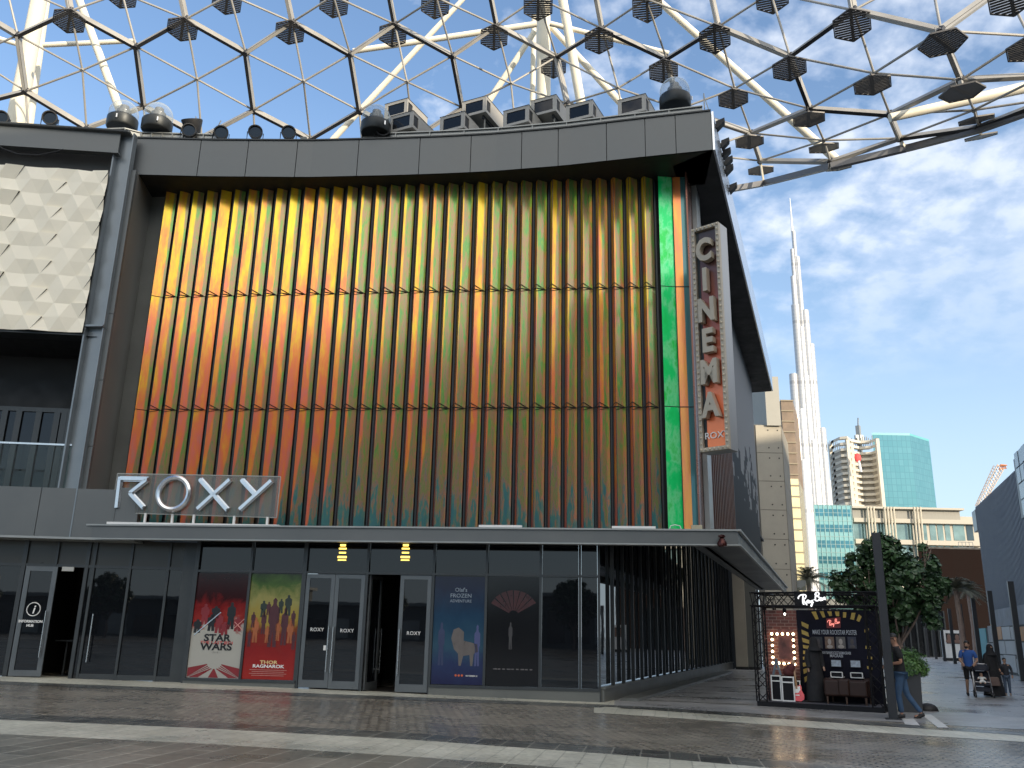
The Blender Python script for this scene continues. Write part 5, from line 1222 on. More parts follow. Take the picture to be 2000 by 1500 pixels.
# concrete panel building beyond the cinema
cpt = [vtop(1486, 745, 60), vtop(1517, 738, 60)]; hC = cpt[1][1]
A_, B_ = cpt[0][0], cpt[1][0]; p2 = B_ + V((math.sin(R(21.5)), math.cos(R(21.5)), 0)) * 45
pr_b = onplane(1556, 1120, B_, (p2 - B_).cross(Z).normalized()); 
cb = thing('concrete_building', (A_ + B_) / 2, 'beige concrete panel building with bolt holes just beyond the cinema', 'building')
mb = block([A_ - V((1, 0, 0)), B_, B_ + (p2 - B_) * .14, A_ + (p2 - B_) * .14 - V((1, 0, 0))], hC - 3.5); part(cb, 'wall', mb, mat('panel joint concrete', (.16, .15, .13), .8, 0, .1, 1))
CP = mat('cream concrete panels', (.40, .365, .295), .75, 0, .1, .5, .15, 8)
hp_ = 2.0; z = hC; row = 0
while z > 1:
    z0 = max(0, z - (1.0 if row == 0 else hp_) + .03)
    if row > 0:
        mb = MB(); mb.box(V((A_.x - .6, A_.y - .08, z0)), V((B_.x - A_.x + .62, 0, 0)), V((0, .08, 0)), Z * (z - z0)); part(cb, 'panel', mb, CP)
        mb = MB()
        for a in (.22, .8):
            for q in (.18, .82): mb.lathe(V((A_.x + (B_.x - A_.x) * a, A_.y - .1, z0 + (z - z0) * q)), [(.05, 0), (.05, .03)], 8, V((0, 1, 0)))
        part(cb, 'bolt_holes', mb, BLACK, kind=None)
        mb = MB(); dv = (p2 - B_).normalized(); nv = dv.cross(Z); 
        mb.box(B_ + Z * z0 + dv * .05, dv * 6.2, nv * .08, Z * (z - z0))
        part(cb, 'side_panel', mb, mat('shaded side panels', (.24, .22, .18), .8, 0, .2, .6))  # darker concrete colour paints the shade on this face
    else:
        mb = MB(); mb.box(V((B_.x - 1.0, A_.y - .3, hC - 3.6)), V((1.0, 0, 0)), V((0, 8, 0)), Z * 3.6); part(cb, 'roof_block', mb, mat('pale render', (.36, .35, .31), .7, 0, .1, .5))
        z0 = hC - 3.55
    z = z0 - .03 if row else hC - 3.55; row += 1
# fin letters on the side wall
mb = MB(); q = B_ + (p2 - B_).normalized() * 5 + (p2 - B_).normalized().cross(Z) * .1
for k, zz in enumerate((3.4, 4.3, 5.2)): mb.box(q + Z * zz, (p2 - B_).normalized() * .3, (p2 - B_).normalized().cross(Z) * .6, Z * .7)
part(cb, 'wall_sign', mb, GREYL)
# tall spired tower, real size and distance
YT = 1600
tw = thing('tall_tower', vtop(1575, 1100, YT)[0], 'very tall silver stepped skyscraper tapering to a needle spire', 'skyscraper')
TM = bpy.data.materials.new('silver curtain wall'); TM.use_nodes = True; t = TM.node_tree; b = t.nodes['Principled BSDF']
tcn = N(t, 'ShaderNodeTexCoord'); spn = N(t, 'ShaderNodeSeparateXYZ'); t.links.new(tcn.outputs['Object'], spn.inputs[0])
wv1 = math_(t, 'FRACT', math_(t, 'DIVIDE', spn.outputs[2], 8.2)); wv2 = math_(t, 'FRACT', math_(t, 'DIVIDE', spn.outputs[0], 3.1)); 
bandm = math_(t, 'LESS_THAN', math_(t, 'FRACT', math_(t, 'DIVIDE', math_(t, 'ADD', spn.outputs[2], 18), 123.)), .055)
c = mix(t, math_(t, 'MULTIPLY', math_(t, 'LESS_THAN', wv1, .32), .22), (.46, .46, .46), (.26, .29, .34))
c = mix(t, math_(t, 'MULTIPLY', math_(t, 'LESS_THAN', wv2, .3), .25), c, (.5, .53, .58)); c = mix(t, math_(t, 'MULTIPLY', bandm, .7), c, (.30, .30, .30))
t.links.new(c, b.inputs['Base Color']); b.inputs['Roughness'].default_value = .32; b.inputs['Metallic'].default_value = .25
mpp = aty(1501, 900, YT).x - aty(1500, 900, YT).x
tubes = [(1549.5, 452, 4.2), (1547, 487, 4), (1556.5, 502, 5.5), (1548.5, 540, 5), (1560, 548, 6), (1553, 596, 8), (1571, 607, 8.5), (1563, 640, 9), (1582, 673, 8.5), (1549, 731, 8), (1573, 735, 9), (1590, 785, 9), (1563, 800, 9), (1604, 837, 9), (1585, 860, 10), (1617, 940, 7), (1627, 960, 4), (1566, 900, 10)]
for x, y, r_ in tubes:
    p, z = vtop(x, y, YT); mb = MB(); mb.tube([p, p + Z * z], r_ * mpp, 14); part(tw, 'tower_tube', mb, TM, True)
p, z = vtop(1549, 452, YT); q, z2 = vtop(1542, 387, YT)
p = V((p.x - 1.5, p.y, 0)); mb = MB(); mb.tube([p + Z * z, p + Z * (z + (z2 - z) * .35), p + Z * z2], [2.6 * mpp, 1.9 * mpp, .7 * mpp], 8); part(tw, 'spire', mb, WHITEM, True)
# golden glass tower, upper part unfinished
YG = 330
a, h = vtop(1525, 782, YG); b_, _ = vtop(1548, 784, YG)
gt = thing('golden_tower', a, 'slim tower of golden glass with brown scaffolded top between concrete building and skyscraper', 'tower')
hm = aty(1540, 935, YG).z
mb = block([a, b_, b_ + V((12, 30, 0)), a + V((0, 30, 0))], hm); part(gt, 'glass_shaft', mb, mat('golden glass', (.75, .62, .34), .2, .6, .1, .08))
mb = block([a, b_, b_ + V((12, 30, 0)), a + V((0, 30, 0))], h, hm); part(gt, 'unfinished_top', mb, mat('brown scaffold net', (.20, .15, .11), .8, 0, .3, .2))
mb = MB(); z = 4
while z < h: mb.box(a + V((-.3, -.4, z)), b_ - a + V((.6, 0, 0)), V((0, .4, 0)), Z * .5); z += 4.2
part(gt, 'floor_band', mb, mat('bronze bands', (.22, .18, .12), .6))
# tower under construction
YC = 430
P_ = [vtop(x, 856, YC + dy)[0] for x, dy in ((1621, 14), (1627, 4), (1640, -3), (1655, -5), (1662, 2), (1680, 5), (1700, 3), (1713, -3))]
hT = vtop(1665, 856, YC)[1]
ct = thing('unfinished_tower', P_[3], 'curved concrete tower under construction with open floors beside the teal glass block', 'tower')
mb = MB()
for p, q in zip(P_, P_[1:]): a2, b2 = p + V((0, 1.6, 0)), q + V((0, 1.6, 0)); mb.ext([V((v.x, v.y, 0)) for v in (a2, b2, b2 * 1.07, a2 * 1.07)], Z * (hT - 6))
part(ct, 'core', mb, mat('shaded concrete core', (.34, .31, .26), .9, 0, .25, .3))
mb = MB(); z = 3.6
while z < hT:
    for p, q in zip(P_, P_[1:]): mb.ext([V((v.x, v.y, z)) for v in (p, q, q + V((0, 3, 0)), p + V((0, 3, 0)))], Z * 1.25)
    z += 3.0
part(ct, 'floor_slabs', mb, mat('pale concrete', (.60, .56, .47), .8, 0, .1, .2))
mb = MB()
for p in [P_[0], P_[3], P_[4], P_[-1]]: mb.box(V((p.x - .7, p.y - .3, 0)), V((1.6, 0, 0)), V((0, 2, 0)), Z * (hT + random.uniform(-2, 3)))
part(ct, 'columns', mb, MATS['pale concrete'])
mb = MB(); q = (P_[3] + P_[4]) / 2
for i in range(26): p = P_[0].lerp(P_[-1], i / 25); mb.box(V((p.x, p.y + 6, hT - 3)), V((.3, 0, 0)), V((0, .3, 0)), Z * random.uniform(3, 6))
part(ct, 'rebar', mb, GREYD)
rr_ = vtop(1674, 880, YC - 10); mb = MB(); mb.ell(V((rr_[0].x, rr_[0].y, aty(1676, 894, YC - 10).z)), 1.7, .6, 2.3, 10, 6); part(ct, 'red_banner', mb, mat('red fabric', (.7, .05, .05), .6))
mb = MB(); mb.tube([aty(1677, 900, YC - 10), aty(1682, 922, YC - 10)], .6, 6); part(ct, 'chute', mb, WHITEM)
cr = thing('tower_crane', V((aty(1674, 856, YC + 10).x, YC + 10, 0)), 'thin mast of a tower crane on top of the unfinished curved tower', 'crane')
a, z1 = vtop(1674, 816, YC + 10); mb = MB(); mb.tube([V((a.x, a.y, hT - 8)), V((a.x, a.y, hT + 9))], 1.4, 4); mb.tube([V((a.x, a.y, hT + 8)), V((a.x + .5, a.y, z1))], .35, 4); mb.box(V((a.x - 2, a.y - 1, hT + 1)), V((4, 0, 0)), V((0, 2, 0)), Z * 3); part(cr, 'mast', mb, GREYL)
# teal glass block
YE = 480
a, hE = vtop(1703, 849, YE); c_, _ = vtop(1777, 848, YE); d_, _ = vtop(1813, 848, YE + 14)
te = thing('teal_glass_tower', c_, 'large plain teal glass tower block right of the unfinished tower', 'tower')
def facade_mat(name, g1, g2, fr, w, h, rough=.12, fw=.04):
    M = bpy.data.materials.new(name); M.use_nodes = True; t = M.node_tree; b = t.nodes['Principled BSDF']
    tc = N(t, 'ShaderNodeTexCoord'); sp = N(t, 'ShaderNodeSeparateXYZ'); t.links.new(tc.outputs['Object'], sp.inputs[0])
    cb = N(t, 'ShaderNodeCombineXYZ'); t.links.new(math_(t, 'ADD', sp.outputs[0], math_(t, 'MULTIPLY', sp.outputs[1], .6)), cb.inputs[0]); t.links.new(sp.outputs[2], cb.inputs[1])
    br = N(t, 'ShaderNodeTexBrick', offset=0., inp={'Scale': 1., 'Brick Width': w, 'Row Height': h, 'Mortar Size': fw * h, 'Mortar Smooth': 0.}); t.links.new(cb.outputs[0], br.inputs['Vector'])
    br.inputs['Color1'].default_value = (*g1, 1); br.inputs['Color2'].default_value = (*g2, 1); br.inputs['Mortar'].default_value = (*fr, 1)
    t.links.new(br.outputs['Color'], b.inputs['Base Color']); b.inputs['Roughness'].default_value = rough; b.inputs['Metallic'].default_value = .35
    return M
mb = block([a, c_, d_, a * 1.12], hE); part(te, 'glass_wall', mb, facade_mat('teal curtain wall', (.10, .27, .31), (.12, .30, .34), (.09, .23, .27), 2.6, 3.6))
mb = block([a, c_, d_, a * 1.12], hE + 1.2, hE); part(te, 'roof_edge', mb, mat('teal coping', (.12, .38, .4), .4))
# mid-rise teal glass office
YM = 190
a, hM = vtop(1589, 986, YM); b_, _ = vtop(1662, 988, YM)
of = thing('glass_office', a, 'pale teal glass office block left of the long cream building', 'building')
wv = b_ - a; mb = block([a, b_, b_ * 1.1, a * 1.1], hM); part(of, 'wall', mb, mat('pale teal spandrel glass', (.22, .42, .42), .12, .3, .05, .1))
zb_ = aty(1625, 1142, YM).z; nf = 5; fh = (hM - zb_) / nf
for f_ in range(nf):
    for k in range(4):
        mb = MB(); mb.box(a + wv * (.04 + .24 * k) + V((0, -.08, zb_ + fh * f_ + fh * .30)), wv * .20, V((0, .06, 0)), Z * fh * .45); part(of, 'window', mb, mat('blue teal window', (.06, .20, .25), .05, .4, .2, .3))
mb = MB()
for k in range(9): mb.box(a + wv * (k / 8) + V((-.04, -.14, zb_ - 1)), V((.08, 0, 0)), V((0, .06, 0)), Z * (hM - zb_ + 1))
for f_ in range(nf * 2 + 1): mb.box(a + V((0, -.13, zb_ + fh * f_ / 2)), wv, V((0, .04, 0)), Z * .07)
part(of, 'mullions', mb, mat('pale teal frame', (.24, .38, .38), .4))
mb = MB(); mb.box(a + V((-.2, -.3, zb_ - 4.5)), wv * 1.02, V((0, .3, 0)), Z * 1.5)
for k in range(9): mb.box(a + wv * (k / 8) + V((-.1, -.35, zb_ - 4.5)), V((.2, 0, 0)), V((0, .1, 0)), Z * 4.4)
part(of, 'podium_band', mb, GREYD)
# long cream building
YH = 205
a, hH = vtop(1664, 990, YH); b_, _ = vtop(1873, 992, YH); e_, hL = vtop(1911, 1006, YH)
ho = thing('cream_building', a, 'long low cream building with slanting fins and wide windows behind the tree', 'building')
wv = b_ - a; CRW = mat('cream render', (.42, .39, .33), .7, 0, .06, .2)
mb = block([a + V((0, .8, 0)), e_ + V((0, .8, 0)), e_ + V((0, 20, 0)), a + V((0, 20, 0))], hL - .3); part(ho, 'wall', mb, CRW)
mb = block([a, b_, b_ + V((0, 18, 0)), a + V((0, 18, 0))], hH - .1, hL - 1.6); part(ho, 'roof_storey', mb, mat('louvre grey', (.25, .24, .21), .6, 0, .2, 2, stretch=(6, 1, .2)))
mb = MB(); mb.box(a + V((-.4, -1.2, hH - .4)), wv + V((1, 0, 0)), V((0, 19, 0)), Z * .45); part(ho, 'roof_slab', mb, CRW)
fl_ = [(1014, 1022, 0), (1055, 1064, 0)]
for ya, yb, _ in fl_ + [(1098, 1106, 0)]:
    mb = MB(); z1 = aty(1780, ya, YH).z; z0 = aty(1780, yb, YH).z; mb.box(a + V((0, -.5, z0)), e_ - a, V((0, 1.2, 0)), Z * (z1 - z0)); part(ho, 'floor_slab', mb, CRW)
WTE = mat('pale window glass', (.18, .27, .27), .06, .3, .3, .25); WDK = mat('dark window glass', (.05, .08, .10), .05, .2, .2, .3)
pat = [(1664, 1694, 0), (1698, 1707, 1), (1710, 1732, 0), (1736, 1786, 0), (1790, 1801, 1), (1803, 1814, 0), (1820, 1832, 0), (1835, 1846, 0), (1850, 1860, 0), (1866, 1888, 0), (1892, 1905, 1)]
for ya, yb in ((1022, 1055), (1064, 1096)):
    for x0, x1, k in pat:
        sh_ = (yb - 1022) * .03; p0_ = aty(x0 + sh_, yb, YH); p1_ = aty(x1 + sh_, yb, YH); z1 = aty(x0, ya, YH).z
        mb = MB(); mb.box(V((p0_.x, YH + .70, p0_.z)), V((p1_.x - p0_.x, 0, 0)), V((0, .06, 0)), Z * (z1 - p0_.z)); w_ = part(ho, 'window', mb, WDK if k else WTE)
mb = MB()
for x in (1697, 1703, 1709, 1730, 1736, 1742, 1748, 1788, 1794, 1800): mb.tube([aty(x - 3, 990, YH - 1.2), aty(x + 7, 1100, YH - 1.2)], .22, 6)
part(ho, 'slanting_fins', mb, mat('cream fins', (.50, .45, .36), .6))
# brown wall building
YB = 130
a, hB = vtop(1792, 1071, YB); b_, _ = vtop(1916, 1075, YB)
br_ = thing('brown_building', a, 'plain dark brown boxy building below the long cream building', 'building')
mb = block([a, b_, b_ * 1.25, a * 1.25], hB); part(br_, 'wall', mb, mat('dark brown cladding', (.013, .008, .007), .8, 0, .15, .3, spec=.05))
mb = block([a + V((0, -.1, 0)), b_ + V((.1, -.1, 0)), b_ * 1.25, a * 1.25], hB + .25, hB); part(br_, 'coping', mb, BLACK)
mb = MB()
for k in range(5): x = 1873 + k * 7; p = aty(x, 1070, YB + 4); mb.tube([V((p.x, p.y, hB)), V((p.x, p.y, hB + 1.5))], .04, 4)
for zz in (.7, 1.5): mb.tube([V((aty(1873, 1070, YB + 4).x, YB + 4, hB + zz)), V((aty(1901, 1070, YB + 4).x, YB + 4, hB + zz))], .04, 4)
part(br_, 'roof_rail', mb, GREYL)
# street frame on the right: w' metres right of the viewing line parallel to the street
LAT0 = (V((O.x, O.y, 0)) - V((0, 0, 0))).dot(GN)
def ST(w, s, z): return GN * w + G * s + Z * z
def onst(px, py, w): return onplane(px, py, GN * w, GN)
# grey long building
wG = 14.2
f_ = onst(1905, 988, wG); n_ = onst(1984, 922, wG); hG = (f_.z + n_.z) / 2
gb = thing('grey_building', V((f_.x, f_.y, 0)), 'long windowless blue grey ribbed building along the right side of the street', 'building')
print('grey', f_, n_)
s1 = f_.dot(G)
mb = MB(); mb.box(ST(wG, 22, 0), G * (s1 - 22), GN * 25, Z * hG)
part(gb, 'wall', mb, mat('blue grey ribbed metal', (.15, .165, .20), .45, .4, .06, .5))
mb = MB(); s = 22.
while s < s1: mb.box(ST(wG, s, 3.6), G * .12, GN * -.05, Z * (hG - 3.6)); s += .5
part(gb, 'ribs', mb, mat('blue grey rib', (.16, .175, .21), .45, .4, .05, 1))
mb = MB(); mb.box(ST(wG + .6, 22, hG + .002), G * (s1 - 22.5), GN * 20, Z * .3); part(gb, 'roof_edge', mb, GREYD)
mb = MB(); mb.box(ST(wG - .1, s1 - .1, hG - 2.2), G * 2.2, GN * 1.5, Z * 2.0); part(gb, 'end_fin', mb, GREYL)
# nearer building corner at the frame edge
wN = 11.6
a = onst(1979, 898, wN); b_ = onst(1996, 1013, wN)
nb_ = thing('tiled_corner_building', V((a.x, a.y, 0)), 'overhanging corner of a building with grey rectangular tiles at the right picture edge', 'building')
mb = MB(); mb.box(ST(wN, 20, b_.z), G * (a.dot(G) - 20), GN * 2.4, Z * (a.z - b_.z)); part(nb_, 'upper_storey', mb, mat('dark tile backing', (.06, .065, .07), .4, .3, .1, 1))
mb = MB(); rnd = random.Random(5)
s = 22.0
while s < a.dot(G) - 1.2:
    z = b_.z + .1
    while z < a.z - .5: 
        mb.box(ST(wN - .02 - rnd.random() * .06, s, z), G * 1.0, GN * .1, Z * .9); z += .98
    s += 1.08
part(nb_, 'tiles', mb, mat('grey glazed tiles', (.26, .29, .31), .25, .4, .3, 1.5))
# lattice boom crane
YK = 260
kr = thing('boom_crane', V((aty(1912, 985, YK).x, YK, 0)), 'orange and white lattice boom of a crane behind the grey building', 'crane')
b0, b1 = aty(1911, 990, YK), aty(1951, 912, YK); d_ = (b1 - b0).normalized(); n_ = V((-d_.z, 0, d_.x))
mb = MB(); O_ = mat('orange crane paint', (.62, .25, .10), .5, 0, .2, 1)
c4_ = [n_ * a + V((0, b, 0)) for a, b in ((1.1, 1.1), (-1.1, 1.1), (-1.1, -1.1), (1.1, -1.1))]
for c in c4_: mb.tube([b0 + c * .6, b1 + c], .16, 4)
k = 14
for i in range(k):
    p, q = b0.lerp(b1, i / k), b0.lerp(b1, (i + 1) / k)
    for j in range(4): mb.tube([p + c4_[j] * (.6 + .4 * i / k), q + c4_[(j + 1) % 4] * (.6 + .4 * i / k)], .09, 3)
mb.c = 0
part(kr, 'boom', mb, [mat('pale crane paint', (.6, .5, .42), .5)])
mb = MB(); h1 = aty(1965, 911, YK)
for c in (V((0, 1, .5)), V((0, -1, .5)), V((0, 0, -.8))): mb.tube([b1 + c, h1 + c * .5], .2, 4)
for i in range(5): p = b1.lerp(h1, i / 5); q = b1.lerp(h1, (i + 1) / 5); mb.tube([p + Z * .5, q - Z * .8], .12, 3); mb.tube([p - Z * .8, q + Z * .5], .12, 3)
part(kr, 'jib_head', mb, O_)
mb = MB()
for x in (1905, 1909): mb.tube([aty(x, 992, YK), b1 + Z * .5], .06, 3)
part(kr, 'cables', mb, GREYD)
# ================================================================== STREET: POSTS, HOARDINGS, TREES
def post(px, w, h, top=None):
    y = 1277 + .2536 * (px - 1788); p = onz(px, y)
    mb = MB(); mb.cbox(p + Z * h / 2, w, w, h, -AG); return p, mb
PM = mat('charcoal post', (.035, .036, .04), .4, .5, .12, 1)
pxs = [1789, 1801, 1814, 1829, 1846, 1866, 1889, 1917, 1953, 1999]
for i, px in enumerate(pxs):
    p, mb = post(px, .26, 4.75)
    r = thing('street_post', p, 'square charcoal post on the right side of the street, %s from the far end' % ORD[i], 'post', 'row of square posts along the street')
    part(r, 'shaft', mb, PM); mb = MB(); mb.cbox(p + Z * .01, .4, .4, .02, -AG); part(r, 'base_plate', mb, PM)
p = ong(1745, 1405); top = onplane(1708, 1041, p, V((0, -1, 0)))
r = thing('street_post', p, 'tall square charcoal post in front of the walking man in black', 'post', None)
mb = MB(); mb.cbox(p + Z * top.z / 2, .19, .19, top.z, -AG); part(r, 'shaft', mb, PM, bevel=.008)
mb = MB(); mb.cbox(p + Z * .012, .34, .34, .02, -AG); part(r, 'base_plate', mb, PM)
# far posts row on the left of the street seen through the tree
for i, (px, py) in enumerate([(1612, 1262), (1775, 1276)]):
    pass
# coloured hoarding
def onst0(px, w):
    p = onplane(px, 1300, GN * w, GN); return V((p.x, p.y, 0))
hb = thing('hoarding', onz(1957, 1309), 'hoarding of turquoise, white and orange tiles along the right side of the street', 'hoarding')
h1 = onst0(2060, 9.9); h0 = onst0(1912, 9.9)
hd = (h1 - h0).normalized(); hn = -GN
def hs(px, py=1300):
    p = onplane(px, py, h0, hn); return (p - h0).dot(hd), p.z
HT = hs(1950, 1224)[1]; print('hoarding', HT, h0, h1)
def panel_h(x0, x1, y0, y1, m_, d=.03, lab=None):
    a, b = hs(x0, (y0 + y1) / 2)[0], hs(x1, (y0 + y1) / 2)[0]; zt = hs((x0 + x1) / 2, y0)[1]; zb = max(.02, hs((x0 + x1) / 2, y1)[1])
    mb = MB(); mb.box(h0 + hd * a + hn * d + Z * zb, hd * (b - a), -hn * .03, Z * (zt - zb)); return part(hb, 'panel', mb, m_)
TQ = mat('turquoise panel', (.02, .30, .34), .4); WH = mat('white tile panel', (.42, .42, .42), .4, 0, .06, 2); OR = mat('orange panel', (.55, .22, .05), .4); TQL = mat('pale turquoise panel', (.16, .36, .38), .4)
mb = MB(); mb.box(h0 - hd * .2, hd * ((h1 - h0).length + 4), -hn * .1, Z * HT); part(hb, 'frame', mb, BLACK)
for q in [(1912, 1916, 1226, 1290, TQL), (1917, 1929, 1227, 1294, TQ), (1931, 1943, 1222, 1254, WH), (1931, 1943, 1256, 1302, WH), (1948, 1957, 1224, 1249, OR), (1958, 1974, 1224, 1249, WH), (1975, 1986, 1224, 1249, WH), (1948, 1964, 1252, 1277, WH), (1965, 1986, 1252, 1278, WH), (1948, 1962, 1280, 1308, WH), (1963, 1986, 1280, 1312, WH), (1988, 2004, 1224, 1252, OR), (2005, 2040, 1224, 1320, WH), (1988, 2004, 1255, 1285, WH), (1988, 2004, 1288, 1318, WH)]: panel_h(*q)
mu = mat('grey mural', (.16, .17, .2), .5, 0, .6, .9); panel_h(1944, 2040, 1182, 1220, mu, .02)
# white display board with two dark portraits
b0 = aty(1843, 1281, 95); b1 = aty(1886, 1281, 95); b0.z = b1.z = 0; bd_ = (b1 - b0).normalized(); bn_ = V((bd_.y, -bd_.x, 0)); bn_ = bn_ if bn_.y < 0 else -bn_
dbd = thing('display_board', b0, 'white free-standing display board with two small dark portraits', 'display board')
W_ = (b1 - b0).length; Hb = onplane(1862, 1231, b0, bn_).z
mb = MB(); mb.box(b0 + Z * .3, b1 - b0, -bn_ * .2, Z * (Hb - .3)); part(dbd, 'board', mb, WHITEM)
mb = MB(); mb.box(b0, b1 - b0, -bn_ * .25, Z * .3); part(dbd, 'base', mb, BLACK)
for f0, f1 in ((.20, .46), (.50, .90)):
    mb = MB(); mb.box(b0 + bd_ * W_ * f0 + bn_ * .01 + Z * Hb * .56, bd_ * W_ * (f1 - f0), bn_ * .02, Z * Hb * .34); o = part(dbd, 'picture', mb, BLACK)
    mb = MB(); c = b0 + bd_ * W_ * (f0 + f1) / 2 + bn_ * .04 + Z * Hb * .77; mb.ell(c, .22, .02, .3, 10, 8); mb.ell(c - Z * .42, .38, .02, .22, 10, 6); part(o, 'portrait', mb, mat('dim skin print', (.22, .13, .10), .5))
# two narrow white totems
for i, (px, py, pt, w) in enumerate([(1816, 1275, 1233, .9), (1836, 1276, 1236, .5)]):
    p = onz(px, py); z = onplane(px, pt, p, V((0, -1, 0))).z; mb = MB(); mb.cbox(p + Z * z / 2, w, .2, z, -AG); solo('totem_sign', mb, WHITEM if i == 0 else mat('brown totem', (.12, .08, .06), .5), ['narrow white totem sign between the far street posts', 'narrow brown totem sign left of the white display board'][i], 'sign', 'totem signs along the street')
# dark shop fronts closing the street on the left side, behind the tree
mb = MB(); p0_ = onz(1560, 1268); p1_ = onz(1840, 1270)
sf = thing('far_shopfront', (p0_ + p1_) / 2, 'long dark low shopfront with slim mullions behind the tree at the street end', 'shopfront')
p0_ = V((aty(1500, 1270, 122).x, 122, 0)); p1_ = V((aty(1850, 1270, 122).x, 122, 0))
mb.box(p0_, p1_ - p0_, V((0, 6, 0)), Z * 6.0); part(sf, 'wall', mb, mat('very dark glass front', (.012, .013, .014), .15, 0, .2, .4))
mb = MB()
for k in range(26): mb.box(p0_.lerp(p1_, k / 25) - V((.1, .2, 0)), V((.2, 0, 0)), V((0, .2, 0)), Z * 6)
part(sf, 'mullions', mb, FRAME)
# trees
LEAF1 = mat('dark round leaves', (.05, .10, .04), .38, 0, .5, 1.2); LEAF2 = mat('grey green palm leaves', (.15, .155, .11), .6, 0, .4, 2)
BARK = mat('pale pink bark', (.30, .22, .18), .8, 0, .25, 3, .4, 15)
def crown_tree(base, H, crown_c, rad, n, leaf, label, name='tree'):
    r = thing(name, base, label, 'tree')
    rnd = random.Random(11); mb = MB()
    fork = base + (crown_c - base) * .45
    mb.tube([base, base + (fork - base) * .5 + V((.03, 0, 0)), fork], [.12, .10, .085], 10)
    tips = []
    for i in range(9):
        a = i * 2 * math.pi / 9 + rnd.random(); e = V((math.cos(a) * rad[0] * .7, math.sin(a) * rad[1] * .7, rnd.uniform(-.35, .75) * rad[2])); tip = crown_c + e; md = fork.lerp(tip, .5) + V((0, 0, -.1))
        mb.tube([fork, md, tip], [.05, .03, .012], 6); tips.append(tip)
        for _ in range(3):
            t2 = tip + V((rnd.uniform(-.3, .3), rnd.uniform(-.3, .3), rnd.uniform(-.1, .35))); mb.tube([md.lerp(tip, .6), t2], [.02, .008], 4); tips.append(t2)
    part(r, 'trunk', mb, BARK, True)
    mb = MB(); cl = []
    for i in range(170):
        while True:
            q = V((rnd.uniform(-1, 1), rnd.uniform(-1, 1), rnd.uniform(-1, 1)))
            if .3 < q.length < 1: break
        q *= (.82 + .22 * rnd.random()); cl.append((crown_c + V((q.x * rad[0], q.y * rad[1], q.z * rad[2])), rnd.uniform(.14, .36)))
    for i in range(n):
        c, s_ = rnd.choice(cl); 
        while True:
            o_ = V((rnd.uniform(-1, 1), rnd.uniform(-1, 1), rnd.uniform(-1, 1)))
            if o_.length < 1: break
        p = c + o_ * s_; L = rnd.uniform(.06, .125)
        nrm = (o_ + V((rnd.uniform(-.6, .6), rnd.uniform(-.6, .6), rnd.uniform(.1, 1.0)))).normalized(); a = nrm.cross(V((rnd.random(), rnd.random(), .1))).normalized(); b = nrm.cross(a)
        pts = [p + (a * math.cos(t) * (1.0 if k != 0 else 1.15) + b * math.sin(t) * .85) * L + nrm * (.02 * math.cos(2 * t)) for k, t in enumerate([j * math.pi / 3 for j in range(6)])]
        mb.poly(pts)
    part(r, 'crown', mb, leaf); return r
tb_ = aty(1764, 1300, 31.0); tb_ = V((tb_.x, 31.0, 0)); cc = onplane(1745, 1146, tb_, V((0, -1, 0)))
print('tree', tb_, cc)
sc_ = tb_.y / FPX
crown_tree(tb_, 5, V((cc.x, tb_.y, cc.z)), (108 * sc_, 95 * sc_, 94 * sc_), 9000, LEAF1, 'broad round tree with large dark green leaves behind the booth and the tall post')
tr0 = [o for o in COL.objects if o.name == 'tree'][0]; tr0['group'] = 'round trees'
for i, (x, y, k) in enumerate([(-30, -50, 1.3), (-21, -54, 1.1), (-8, -48, 1.45), (2, -52, 1.2), (-44, -52, 1.2), (10, -40, 1.3)]):
    dup(tr0, V((x, y, gz(x) - .2)), .9 * i, 'round leafy tree behind the photographer, %s of six in the row before the pavilions' % ORD[i], k)
def palm(base, h, n, fl, label, seed, leaf=LEAF2):
    r = thing('palm_tree', base, label, 'palm tree', None); rnd = random.Random(seed)
    mb = MB(); mb.tube([base, base + V((.1, 0, h * .5)), base + Z * h], [.22, .18, .16], 8); part(r, 'trunk', mb, BARK, True)
    mb = MB(); c = base + Z * h
    for i in range(n):
        a = rnd.uniform(0, 2 * math.pi); el = rnd.uniform(-.1, 1.35); d = V((math.cos(a), math.sin(a), 0)); prev = c; 
        for k in range(1, 9):
            t = k / 8; q = c + d * fl * (t * math.cos(el)) + Z * fl * (t * math.sin(el) - .55 * t * t)
            sd_ = (q - prev).normalized().cross(Z).normalized(); mb.poly([prev - sd_ * .015, q - sd_ * .015, q + sd_ * .015, prev + sd_ * .015])
            for s_ in (-1, 1):
                for kk in range(3):
                    m_ = prev.lerp(q, kk / 3); ln = fl * .26 * (1.15 - t * .7); tip = m_ + sd_ * s_ * ln * .8 + (q - prev).normalized() * ln * .5 - Z * ln * .35; mb.poly([m_, m_ + (q - prev) * .22, tip])
            prev = q
    part(r, 'crown', mb, leaf); return r
for i, (px, py, yy, h, fl) in enumerate([(1578, 1132, 66, 0, 2.2), (1866, 1150, 62, 0, 1.9), (1890, 1152, 74, 0, 1.7)]):
    p = aty(px, py, yy); palm(V((p.x, p.y, 0)), p.z, 46, fl, ['greyish palm beside the concrete building above the booth', 'greyish palm right of the round tree before the brown building', 'smaller greyish palm rightmost, before the brown building'][i], i + 3)
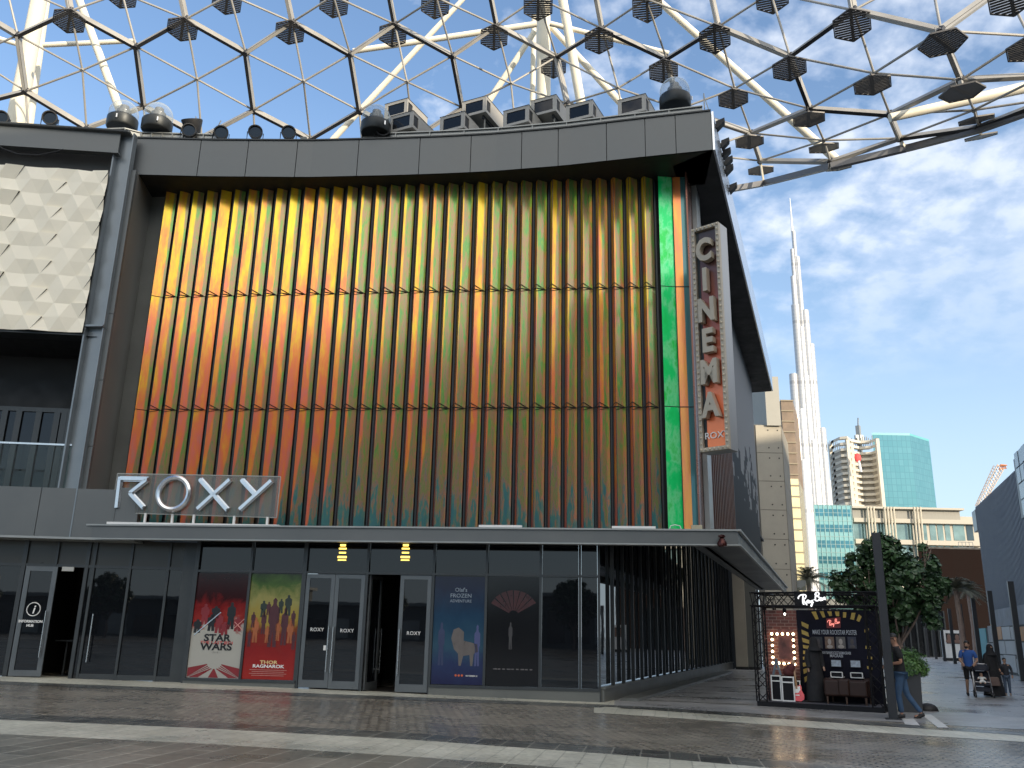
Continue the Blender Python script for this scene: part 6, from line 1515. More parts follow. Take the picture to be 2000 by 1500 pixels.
# planter with shrub
pc = ong(1792, 1393); pl_ = thing('planter', pc, 'tall tapered charcoal planter holding a clipped green shrub', 'planter')
k_ = pc.y / FPX; wb = 44 * k_; hpz = 70 * k_
mb = MB(); q = [V((sx * wb * .46, sy * wb * .46, 0)) for sx, sy in ((-1, -1), (1, -1), (1, 1), (-1, 1))]; q2 = [v * 1.12 + Z * hpz for v in q]
Rz = Matrix.Rotation(-AG, 3, 'Z'); q = [pc + V((.0, .4, 0)) + Rz @ v for v in q]; q2 = [pc + V((.0, .4, 0)) + Rz @ v for v in q2]
mb.poly(list(reversed(q)))
for i in range(4): mb.poly([q[i], q[(i + 1) % 4], q2[(i + 1) % 4], q2[i]])
mb.poly([v - Z * .06 for v in q2]); part(pl_, 'pot', mb, mat('charcoal fibre planter', (.04, .042, .045), .5, 0, .1, 3))
shb = thing('shrub', pc + V((0, .4, hpz - .05)), 'dense small-leaved green shrub rounded over the charcoal planter', 'shrub')
mb = MB(); rnd = random.Random(4); c0 = pc + V((0.05, .4, hpz + .12))
for i in range(3800):
    while True:
        o_ = V((rnd.uniform(-1, 1), rnd.uniform(-1, 1), rnd.uniform(-.4, 1)))
        if .5 < o_.length < 1: break
    bump_ = 1 + .16 * math.sin(o_.x * 7 + o_.y * 5) * math.cos(o_.z * 6); p = c0 + V((o_.x * .50, o_.y * .46, o_.z * .48)) * bump_; L = rnd.uniform(.022, .042)
    n_ = (o_ + V((rnd.uniform(-.7, .7), rnd.uniform(-.7, .7), rnd.uniform(-.3, .9)))).normalized(); a = n_.cross(V((rnd.random() + .1, .3, .2))).normalized(); b = n_.cross(a); mb.poly([p - a * L, p - b * L * .6, p + a * L, p + b * L * .6])
part(shb, 'foliage', mb, mat('shrub leaves', (.07, .15, .035), .5, 0, .5, 4))
mb = MB(); mb.tube([pc + V((0, .4, hpz - .1)), c0 + Z * .2], [.04, .02], 6); part(shb, 'stem', mb, BARK)
mb = MB(); q = ong(1818, 1390); mb.ell(q + V((.05, .25, .02)), .26, .2, .17, 12, 8); solo('draped_sandbag', mb, RUBBER, 'dark sandbag lying against the right foot of the planter', 'sandbag', smooth=True)

# ================================================================== PHOTO BOOTH
KA = onz(1479, 1379); kd = V((math.cos(R(-30)), math.sin(R(-30)), 0)); ki = V((-kd.y, kd.x, 0)); KW = (onplane(1729, 1395, KA, -ki) - KA).dot(kd); KB = KA + kd * KW
KH = (onplane(1477, 1160, KA, -ki).z + onplane(1713, 1160, KB, -ki).z) / 2 + .05
print('kiosk', KA, KB, KW, KH)
KD = 1.5
kz = .12
def KP(px, py, d): p = onplane(px, py, KA + ki * d, -ki); return (p - KA).dot(kd), p.z
def KQ(a, d, z): return V((KA.x, KA.y, 0)) + kd * a + ki * d + Z * z
BLK = mat('black stage metal', (.010, .010, .012), .5, .1, .2, 5, spec=.2)
ks_ = thing('photo_booth', KQ(KW / 2, KD / 2, 0), 'black truss photo booth with brick and sunburst walls standing on the paving', 'booth')
mb = MB(); mb.box(KQ(0, 0, 0), kd * KW, ki * KD, Z * kz); part(ks_, 'platform', mb, BLK)
mb = MB(); mb.box(KQ(.1, .12, kz), kd * (KW - .2), ki * (KD - .2), Z * .012); part(ks_, 'carpet', mb, mat('grey carpet', (.07, .07, .085), .8, 0, .1, 9))
def truss(a, b, w, n, mb=None):
    mb = mb or MB(); d = (b - a).normalized(); s1 = d.cross(ki if abs(d.dot(ki)) < .9 else kd).normalized() * w / 2; s2 = d.cross(s1).normalized() * w / 2
    cs = [s1 + s2, s2 - s1, -s1 - s2, s1 - s2]
    for c in cs: mb.tube([a + c, b + c], .02, 5)
    for i in range(n):
        p, q = a.lerp(b, i / n), a.lerp(b, (i + 1) / n)
        for j in range(4):
            if i % 2: mb.tube([p + cs[j], q + cs[(j + 1) % 4]], .011, 4)
            else: mb.tube([q + cs[j], p + cs[(j + 1) % 4]], .011, 4)
    return mb
tw_ = .27
for a in (tw_ / 2, KW - tw_ / 2):
    for d in (tw_ / 2, KD - tw_ / 2): part(ks_, 'truss_post', truss(KQ(a, d, kz), KQ(a, d, KH - .36), tw_, 9), BLK)
for d in (tw_ / 2, KD - tw_ / 2): part(ks_, 'truss_beam', truss(KQ(0, d, KH - .18), KQ(KW, d, KH - .18), .34, 10), BLK)
for a in (tw_ / 2, KW - tw_ / 2): part(ks_, 'truss_beam', truss(KQ(a, 0, KH - .18), KQ(a, KD, KH - .18), .34, 6), BLK)
# header sign with script lettering
a0, z0 = KP(1553, 1186, -.02); a1, z1 = KP(1613, 1160, -.02); z1 = KH + .02; z0 = KH - .40
hs_ = part(ks_, 'header_sign', MB().box(KQ(a0, -.03, z0), kd * (a1 - a0), ki * .03, Z * (z1 - z0)), BLK)
def script(a0, a1, z0, z1, d, r, m_, parent):
    # hand-drawn strokes in a 0..260 x 0..120 box
    st = [[(6, 66), (2, 74), (16, 92), (40, 100), (66, 100), (78, 92), (74, 78), (60, 66), (44, 60)], [(50, 98), (46, 70), (44, 40), (48, 22), (58, 26)], [(44, 60), (58, 48), (72, 26), (84, 14)],
          [(104, 52), (92, 54), (84, 44), (88, 34), (98, 36), (106, 50), (106, 36), (114, 34)], [(118, 52), (120, 40), (130, 42), (136, 56), (134, 30), (126, 6), (120, 10), (132, 28), (146, 40)],
          [(150, 58), (156, 60)], [(176, 112), (170, 90), (166, 66), (168, 48)], [(164, 96), (176, 116), (196, 120), (204, 108), (196, 94), (178, 86)], [(178, 86), (198, 84), (206, 70), (196, 54), (174, 50), (164, 58)],
          [(228, 70), (216, 74), (208, 62), (214, 52), (224, 58), (230, 72), (230, 56), (238, 56)], [(240, 76), (240, 58), (246, 74), (256, 78), (256, 62), (264, 62)]]
    for s_ in st:
        pts = []
        for k in range(len(s_) - 1):
            p_1 = s_[max(k - 1, 0)]; p0 = s_[k]; p1 = s_[k + 1]; p2 = s_[min(k + 2, len(s_) - 1)]
            for t in (0, .33, .66):
                pts.append(tuple(.5 * ((2 * p0[i]) + (-p_1[i] + p1[i]) * t + (2 * p_1[i] - 5 * p0[i] + 4 * p1[i] - p2[i]) * t * t + (-p_1[i] + 3 * p0[i] - 3 * p1[i] + p2[i]) * t ** 3) for i in (0, 1)))
        pts.append(s_[-1]); mb = MB(); P = [KQ(a0 + (a1 - a0) * x / 264, d, z0 + (z1 - z0) * y / 124) for x, y in pts]
        rr = [r * (1 if 0 < i < len(P) - 1 else .6) for i in range(len(P))]
        mb.tube(P, rr, 6); part(parent, 'letter_stroke', mb, m_, True)
WL = mat('white lit lettering', (.9, .9, .9), .4, emis=(1, 1, 1), estr=.5, var=0)
aa, zz = KP(1560, 1186, -.04); ab, zy = KP(1612, 1160, -.04)
script(aa, ab, z0 + .02, z1 - .02, -.045, .018, WL, hs_)
# walls
DW = 1.2
def brick_mat():
    M = bpy.data.materials.new('red brick print'); M.use_nodes = True; t = M.node_tree; b = t.nodes['Principled BSDF']; tc = N(t, 'ShaderNodeTexCoord')
    sp = N(t, 'ShaderNodeSeparateXYZ'); t.links.new(tc.outputs['Object'], sp.inputs[0]); cb = N(t, 'ShaderNodeCombineXYZ')
    t.links.new(math_(t, 'ADD', math_(t, 'MULTIPLY', sp.outputs[0], kd.x), math_(t, 'MULTIPLY', sp.outputs[1], kd.y)), cb.inputs[0]); t.links.new(sp.outputs[2], cb.inputs[1])
    br = N(t, 'ShaderNodeTexBrick', inp={'Scale': 1., 'Brick Width': .22, 'Row Height': .085, 'Mortar Size': .008}); t.links.new(cb.outputs[0], br.inputs['Vector'])
    br.inputs['Color1'].default_value = (.16, .045, .035, 1); br.inputs['Color2'].default_value = (.08, .025, .02, 1); br.inputs['Mortar'].default_value = (.22, .15, .13, 1)
    t.links.new(br.outputs['Color'], b.inputs['Base Color']); b.inputs['Roughness'].default_value = .5; return M
ab0, _ = KP(1494, 1290, DW); ab1, _ = KP(1561, 1290, DW)
bw = part(ks_, 'brick_wall', MB().box(KQ(ab0, DW, kz), kd * (ab1 - ab0), ki * .05, Z * (KH - .42 - kz)), brick_mat())
sb0 = ab1 + .01; sb1 = KW - .12
sw_ = part(ks_, 'sunburst_wall', MB().box(KQ(sb0, DW - .01, kz), kd * (sb1 - sb0), ki * .05, Z * (KH - .42 - kz)), mat('dark navy print', (.010, .010, .018), .6, 0, .3, 2, spec=.1))
K5 = lambda x, y: (1470 + x / 5.356, 1140 + y / 5.356)
YEL = mat('dull yellow print', (.40, .28, .06), .45, 0, .25, 6)
wedges = [[(510, 395), (515, 440), (580, 475), (585, 430)], [(510, 480), (515, 525), (590, 555), (580, 510)], [(515, 565), (525, 610), (595, 630), (590, 590)], [(525, 640), (530, 675), (598, 685), (595, 650)], [(528, 700), (530, 735), (602, 735), (600, 705)], [(525, 765), (528, 795), (605, 790), (605, 760)], [(525, 830), (530, 870), (608, 850), (605, 815)], [(530, 895), (535, 945), (608, 905), (608, 870)], [(540, 980), (545, 1035), (603, 985), (600, 945)],
          [(615, 295), (660, 375), (690, 370), (660, 290)], [(700, 290), (735, 355), (760, 350), (740, 288)], [(780, 290), (805, 340), (830, 335), (825, 290)], [(860, 290), (872, 338), (905, 340), (905, 292)], [(945, 295), (945, 355), (975, 355), (980, 300)], [(1035, 305), (1020, 370), (1060, 380), (1075, 305)], [(1110, 320), (1085, 385), (1115, 400), (1140, 345)], [(1200, 758), (1200, 785), (1250, 792), (1250, 765)], [(1195, 860), (1200, 890), (1250, 910), (1250, 878)], [(1170, 480), (1170, 510), (1215, 500), (1215, 468)], [(1180, 650), (1180, 680), (1235, 685), (1235, 655)]]
for w_ in wedges:
    P = [KP(*K5(x, y), DW - .02) for x, y in w_]; mb = MB(); mb.ext([KQ(a, DW - .02, z) for a, z in P], ki * .006); part(sw_, 'ray', mb, YEL)
mb = MB(); P = [KP(*K5(x, y), DW - .02) for x, y in ((770, 365), (775, 465), (920, 462), (918, 350))]; mb.ext([KQ(a, DW - .025, z) for a, z in P], ki * .006); bdg = part(sw_, 'red_badge', mb, mat('dark red print', (.16, .015, .015), .4))
a_, z_ = KP(*K5(785, 445), DW - .03); b_2, z_2 = KP(*K5(910, 390), DW - .03)
script(a_, b_2, z_ - .02, z_2 + .06, DW - .035, .008, mat('red neon lettering', (.8, .25, .2), .4, emis=(1, .3, .25), estr=.5, var=0), bdg)
PT = mat('grey white print', (.42, .44, .48), .4, 0, 0)
def ktext(txt, x0, x1, y, m_, d=.03):
    a, z = KP(*K5(x0, y), DW - d); b, _ = KP(*K5(x1, y), DW - d)
    t_ = text_mb(txt, 1.0, (0, 0, 0), V((1, 0, 0)), Z, .001); wd = max(v.x for v in t_.v) - min(v.x for v in t_.v)
    return a, z, (b - a) / wd
for txt, x0, x1, y, hh in (('MAKE YOUR ROCKSTAR POSTER', 627, 1088, 528, .17), ('#RAYBANROCKSTARMAGRABI', 720, 1027, 733, .10), ('MAGRABI', 808, 942, 768, .11)):
    a, z, k = ktext(txt, x0, x1, y, PT)
    part(sw_, 'lettering', text_mb(txt, hh, KQ(a, DW - .025, z), kd, Z, .003, xs=k / hh, bold=.001), PT)
for i, (x0, x1) in enumerate(((640, 735), (752, 857), (868, 975), (990, 1090))):
    a, zt_k = KP(*K5(x0, 555), DW - .03); b, zb_k = KP(*K5(x1, 680), DW - .03); w_ = b - a
    pp = part(sw_, 'portrait_print', MB().box(KQ(a, DW - .022, zb_k), kd * w_, ki * .004, Z * (zt_k - zb_k)), mat('dim print %d' % i, ((.03, .03, .035), (.16, .10, .07), (.10, .09, .085), (.03, .03, .05))[i], .5, 0, .3, 12))
    mb = MB(); c = KQ((a + b) / 2, DW - .026, zb_k + (zt_k - zb_k) * .58); hh = zt_k - zb_k
    rot = Matrix((kd, ki, Z)).transposed(); mb.ell(c, w_ * .20, .004, hh * .26, 12, 8, rot); mb.ell(c - Z * hh * .42, w_ * .34, .004, hh * .16, 12, 6, rot); part(pp, 'bust', mb, mat('pale bust print', (.34, .30, .27), .5) if i in (1, 2) else mat('dim bust print', (.06, .05, .05), .5))
for i, (x0, y0, x1, y1) in enumerate(((820, 798, 925, 868), (1022, 803, 1128, 875))):
    a, zt_k = KP(*K5(x0, y0), DW - .1); b, zb_k = KP(*K5(x1, y1), DW - .1)
    r_ = thing('wall_monitor', KQ(a, DW - .08, zb_k), 'small lit screen on the booth wall, ' + ('left' if i == 0 else 'right') + ' one of the two', 'screen', 'two screens on the booth wall')
    part(r_, 'casing', MB().box(KQ(a - .02, DW - .09, zb_k - .02), kd * (b - a + .04), ki * .05, Z * (zt_k - zb_k + .04)), BLK)
    part(r_, 'display', MB().box(KQ(a, DW - .093, zb_k), kd * (b - a), ki * .002, Z * (zt_k - zb_k)), mat('screen picture', (.1, .12, .15), .4, 0, .8, 14, emis=(.35, .42, .5), estr=.12))
    x0, y0, x1, y1 = ((820, 922, 944, 980), (1028, 930, 1154, 986))[i]; a, zt_k = KP(*K5(x0, y0), DW - .25); b, zb_k = KP(*K5(x1, y1), DW - .25)
    mb = MB()
    for z in (zb_k, zt_k): mb.bar(KQ(a, DW - .3, z), KQ(b, DW - .3, z), .02, .02)
    for x in (a, b): mb.bar(KQ(x, DW - .3, zb_k), KQ(x, DW - .3, zt_k), .02, .02); mb.bar(KQ(x, DW - .3, zb_k), KQ(x, DW - .02, zb_k), .02, .02)
    r2_ = thing('tablet_stand', KQ(a, DW - .3, zb_k), 'white edged black console under the ' + ('left' if i == 0 else 'right') + ' booth screen', 'console', 'two consoles under the screens'); part(r2_, 'white_frame', mb, WHITEM)
    part(r2_, 'body', MB().box(KQ(a + .02, DW - .28, zb_k + .015), kd * (b - a - .04), ki * .24, Z * (zt_k - zb_k - .03)), BLK)
# bulb frame
GB = mat('glowing bulb', (1, .85, .6), .3, emis=(1, .72, .42), estr=5.5, var=0)
bf = thing('bulb_frame', KQ(*[KP(*K5(312, 690), DW - .06)[0], DW - .06, KP(*K5(312, 690), DW - .06)[1]]), 'rectangular frame of round glowing bulbs on the brick wall of the booth', 'light frame')
bl = [(200, 525), (257, 526), (312, 526), (368, 526), (424, 528), (205, 585), (208, 646), (210, 708), (213, 770), (215, 828), (275, 831), (329, 836), (383, 839), (427, 590), (430, 654), (435, 718), (439, 780), (441, 843)]
pr_ = [KP(*K5(x, y), DW - .06) for x, y in ((200, 525), (424, 528), (441, 843), (215, 828))]
mb = MB()
for i in range(4): mb.bar(KQ(pr_[i][0], DW - .03, pr_[i][1]), KQ(pr_[(i + 1) % 4][0], DW - .03, pr_[(i + 1) % 4][1]), .05, .03)
part(bf, 'frame', mb, BLK)
for x, y in bl:
    a, z = KP(*K5(x, y), DW - .06); mb = MB(); mb.ell(KQ(a, DW - .07, z), .036, .036, .036, 10, 8); part(bf, 'bulb', mb, GB, True)
part(ks_, 'wall_picture', MB().box(KQ(KP(*K5(275, 700), DW)[0], DW - .008, KP(*K5(300, 790), DW)[1]), kd * .42, ki * .006, Z * .8), mat('dim red picture', (.10, .04, .04), .5, 0, .5, 6))
mb = MB(); a, z = KP(*K5(335, 318), DW - .5); mb.ell(KQ(a, DW - .5, z), .028, .028, .028, 8, 6); sl_ = thing('spotlight', KQ(a, DW - .5, z), 'tiny white spotlight under the top truss of the booth', 'spotlight'); part(sl_, 'lens', mb, mat('spot glow', (1, 1, 1), .3, emis=(1, .95, .85), estr=6, var=0))
mb = MB(); mb.lathe(KQ(a, DW - .5, z + .03), [(.04, 0), (.05, .1), (.02, .14)], 10); mb.tube([KQ(a, DW - .5, z + .15), KQ(a, DW - .5, KH - .3)], .01, 5); part(sl_, 'housing', mb, BLK)
# flight cases
def case(x0, y0, x1, y1, dd, label, depth=.45):
    a, zt_k = KP(*K5(x0, y0), dd); b, _ = KP(*K5(x1, y0), dd); z0 = kz + .012
    r_ = thing('flight_case', KQ((a + b) / 2, dd + depth / 2, z0), label, 'case', 'cases in the booth')
    part(r_, 'body', MB().box(KQ(a + .02, dd + .01, z0 + .02), kd * (b - a - .04), ki * depth, Z * (zt_k - z0 - .03)), BLK)
    mb = MB(); t = .03
    for z in (z0 + .0, zt_k - .16, zt_k - .03): mb.box(KQ(a, dd - .005, z), kd * (b - a), ki * .03, Z * t)
    for x in (a, b - t): mb.box(KQ(x, dd - .008, z0), kd * t, ki * .03, Z * (zt_k - z0))
    part(r_, 'white_trim', mb, WHITEM); return a, b, zt_k
c1 = case(186, 955, 292, 1258, .42, 'tall black case with white trim, leftmost in the booth')
c2 = case(297, 968, 430, 1268, .36, 'tall black case with white trim, middle of the booth cases')
c3 = case(432, 1010, 497, 1120, .62, 'short dark case with white trim behind the red and white guitar', .3)
# letter A ornament and bag on the cases
z = c1[2]; a = (c1[0] + c1[1]) / 2
mb = MB()
for s_ in (-1, 1): mb.bar(KQ(a + s_ * .10, .6, z), KQ(a, .6, z + .42), .05, .05)
mb.bar(KQ(a - .06, .6, z + .15), KQ(a + .06, .6, z + .15), .04, .04); solo('letter_ornament', mb, mat('blue grey tin', (.18, .22, .26), .4, .5), 'blue grey letter A ornament standing on the leftmost case', 'ornament')
z = c2[2]; a = (c2[0] + c2[1]) / 2; mb = MB(); mb.ell(KQ(a, .6, z + .11), .17, .12, .14, 12, 8); mb.ell(KQ(a + .05, .58, z + .2), .12, .1, .13, 10, 8); solo('folded_jacket', mb, mat('dark red cloth', (.09, .02, .02), .8, 0, .3, 9), 'heap of dark red clothing lying on the middle case', 'clothing', smooth=True)
# guitar leaning on the small case
ga, gz_ = KP(*K5(482, 1262), .40); gt_, gzt = KP(*K5(462, 1085), .52)
gr_ = thing('electric_guitar', KQ(ga, .4, kz), 'red and white electric guitar leaning in the booth beside the cases', 'guitar')
gd = (KQ(gt_, .52, gzt) - KQ(ga, .42, kz)).normalized(); g0_ = KQ(ga, .42, kz + .03); gx = kd
mb = MB(); out = [(-.16, .02), (-.20, .12), (-.15, .22), (-.13, .28), (-.17, .36), (-.13, .42), (-.06, .38), (0, .36), (.05, .38), (.10, .42), (.13, .36), (.12, .27), (.17, .16), (.16, .05), (.08, -.01), (-.08, -.01)]
gn_ = gx.cross(gd).normalized()
mb.ext([g0_ + gx * x + gd * y for x, y in out], gn_ * .045); part(gr_, 'body', mb, mat('guitar red', (.65, .03, .04), .2, 0, .02, 2, coat=.5))
fs = 1 if gn_.dot(-ki) > 0 else -1; off_ = gn_ * (.047 if fs > 0 else -.004)
mb = MB(); mb.ext([g0_ + off_ + gx * x + gd * y for x, y in ((-.12, .18), (-.10, .30), (-.12, .38), (-.03, .36), (.05, .36), (.09, .38), (.09, .28), (.02, .2))], gn_ * .004 * fs); part(gr_, 'pickguard', mb, WHITEM)
mb = MB(); mb.bar(g0_ + off_ + gd * .3, g0_ + off_ + gd * .92, .045, .02, gn_); mb.bar(g0_ + off_ + gd * .92, g0_ + off_ + gd * 1.06 + gx * .01, .07, .02, gn_); part(gr_, 'neck', mb, mat('guitar neck wood', (.35, .2, .1), .4))
mb = MB()
for q in (.14, .22): mb.bar(g0_ + off_ * 1.15 + gd * q - gx * .05, g0_ + off_ * 1.15 + gd * q + gx * .05, .02, .01, gn_)
part(gr_, 'pickups', mb, PAPER)
# sofa
sa, _ = KP(*K5(755, 1240), .35); sb_, _ = KP(*K5(1235, 1260), .35)
sf_ = thing('leather_armchair', KQ((sa + sb_) / 2, .6, kz), 'dark brown leather armchair on wooden legs, seen from behind in the booth', 'armchair')
LTH = mat('dark brown leather', (.030, .014, .010), .4, 0, .2, 5, .2, 30, spec=.3)
zt_s = KP(*K5(1000, 1005), .35)[1]; z0 = kz + .2; w_ = sb_ - sa
def cushion(r, name, c, sx, sy, sz):
    mb = MB(); p = c - kd * sx / 2 - ki * sy / 2 - Z * sz / 2; mb.box(p, kd * sx, ki * sy, Z * sz); o = part(r, name, mb, LTH, bevel=.06); o.modifiers['bv'].segments = 4; return o
cushion(sf_, 'backrest', KQ((sa + sb_) / 2, .35, (z0 + zt_s) / 2), w_ * .96, .26, zt_s - z0)
cushion(sf_, 'backrest_wing', KQ(sa + w_ * .47, .32, (z0 + zt_s) / 2 + .02), w_ * .26, .30, zt_s - z0 + .02)
cushion(sf_, 'seat', KQ((sa + sb_) / 2, .78, z0 + .14), w_ * .8, .6, .24)
for s_ in (.07, .93): cushion(sf_, 'armrest', KQ(sa + w_ * s_, .72, z0 + .22), .17, .7, .44)
for s_, d in ((.08, .3), (.92, .3), (.08, 1.02), (.92, 1.02), (.5, .3)):
    mb = MB(); p = KQ(sa + w_ * s_, d, 0); mb.tube([p + Z * (kz + .013), p + Z * (z0 + .02)], [.02, .035], 8); part(sf_, 'leg', mb, mat('dark wood', (.08, .045, .03), .5))
# ================================================================== PEOPLE
def skin_mesh(name, chains, mtl, parent, off, sub=1):
    """chains: list of lists of (point, radius); points shared between chains join"""
    vs, es, rs, idx = [], [], [], {}
    for ch in chains:
        last = None
        for p, r in ch:
            key = tuple(round(c, 4) for c in p)
            if key not in idx: idx[key] = len(vs); vs.append(V(p)); rs.append(r)
            i = idx[key]
            if last is not None and last != i: es.append((last, i))
            last = i
    me = bpy.data.meshes.new(name); me.from_pydata([tuple(v) for v in vs], es, [])
    o = bpy.data.objects.new(name, me); COL.objects.link(o)
    md = o.modifiers.new('s', 'SKIN'); md.use_smooth_shade = True; md.branch_smoothing = .6
    for i, r in enumerate(rs):
        d = me.skin_vertices[0].data[i]; rr = r if isinstance(r, tuple) else (r, r); d.radius = rr; d.use_root = (i == 0)
    sb = o.modifiers.new('ss', 'SUBSURF'); sb.levels = sub; sb.render_levels = sub
    bpy.context.view_layer.update(); dg = bpy.context.evaluated_depsgraph_get()
    m2 = bpy.data.meshes.new_from_object(o.evaluated_get(dg)); m2.name = name
    bpy.data.objects.remove(o); bpy.data.meshes.remove(me)
    m2.materials.clear(); m2.materials.append(mtl)
    for v in m2.vertices: v.co = v.co
    o = bpy.data.objects.new(name, m2); COL.objects.link(o); o.parent = parent
    return o
SK1 = mat('warm brown skin', (.36, .19, .125), .5, 0, .08, 9); SK2 = mat('light brown skin', (.42, .25, .17), .5, 0, .08, 9)
HAIR = mat('black hair', (.012, .010, .009), .5, 0, .3, 30)
def person(base, rz, sc, J, skin, label, clothes, hair=True, glasses=False, hands=True, name='person', beard=False):
    """J: joints in metres for a 1.78 m body, x = right of the body, y = forward, z = up"""
    r = thing(name, base, label, 'person', None, rz); r.scale = (sc,) * 3; OFF[r.name] = V((0, 0, 0))
    A = {k: V(v) for k, v in J.items()}
    pel, ch, nk, hd = A['pelvis'], A['chest'], A['neck'], A['head']
    hf = (A['face'] - hd).normalized() if 'face' in A else V((0, 1, 0))
    up = (hd - nk).normalized(); sd_ = hf.cross(up).normalized()
    chains = [[(pel, (.15, .11)), ((pel + ch) / 2, (.14, .105)), (ch, (.165, .12)), (nk - up * .03, (.075, .07)), (nk + up * .03, (.055, .06)), (hd - up * .075 + hf * .012, (.062, .07)), (hd, (.078, .092)), (hd + up * .07 - hf * .01, (.07, .082)), (hd + up * .105 - hf * .012, (.04, .05))]]
    for s in 'LR':
        sh_, el, wr = A['sh' + s], A['el' + s], A['wr' + s]; hp_, kn, an = A['hp' + s], A['kn' + s], A['an' + s]
        fwd = (wr - el).normalized()
        chains.append([(ch, (.165, .12)), (sh_, .058), (sh_.lerp(el, .4), .050), (el, .040), (el.lerp(wr, .35), .040), (wr, .026)])
        chains.append([(pel, (.15, .11)), (hp_, .092), (hp_.lerp(kn, .45), .080), (kn, .056), (kn.lerp(an, .35), .055), (an, .036), (an + V((0, .05, -.045)), .036), (an + V((0, .16, -.06)), .030)])
    b = skin_mesh('body', chains, skin, r, None)
    # hands: palm and five separate fingers, merged into the body mesh with facial features
    mb = MB()
    for s in 'LR':
        el, wr = A['el' + s], A['wr' + s]; f = (wr - el).normalized(); curl = A.get('curl' + s, V((0, 0, -1))); curl = (curl - f * curl.dot(f)).normalized(); lat = f.cross(curl).normalized() * (1 if s == 'R' else -1)
        mb.tube([wr - f * .02, wr + f * .03, wr + f * .085], [.024, .036, .036], 8)
        for i, (o_, ln) in enumerate(((-.027, .062), (-.009, .072), (.009, .068), (.027, .052))):
            a = wr + f * .08 + lat * o_; b_ = a + f * ln * .5 + curl * ln * .18; c_ = b_ + f * ln * .2 + curl * ln * .42; d_ = c_ - f * ln * .06 + curl * ln * .25
            mb.tube([a, b_, c_, d_], [.0095, .009, .008, .006], 6)
        a = wr + f * .03 - lat * .03; mb.tube([a, a - lat * .03 + f * .03 + curl * .012, a - lat * .034 + f * .062 + curl * .03], [.012, .011, .008], 6)
    # nose, ears, brow, lips
    mb.ext([hd + hf * .088 - up * .035 + sd_ * .014, hd + hf * .088 - up * .035 - sd_ * .014, hd + hf * .088 + up * .018], hf * .022)
    for q in (-1, 1): mb.ell(hd + sd_ * q * .082 - up * .012 - hf * .008, .012, .02, .032, 8, 6)
    mb.ell(hd + hf * .092 - up * .055, .022, .008, .009, 8, 5)
    fm_ = mb.mesh('f', skin, V((0, 0, 0)), True); bm = bmesh.new(); bm.from_mesh(b.data); bm.from_mesh(fm_); bm.to_mesh(b.data); bm.free()
    for p in b.data.polygons: p.use_smooth = True
    OFF[b.name] = V((0, 0, 0))
    mb = MB()
    for q in (-1, 1): mb.ell(hd + hf * .088 + sd_ * q * .03 + up * .004, .011, .008, .007, 8, 6)
    part(r, 'eyes', mb, mat('dark eyes', (.01, .01, .01), .2))
    if hair:
        mb = MB(); rot = Matrix((sd_, hf, up)).transposed(); k = len(mb.v)
        mb.ell(hd + up * .045 - hf * .018, .088, .104, .088, 16, 12, rot)
        keep = [i for i, f_ in enumerate(mb.f) if sum(((mb.v[j] - hd).dot(up) - .02 + max(0, (mb.v[j] - hd).dot(hf)) * -.55 > 0) for j in f_) >= 3]
        mb.f = [mb.f[i] for i in keep]; mb.mi = [0] * len(mb.f); part(r, 'hair', mb, HAIR, True)
    if beard:
        mb = MB(); mb.ell(hd + hf * .05 - up * .075, .058, .045, .045, 12, 8); part(r, 'beard', mb, HAIR, True)
    if glasses:
        mb = MB()
        for q in (-1, 1): mb.ell(hd + hf * .098 + sd_ * q * .034 + up * .006, .028, .012, .02, 10, 6); mb.bar(hd + hf * .09 + sd_ * q * .06 + up * .008, hd - hf * .01 + sd_ * q * .083 + up * .008, .008, .012)
        part(r, 'sunglasses', mb, mat('black lenses', (.01, .01, .01), .08))
    if 'top' in clothes:
        m_, sl = clothes['top']; cc_ = [[(pel - Z * .12, (.172, .135)), (pel, (.172, .135)), ((pel + ch) / 2, (.168, .135)), (ch, (.20, .155)), (nk - up * .06, (.12, .11)), (nk - up * .01, (.07, .07))]]
        for s in 'LR':
            sh_, el, wr = A['sh' + s], A['el' + s], A['wr' + s]
            if sl == 'short': cc_.append([(ch, (.20, .155)), (sh_, .086), (sh_.lerp(el, .4), .072), (sh_.lerp(el, .85), .066)])
            else: cc_.append([(ch, (.20, .155)), (sh_, .086), (el, .060), (el.lerp(wr, .95), .044), (wr, .042)])
        o = skin_mesh('shirt' if sl == 'short' else 'jacket', cc_, m_, r, None)
    if 'legs' in clothes:
        m_, cut = clothes['legs']; cc_ = []
        for s in 'LR':
            hp_, kn, an = A['hp' + s], A['kn' + s], A['an' + s]
            cc_.append([(pel + V((0, 0, .03)), (.155, .118)), (hp_, .105), (hp_.lerp(kn, .45), .092), (kn, .070)] + ([(kn.lerp(an, .4), .066), (an + V((0, 0, .02)), .055)] if cut == 'long' else []))
        skin_mesh('trousers' if cut == 'long' else 'shorts', cc_, m_, r, None)
    if 'shoes' in clothes:
        for s in 'LR':
            an = A['an' + s]; tf = V((A['an' + s].x, 0, 0)); d = A.get('toe' + s, V((0, 1, -.1))).normalized()
            mb = MB(); mb.tube([an - d * .06 + Z * -.03, an + Z * -.02, an + d * .09 - Z * .045, an + d * .185 - Z * .06], [.036, .048, .042, .028], 10); part(r, 'shoe', mb, clothes['shoes'], True)
    return r
JEAN = mat('blue denim', (.04, .085, .16), .8, 0, .25, 8); BLKC = mat('black cotton', (.012, .012, .014), .85, 0, .25, 8); BLUT = mat('bright blue cotton', (.03, .10, .34), .8, 0, .12, 7)
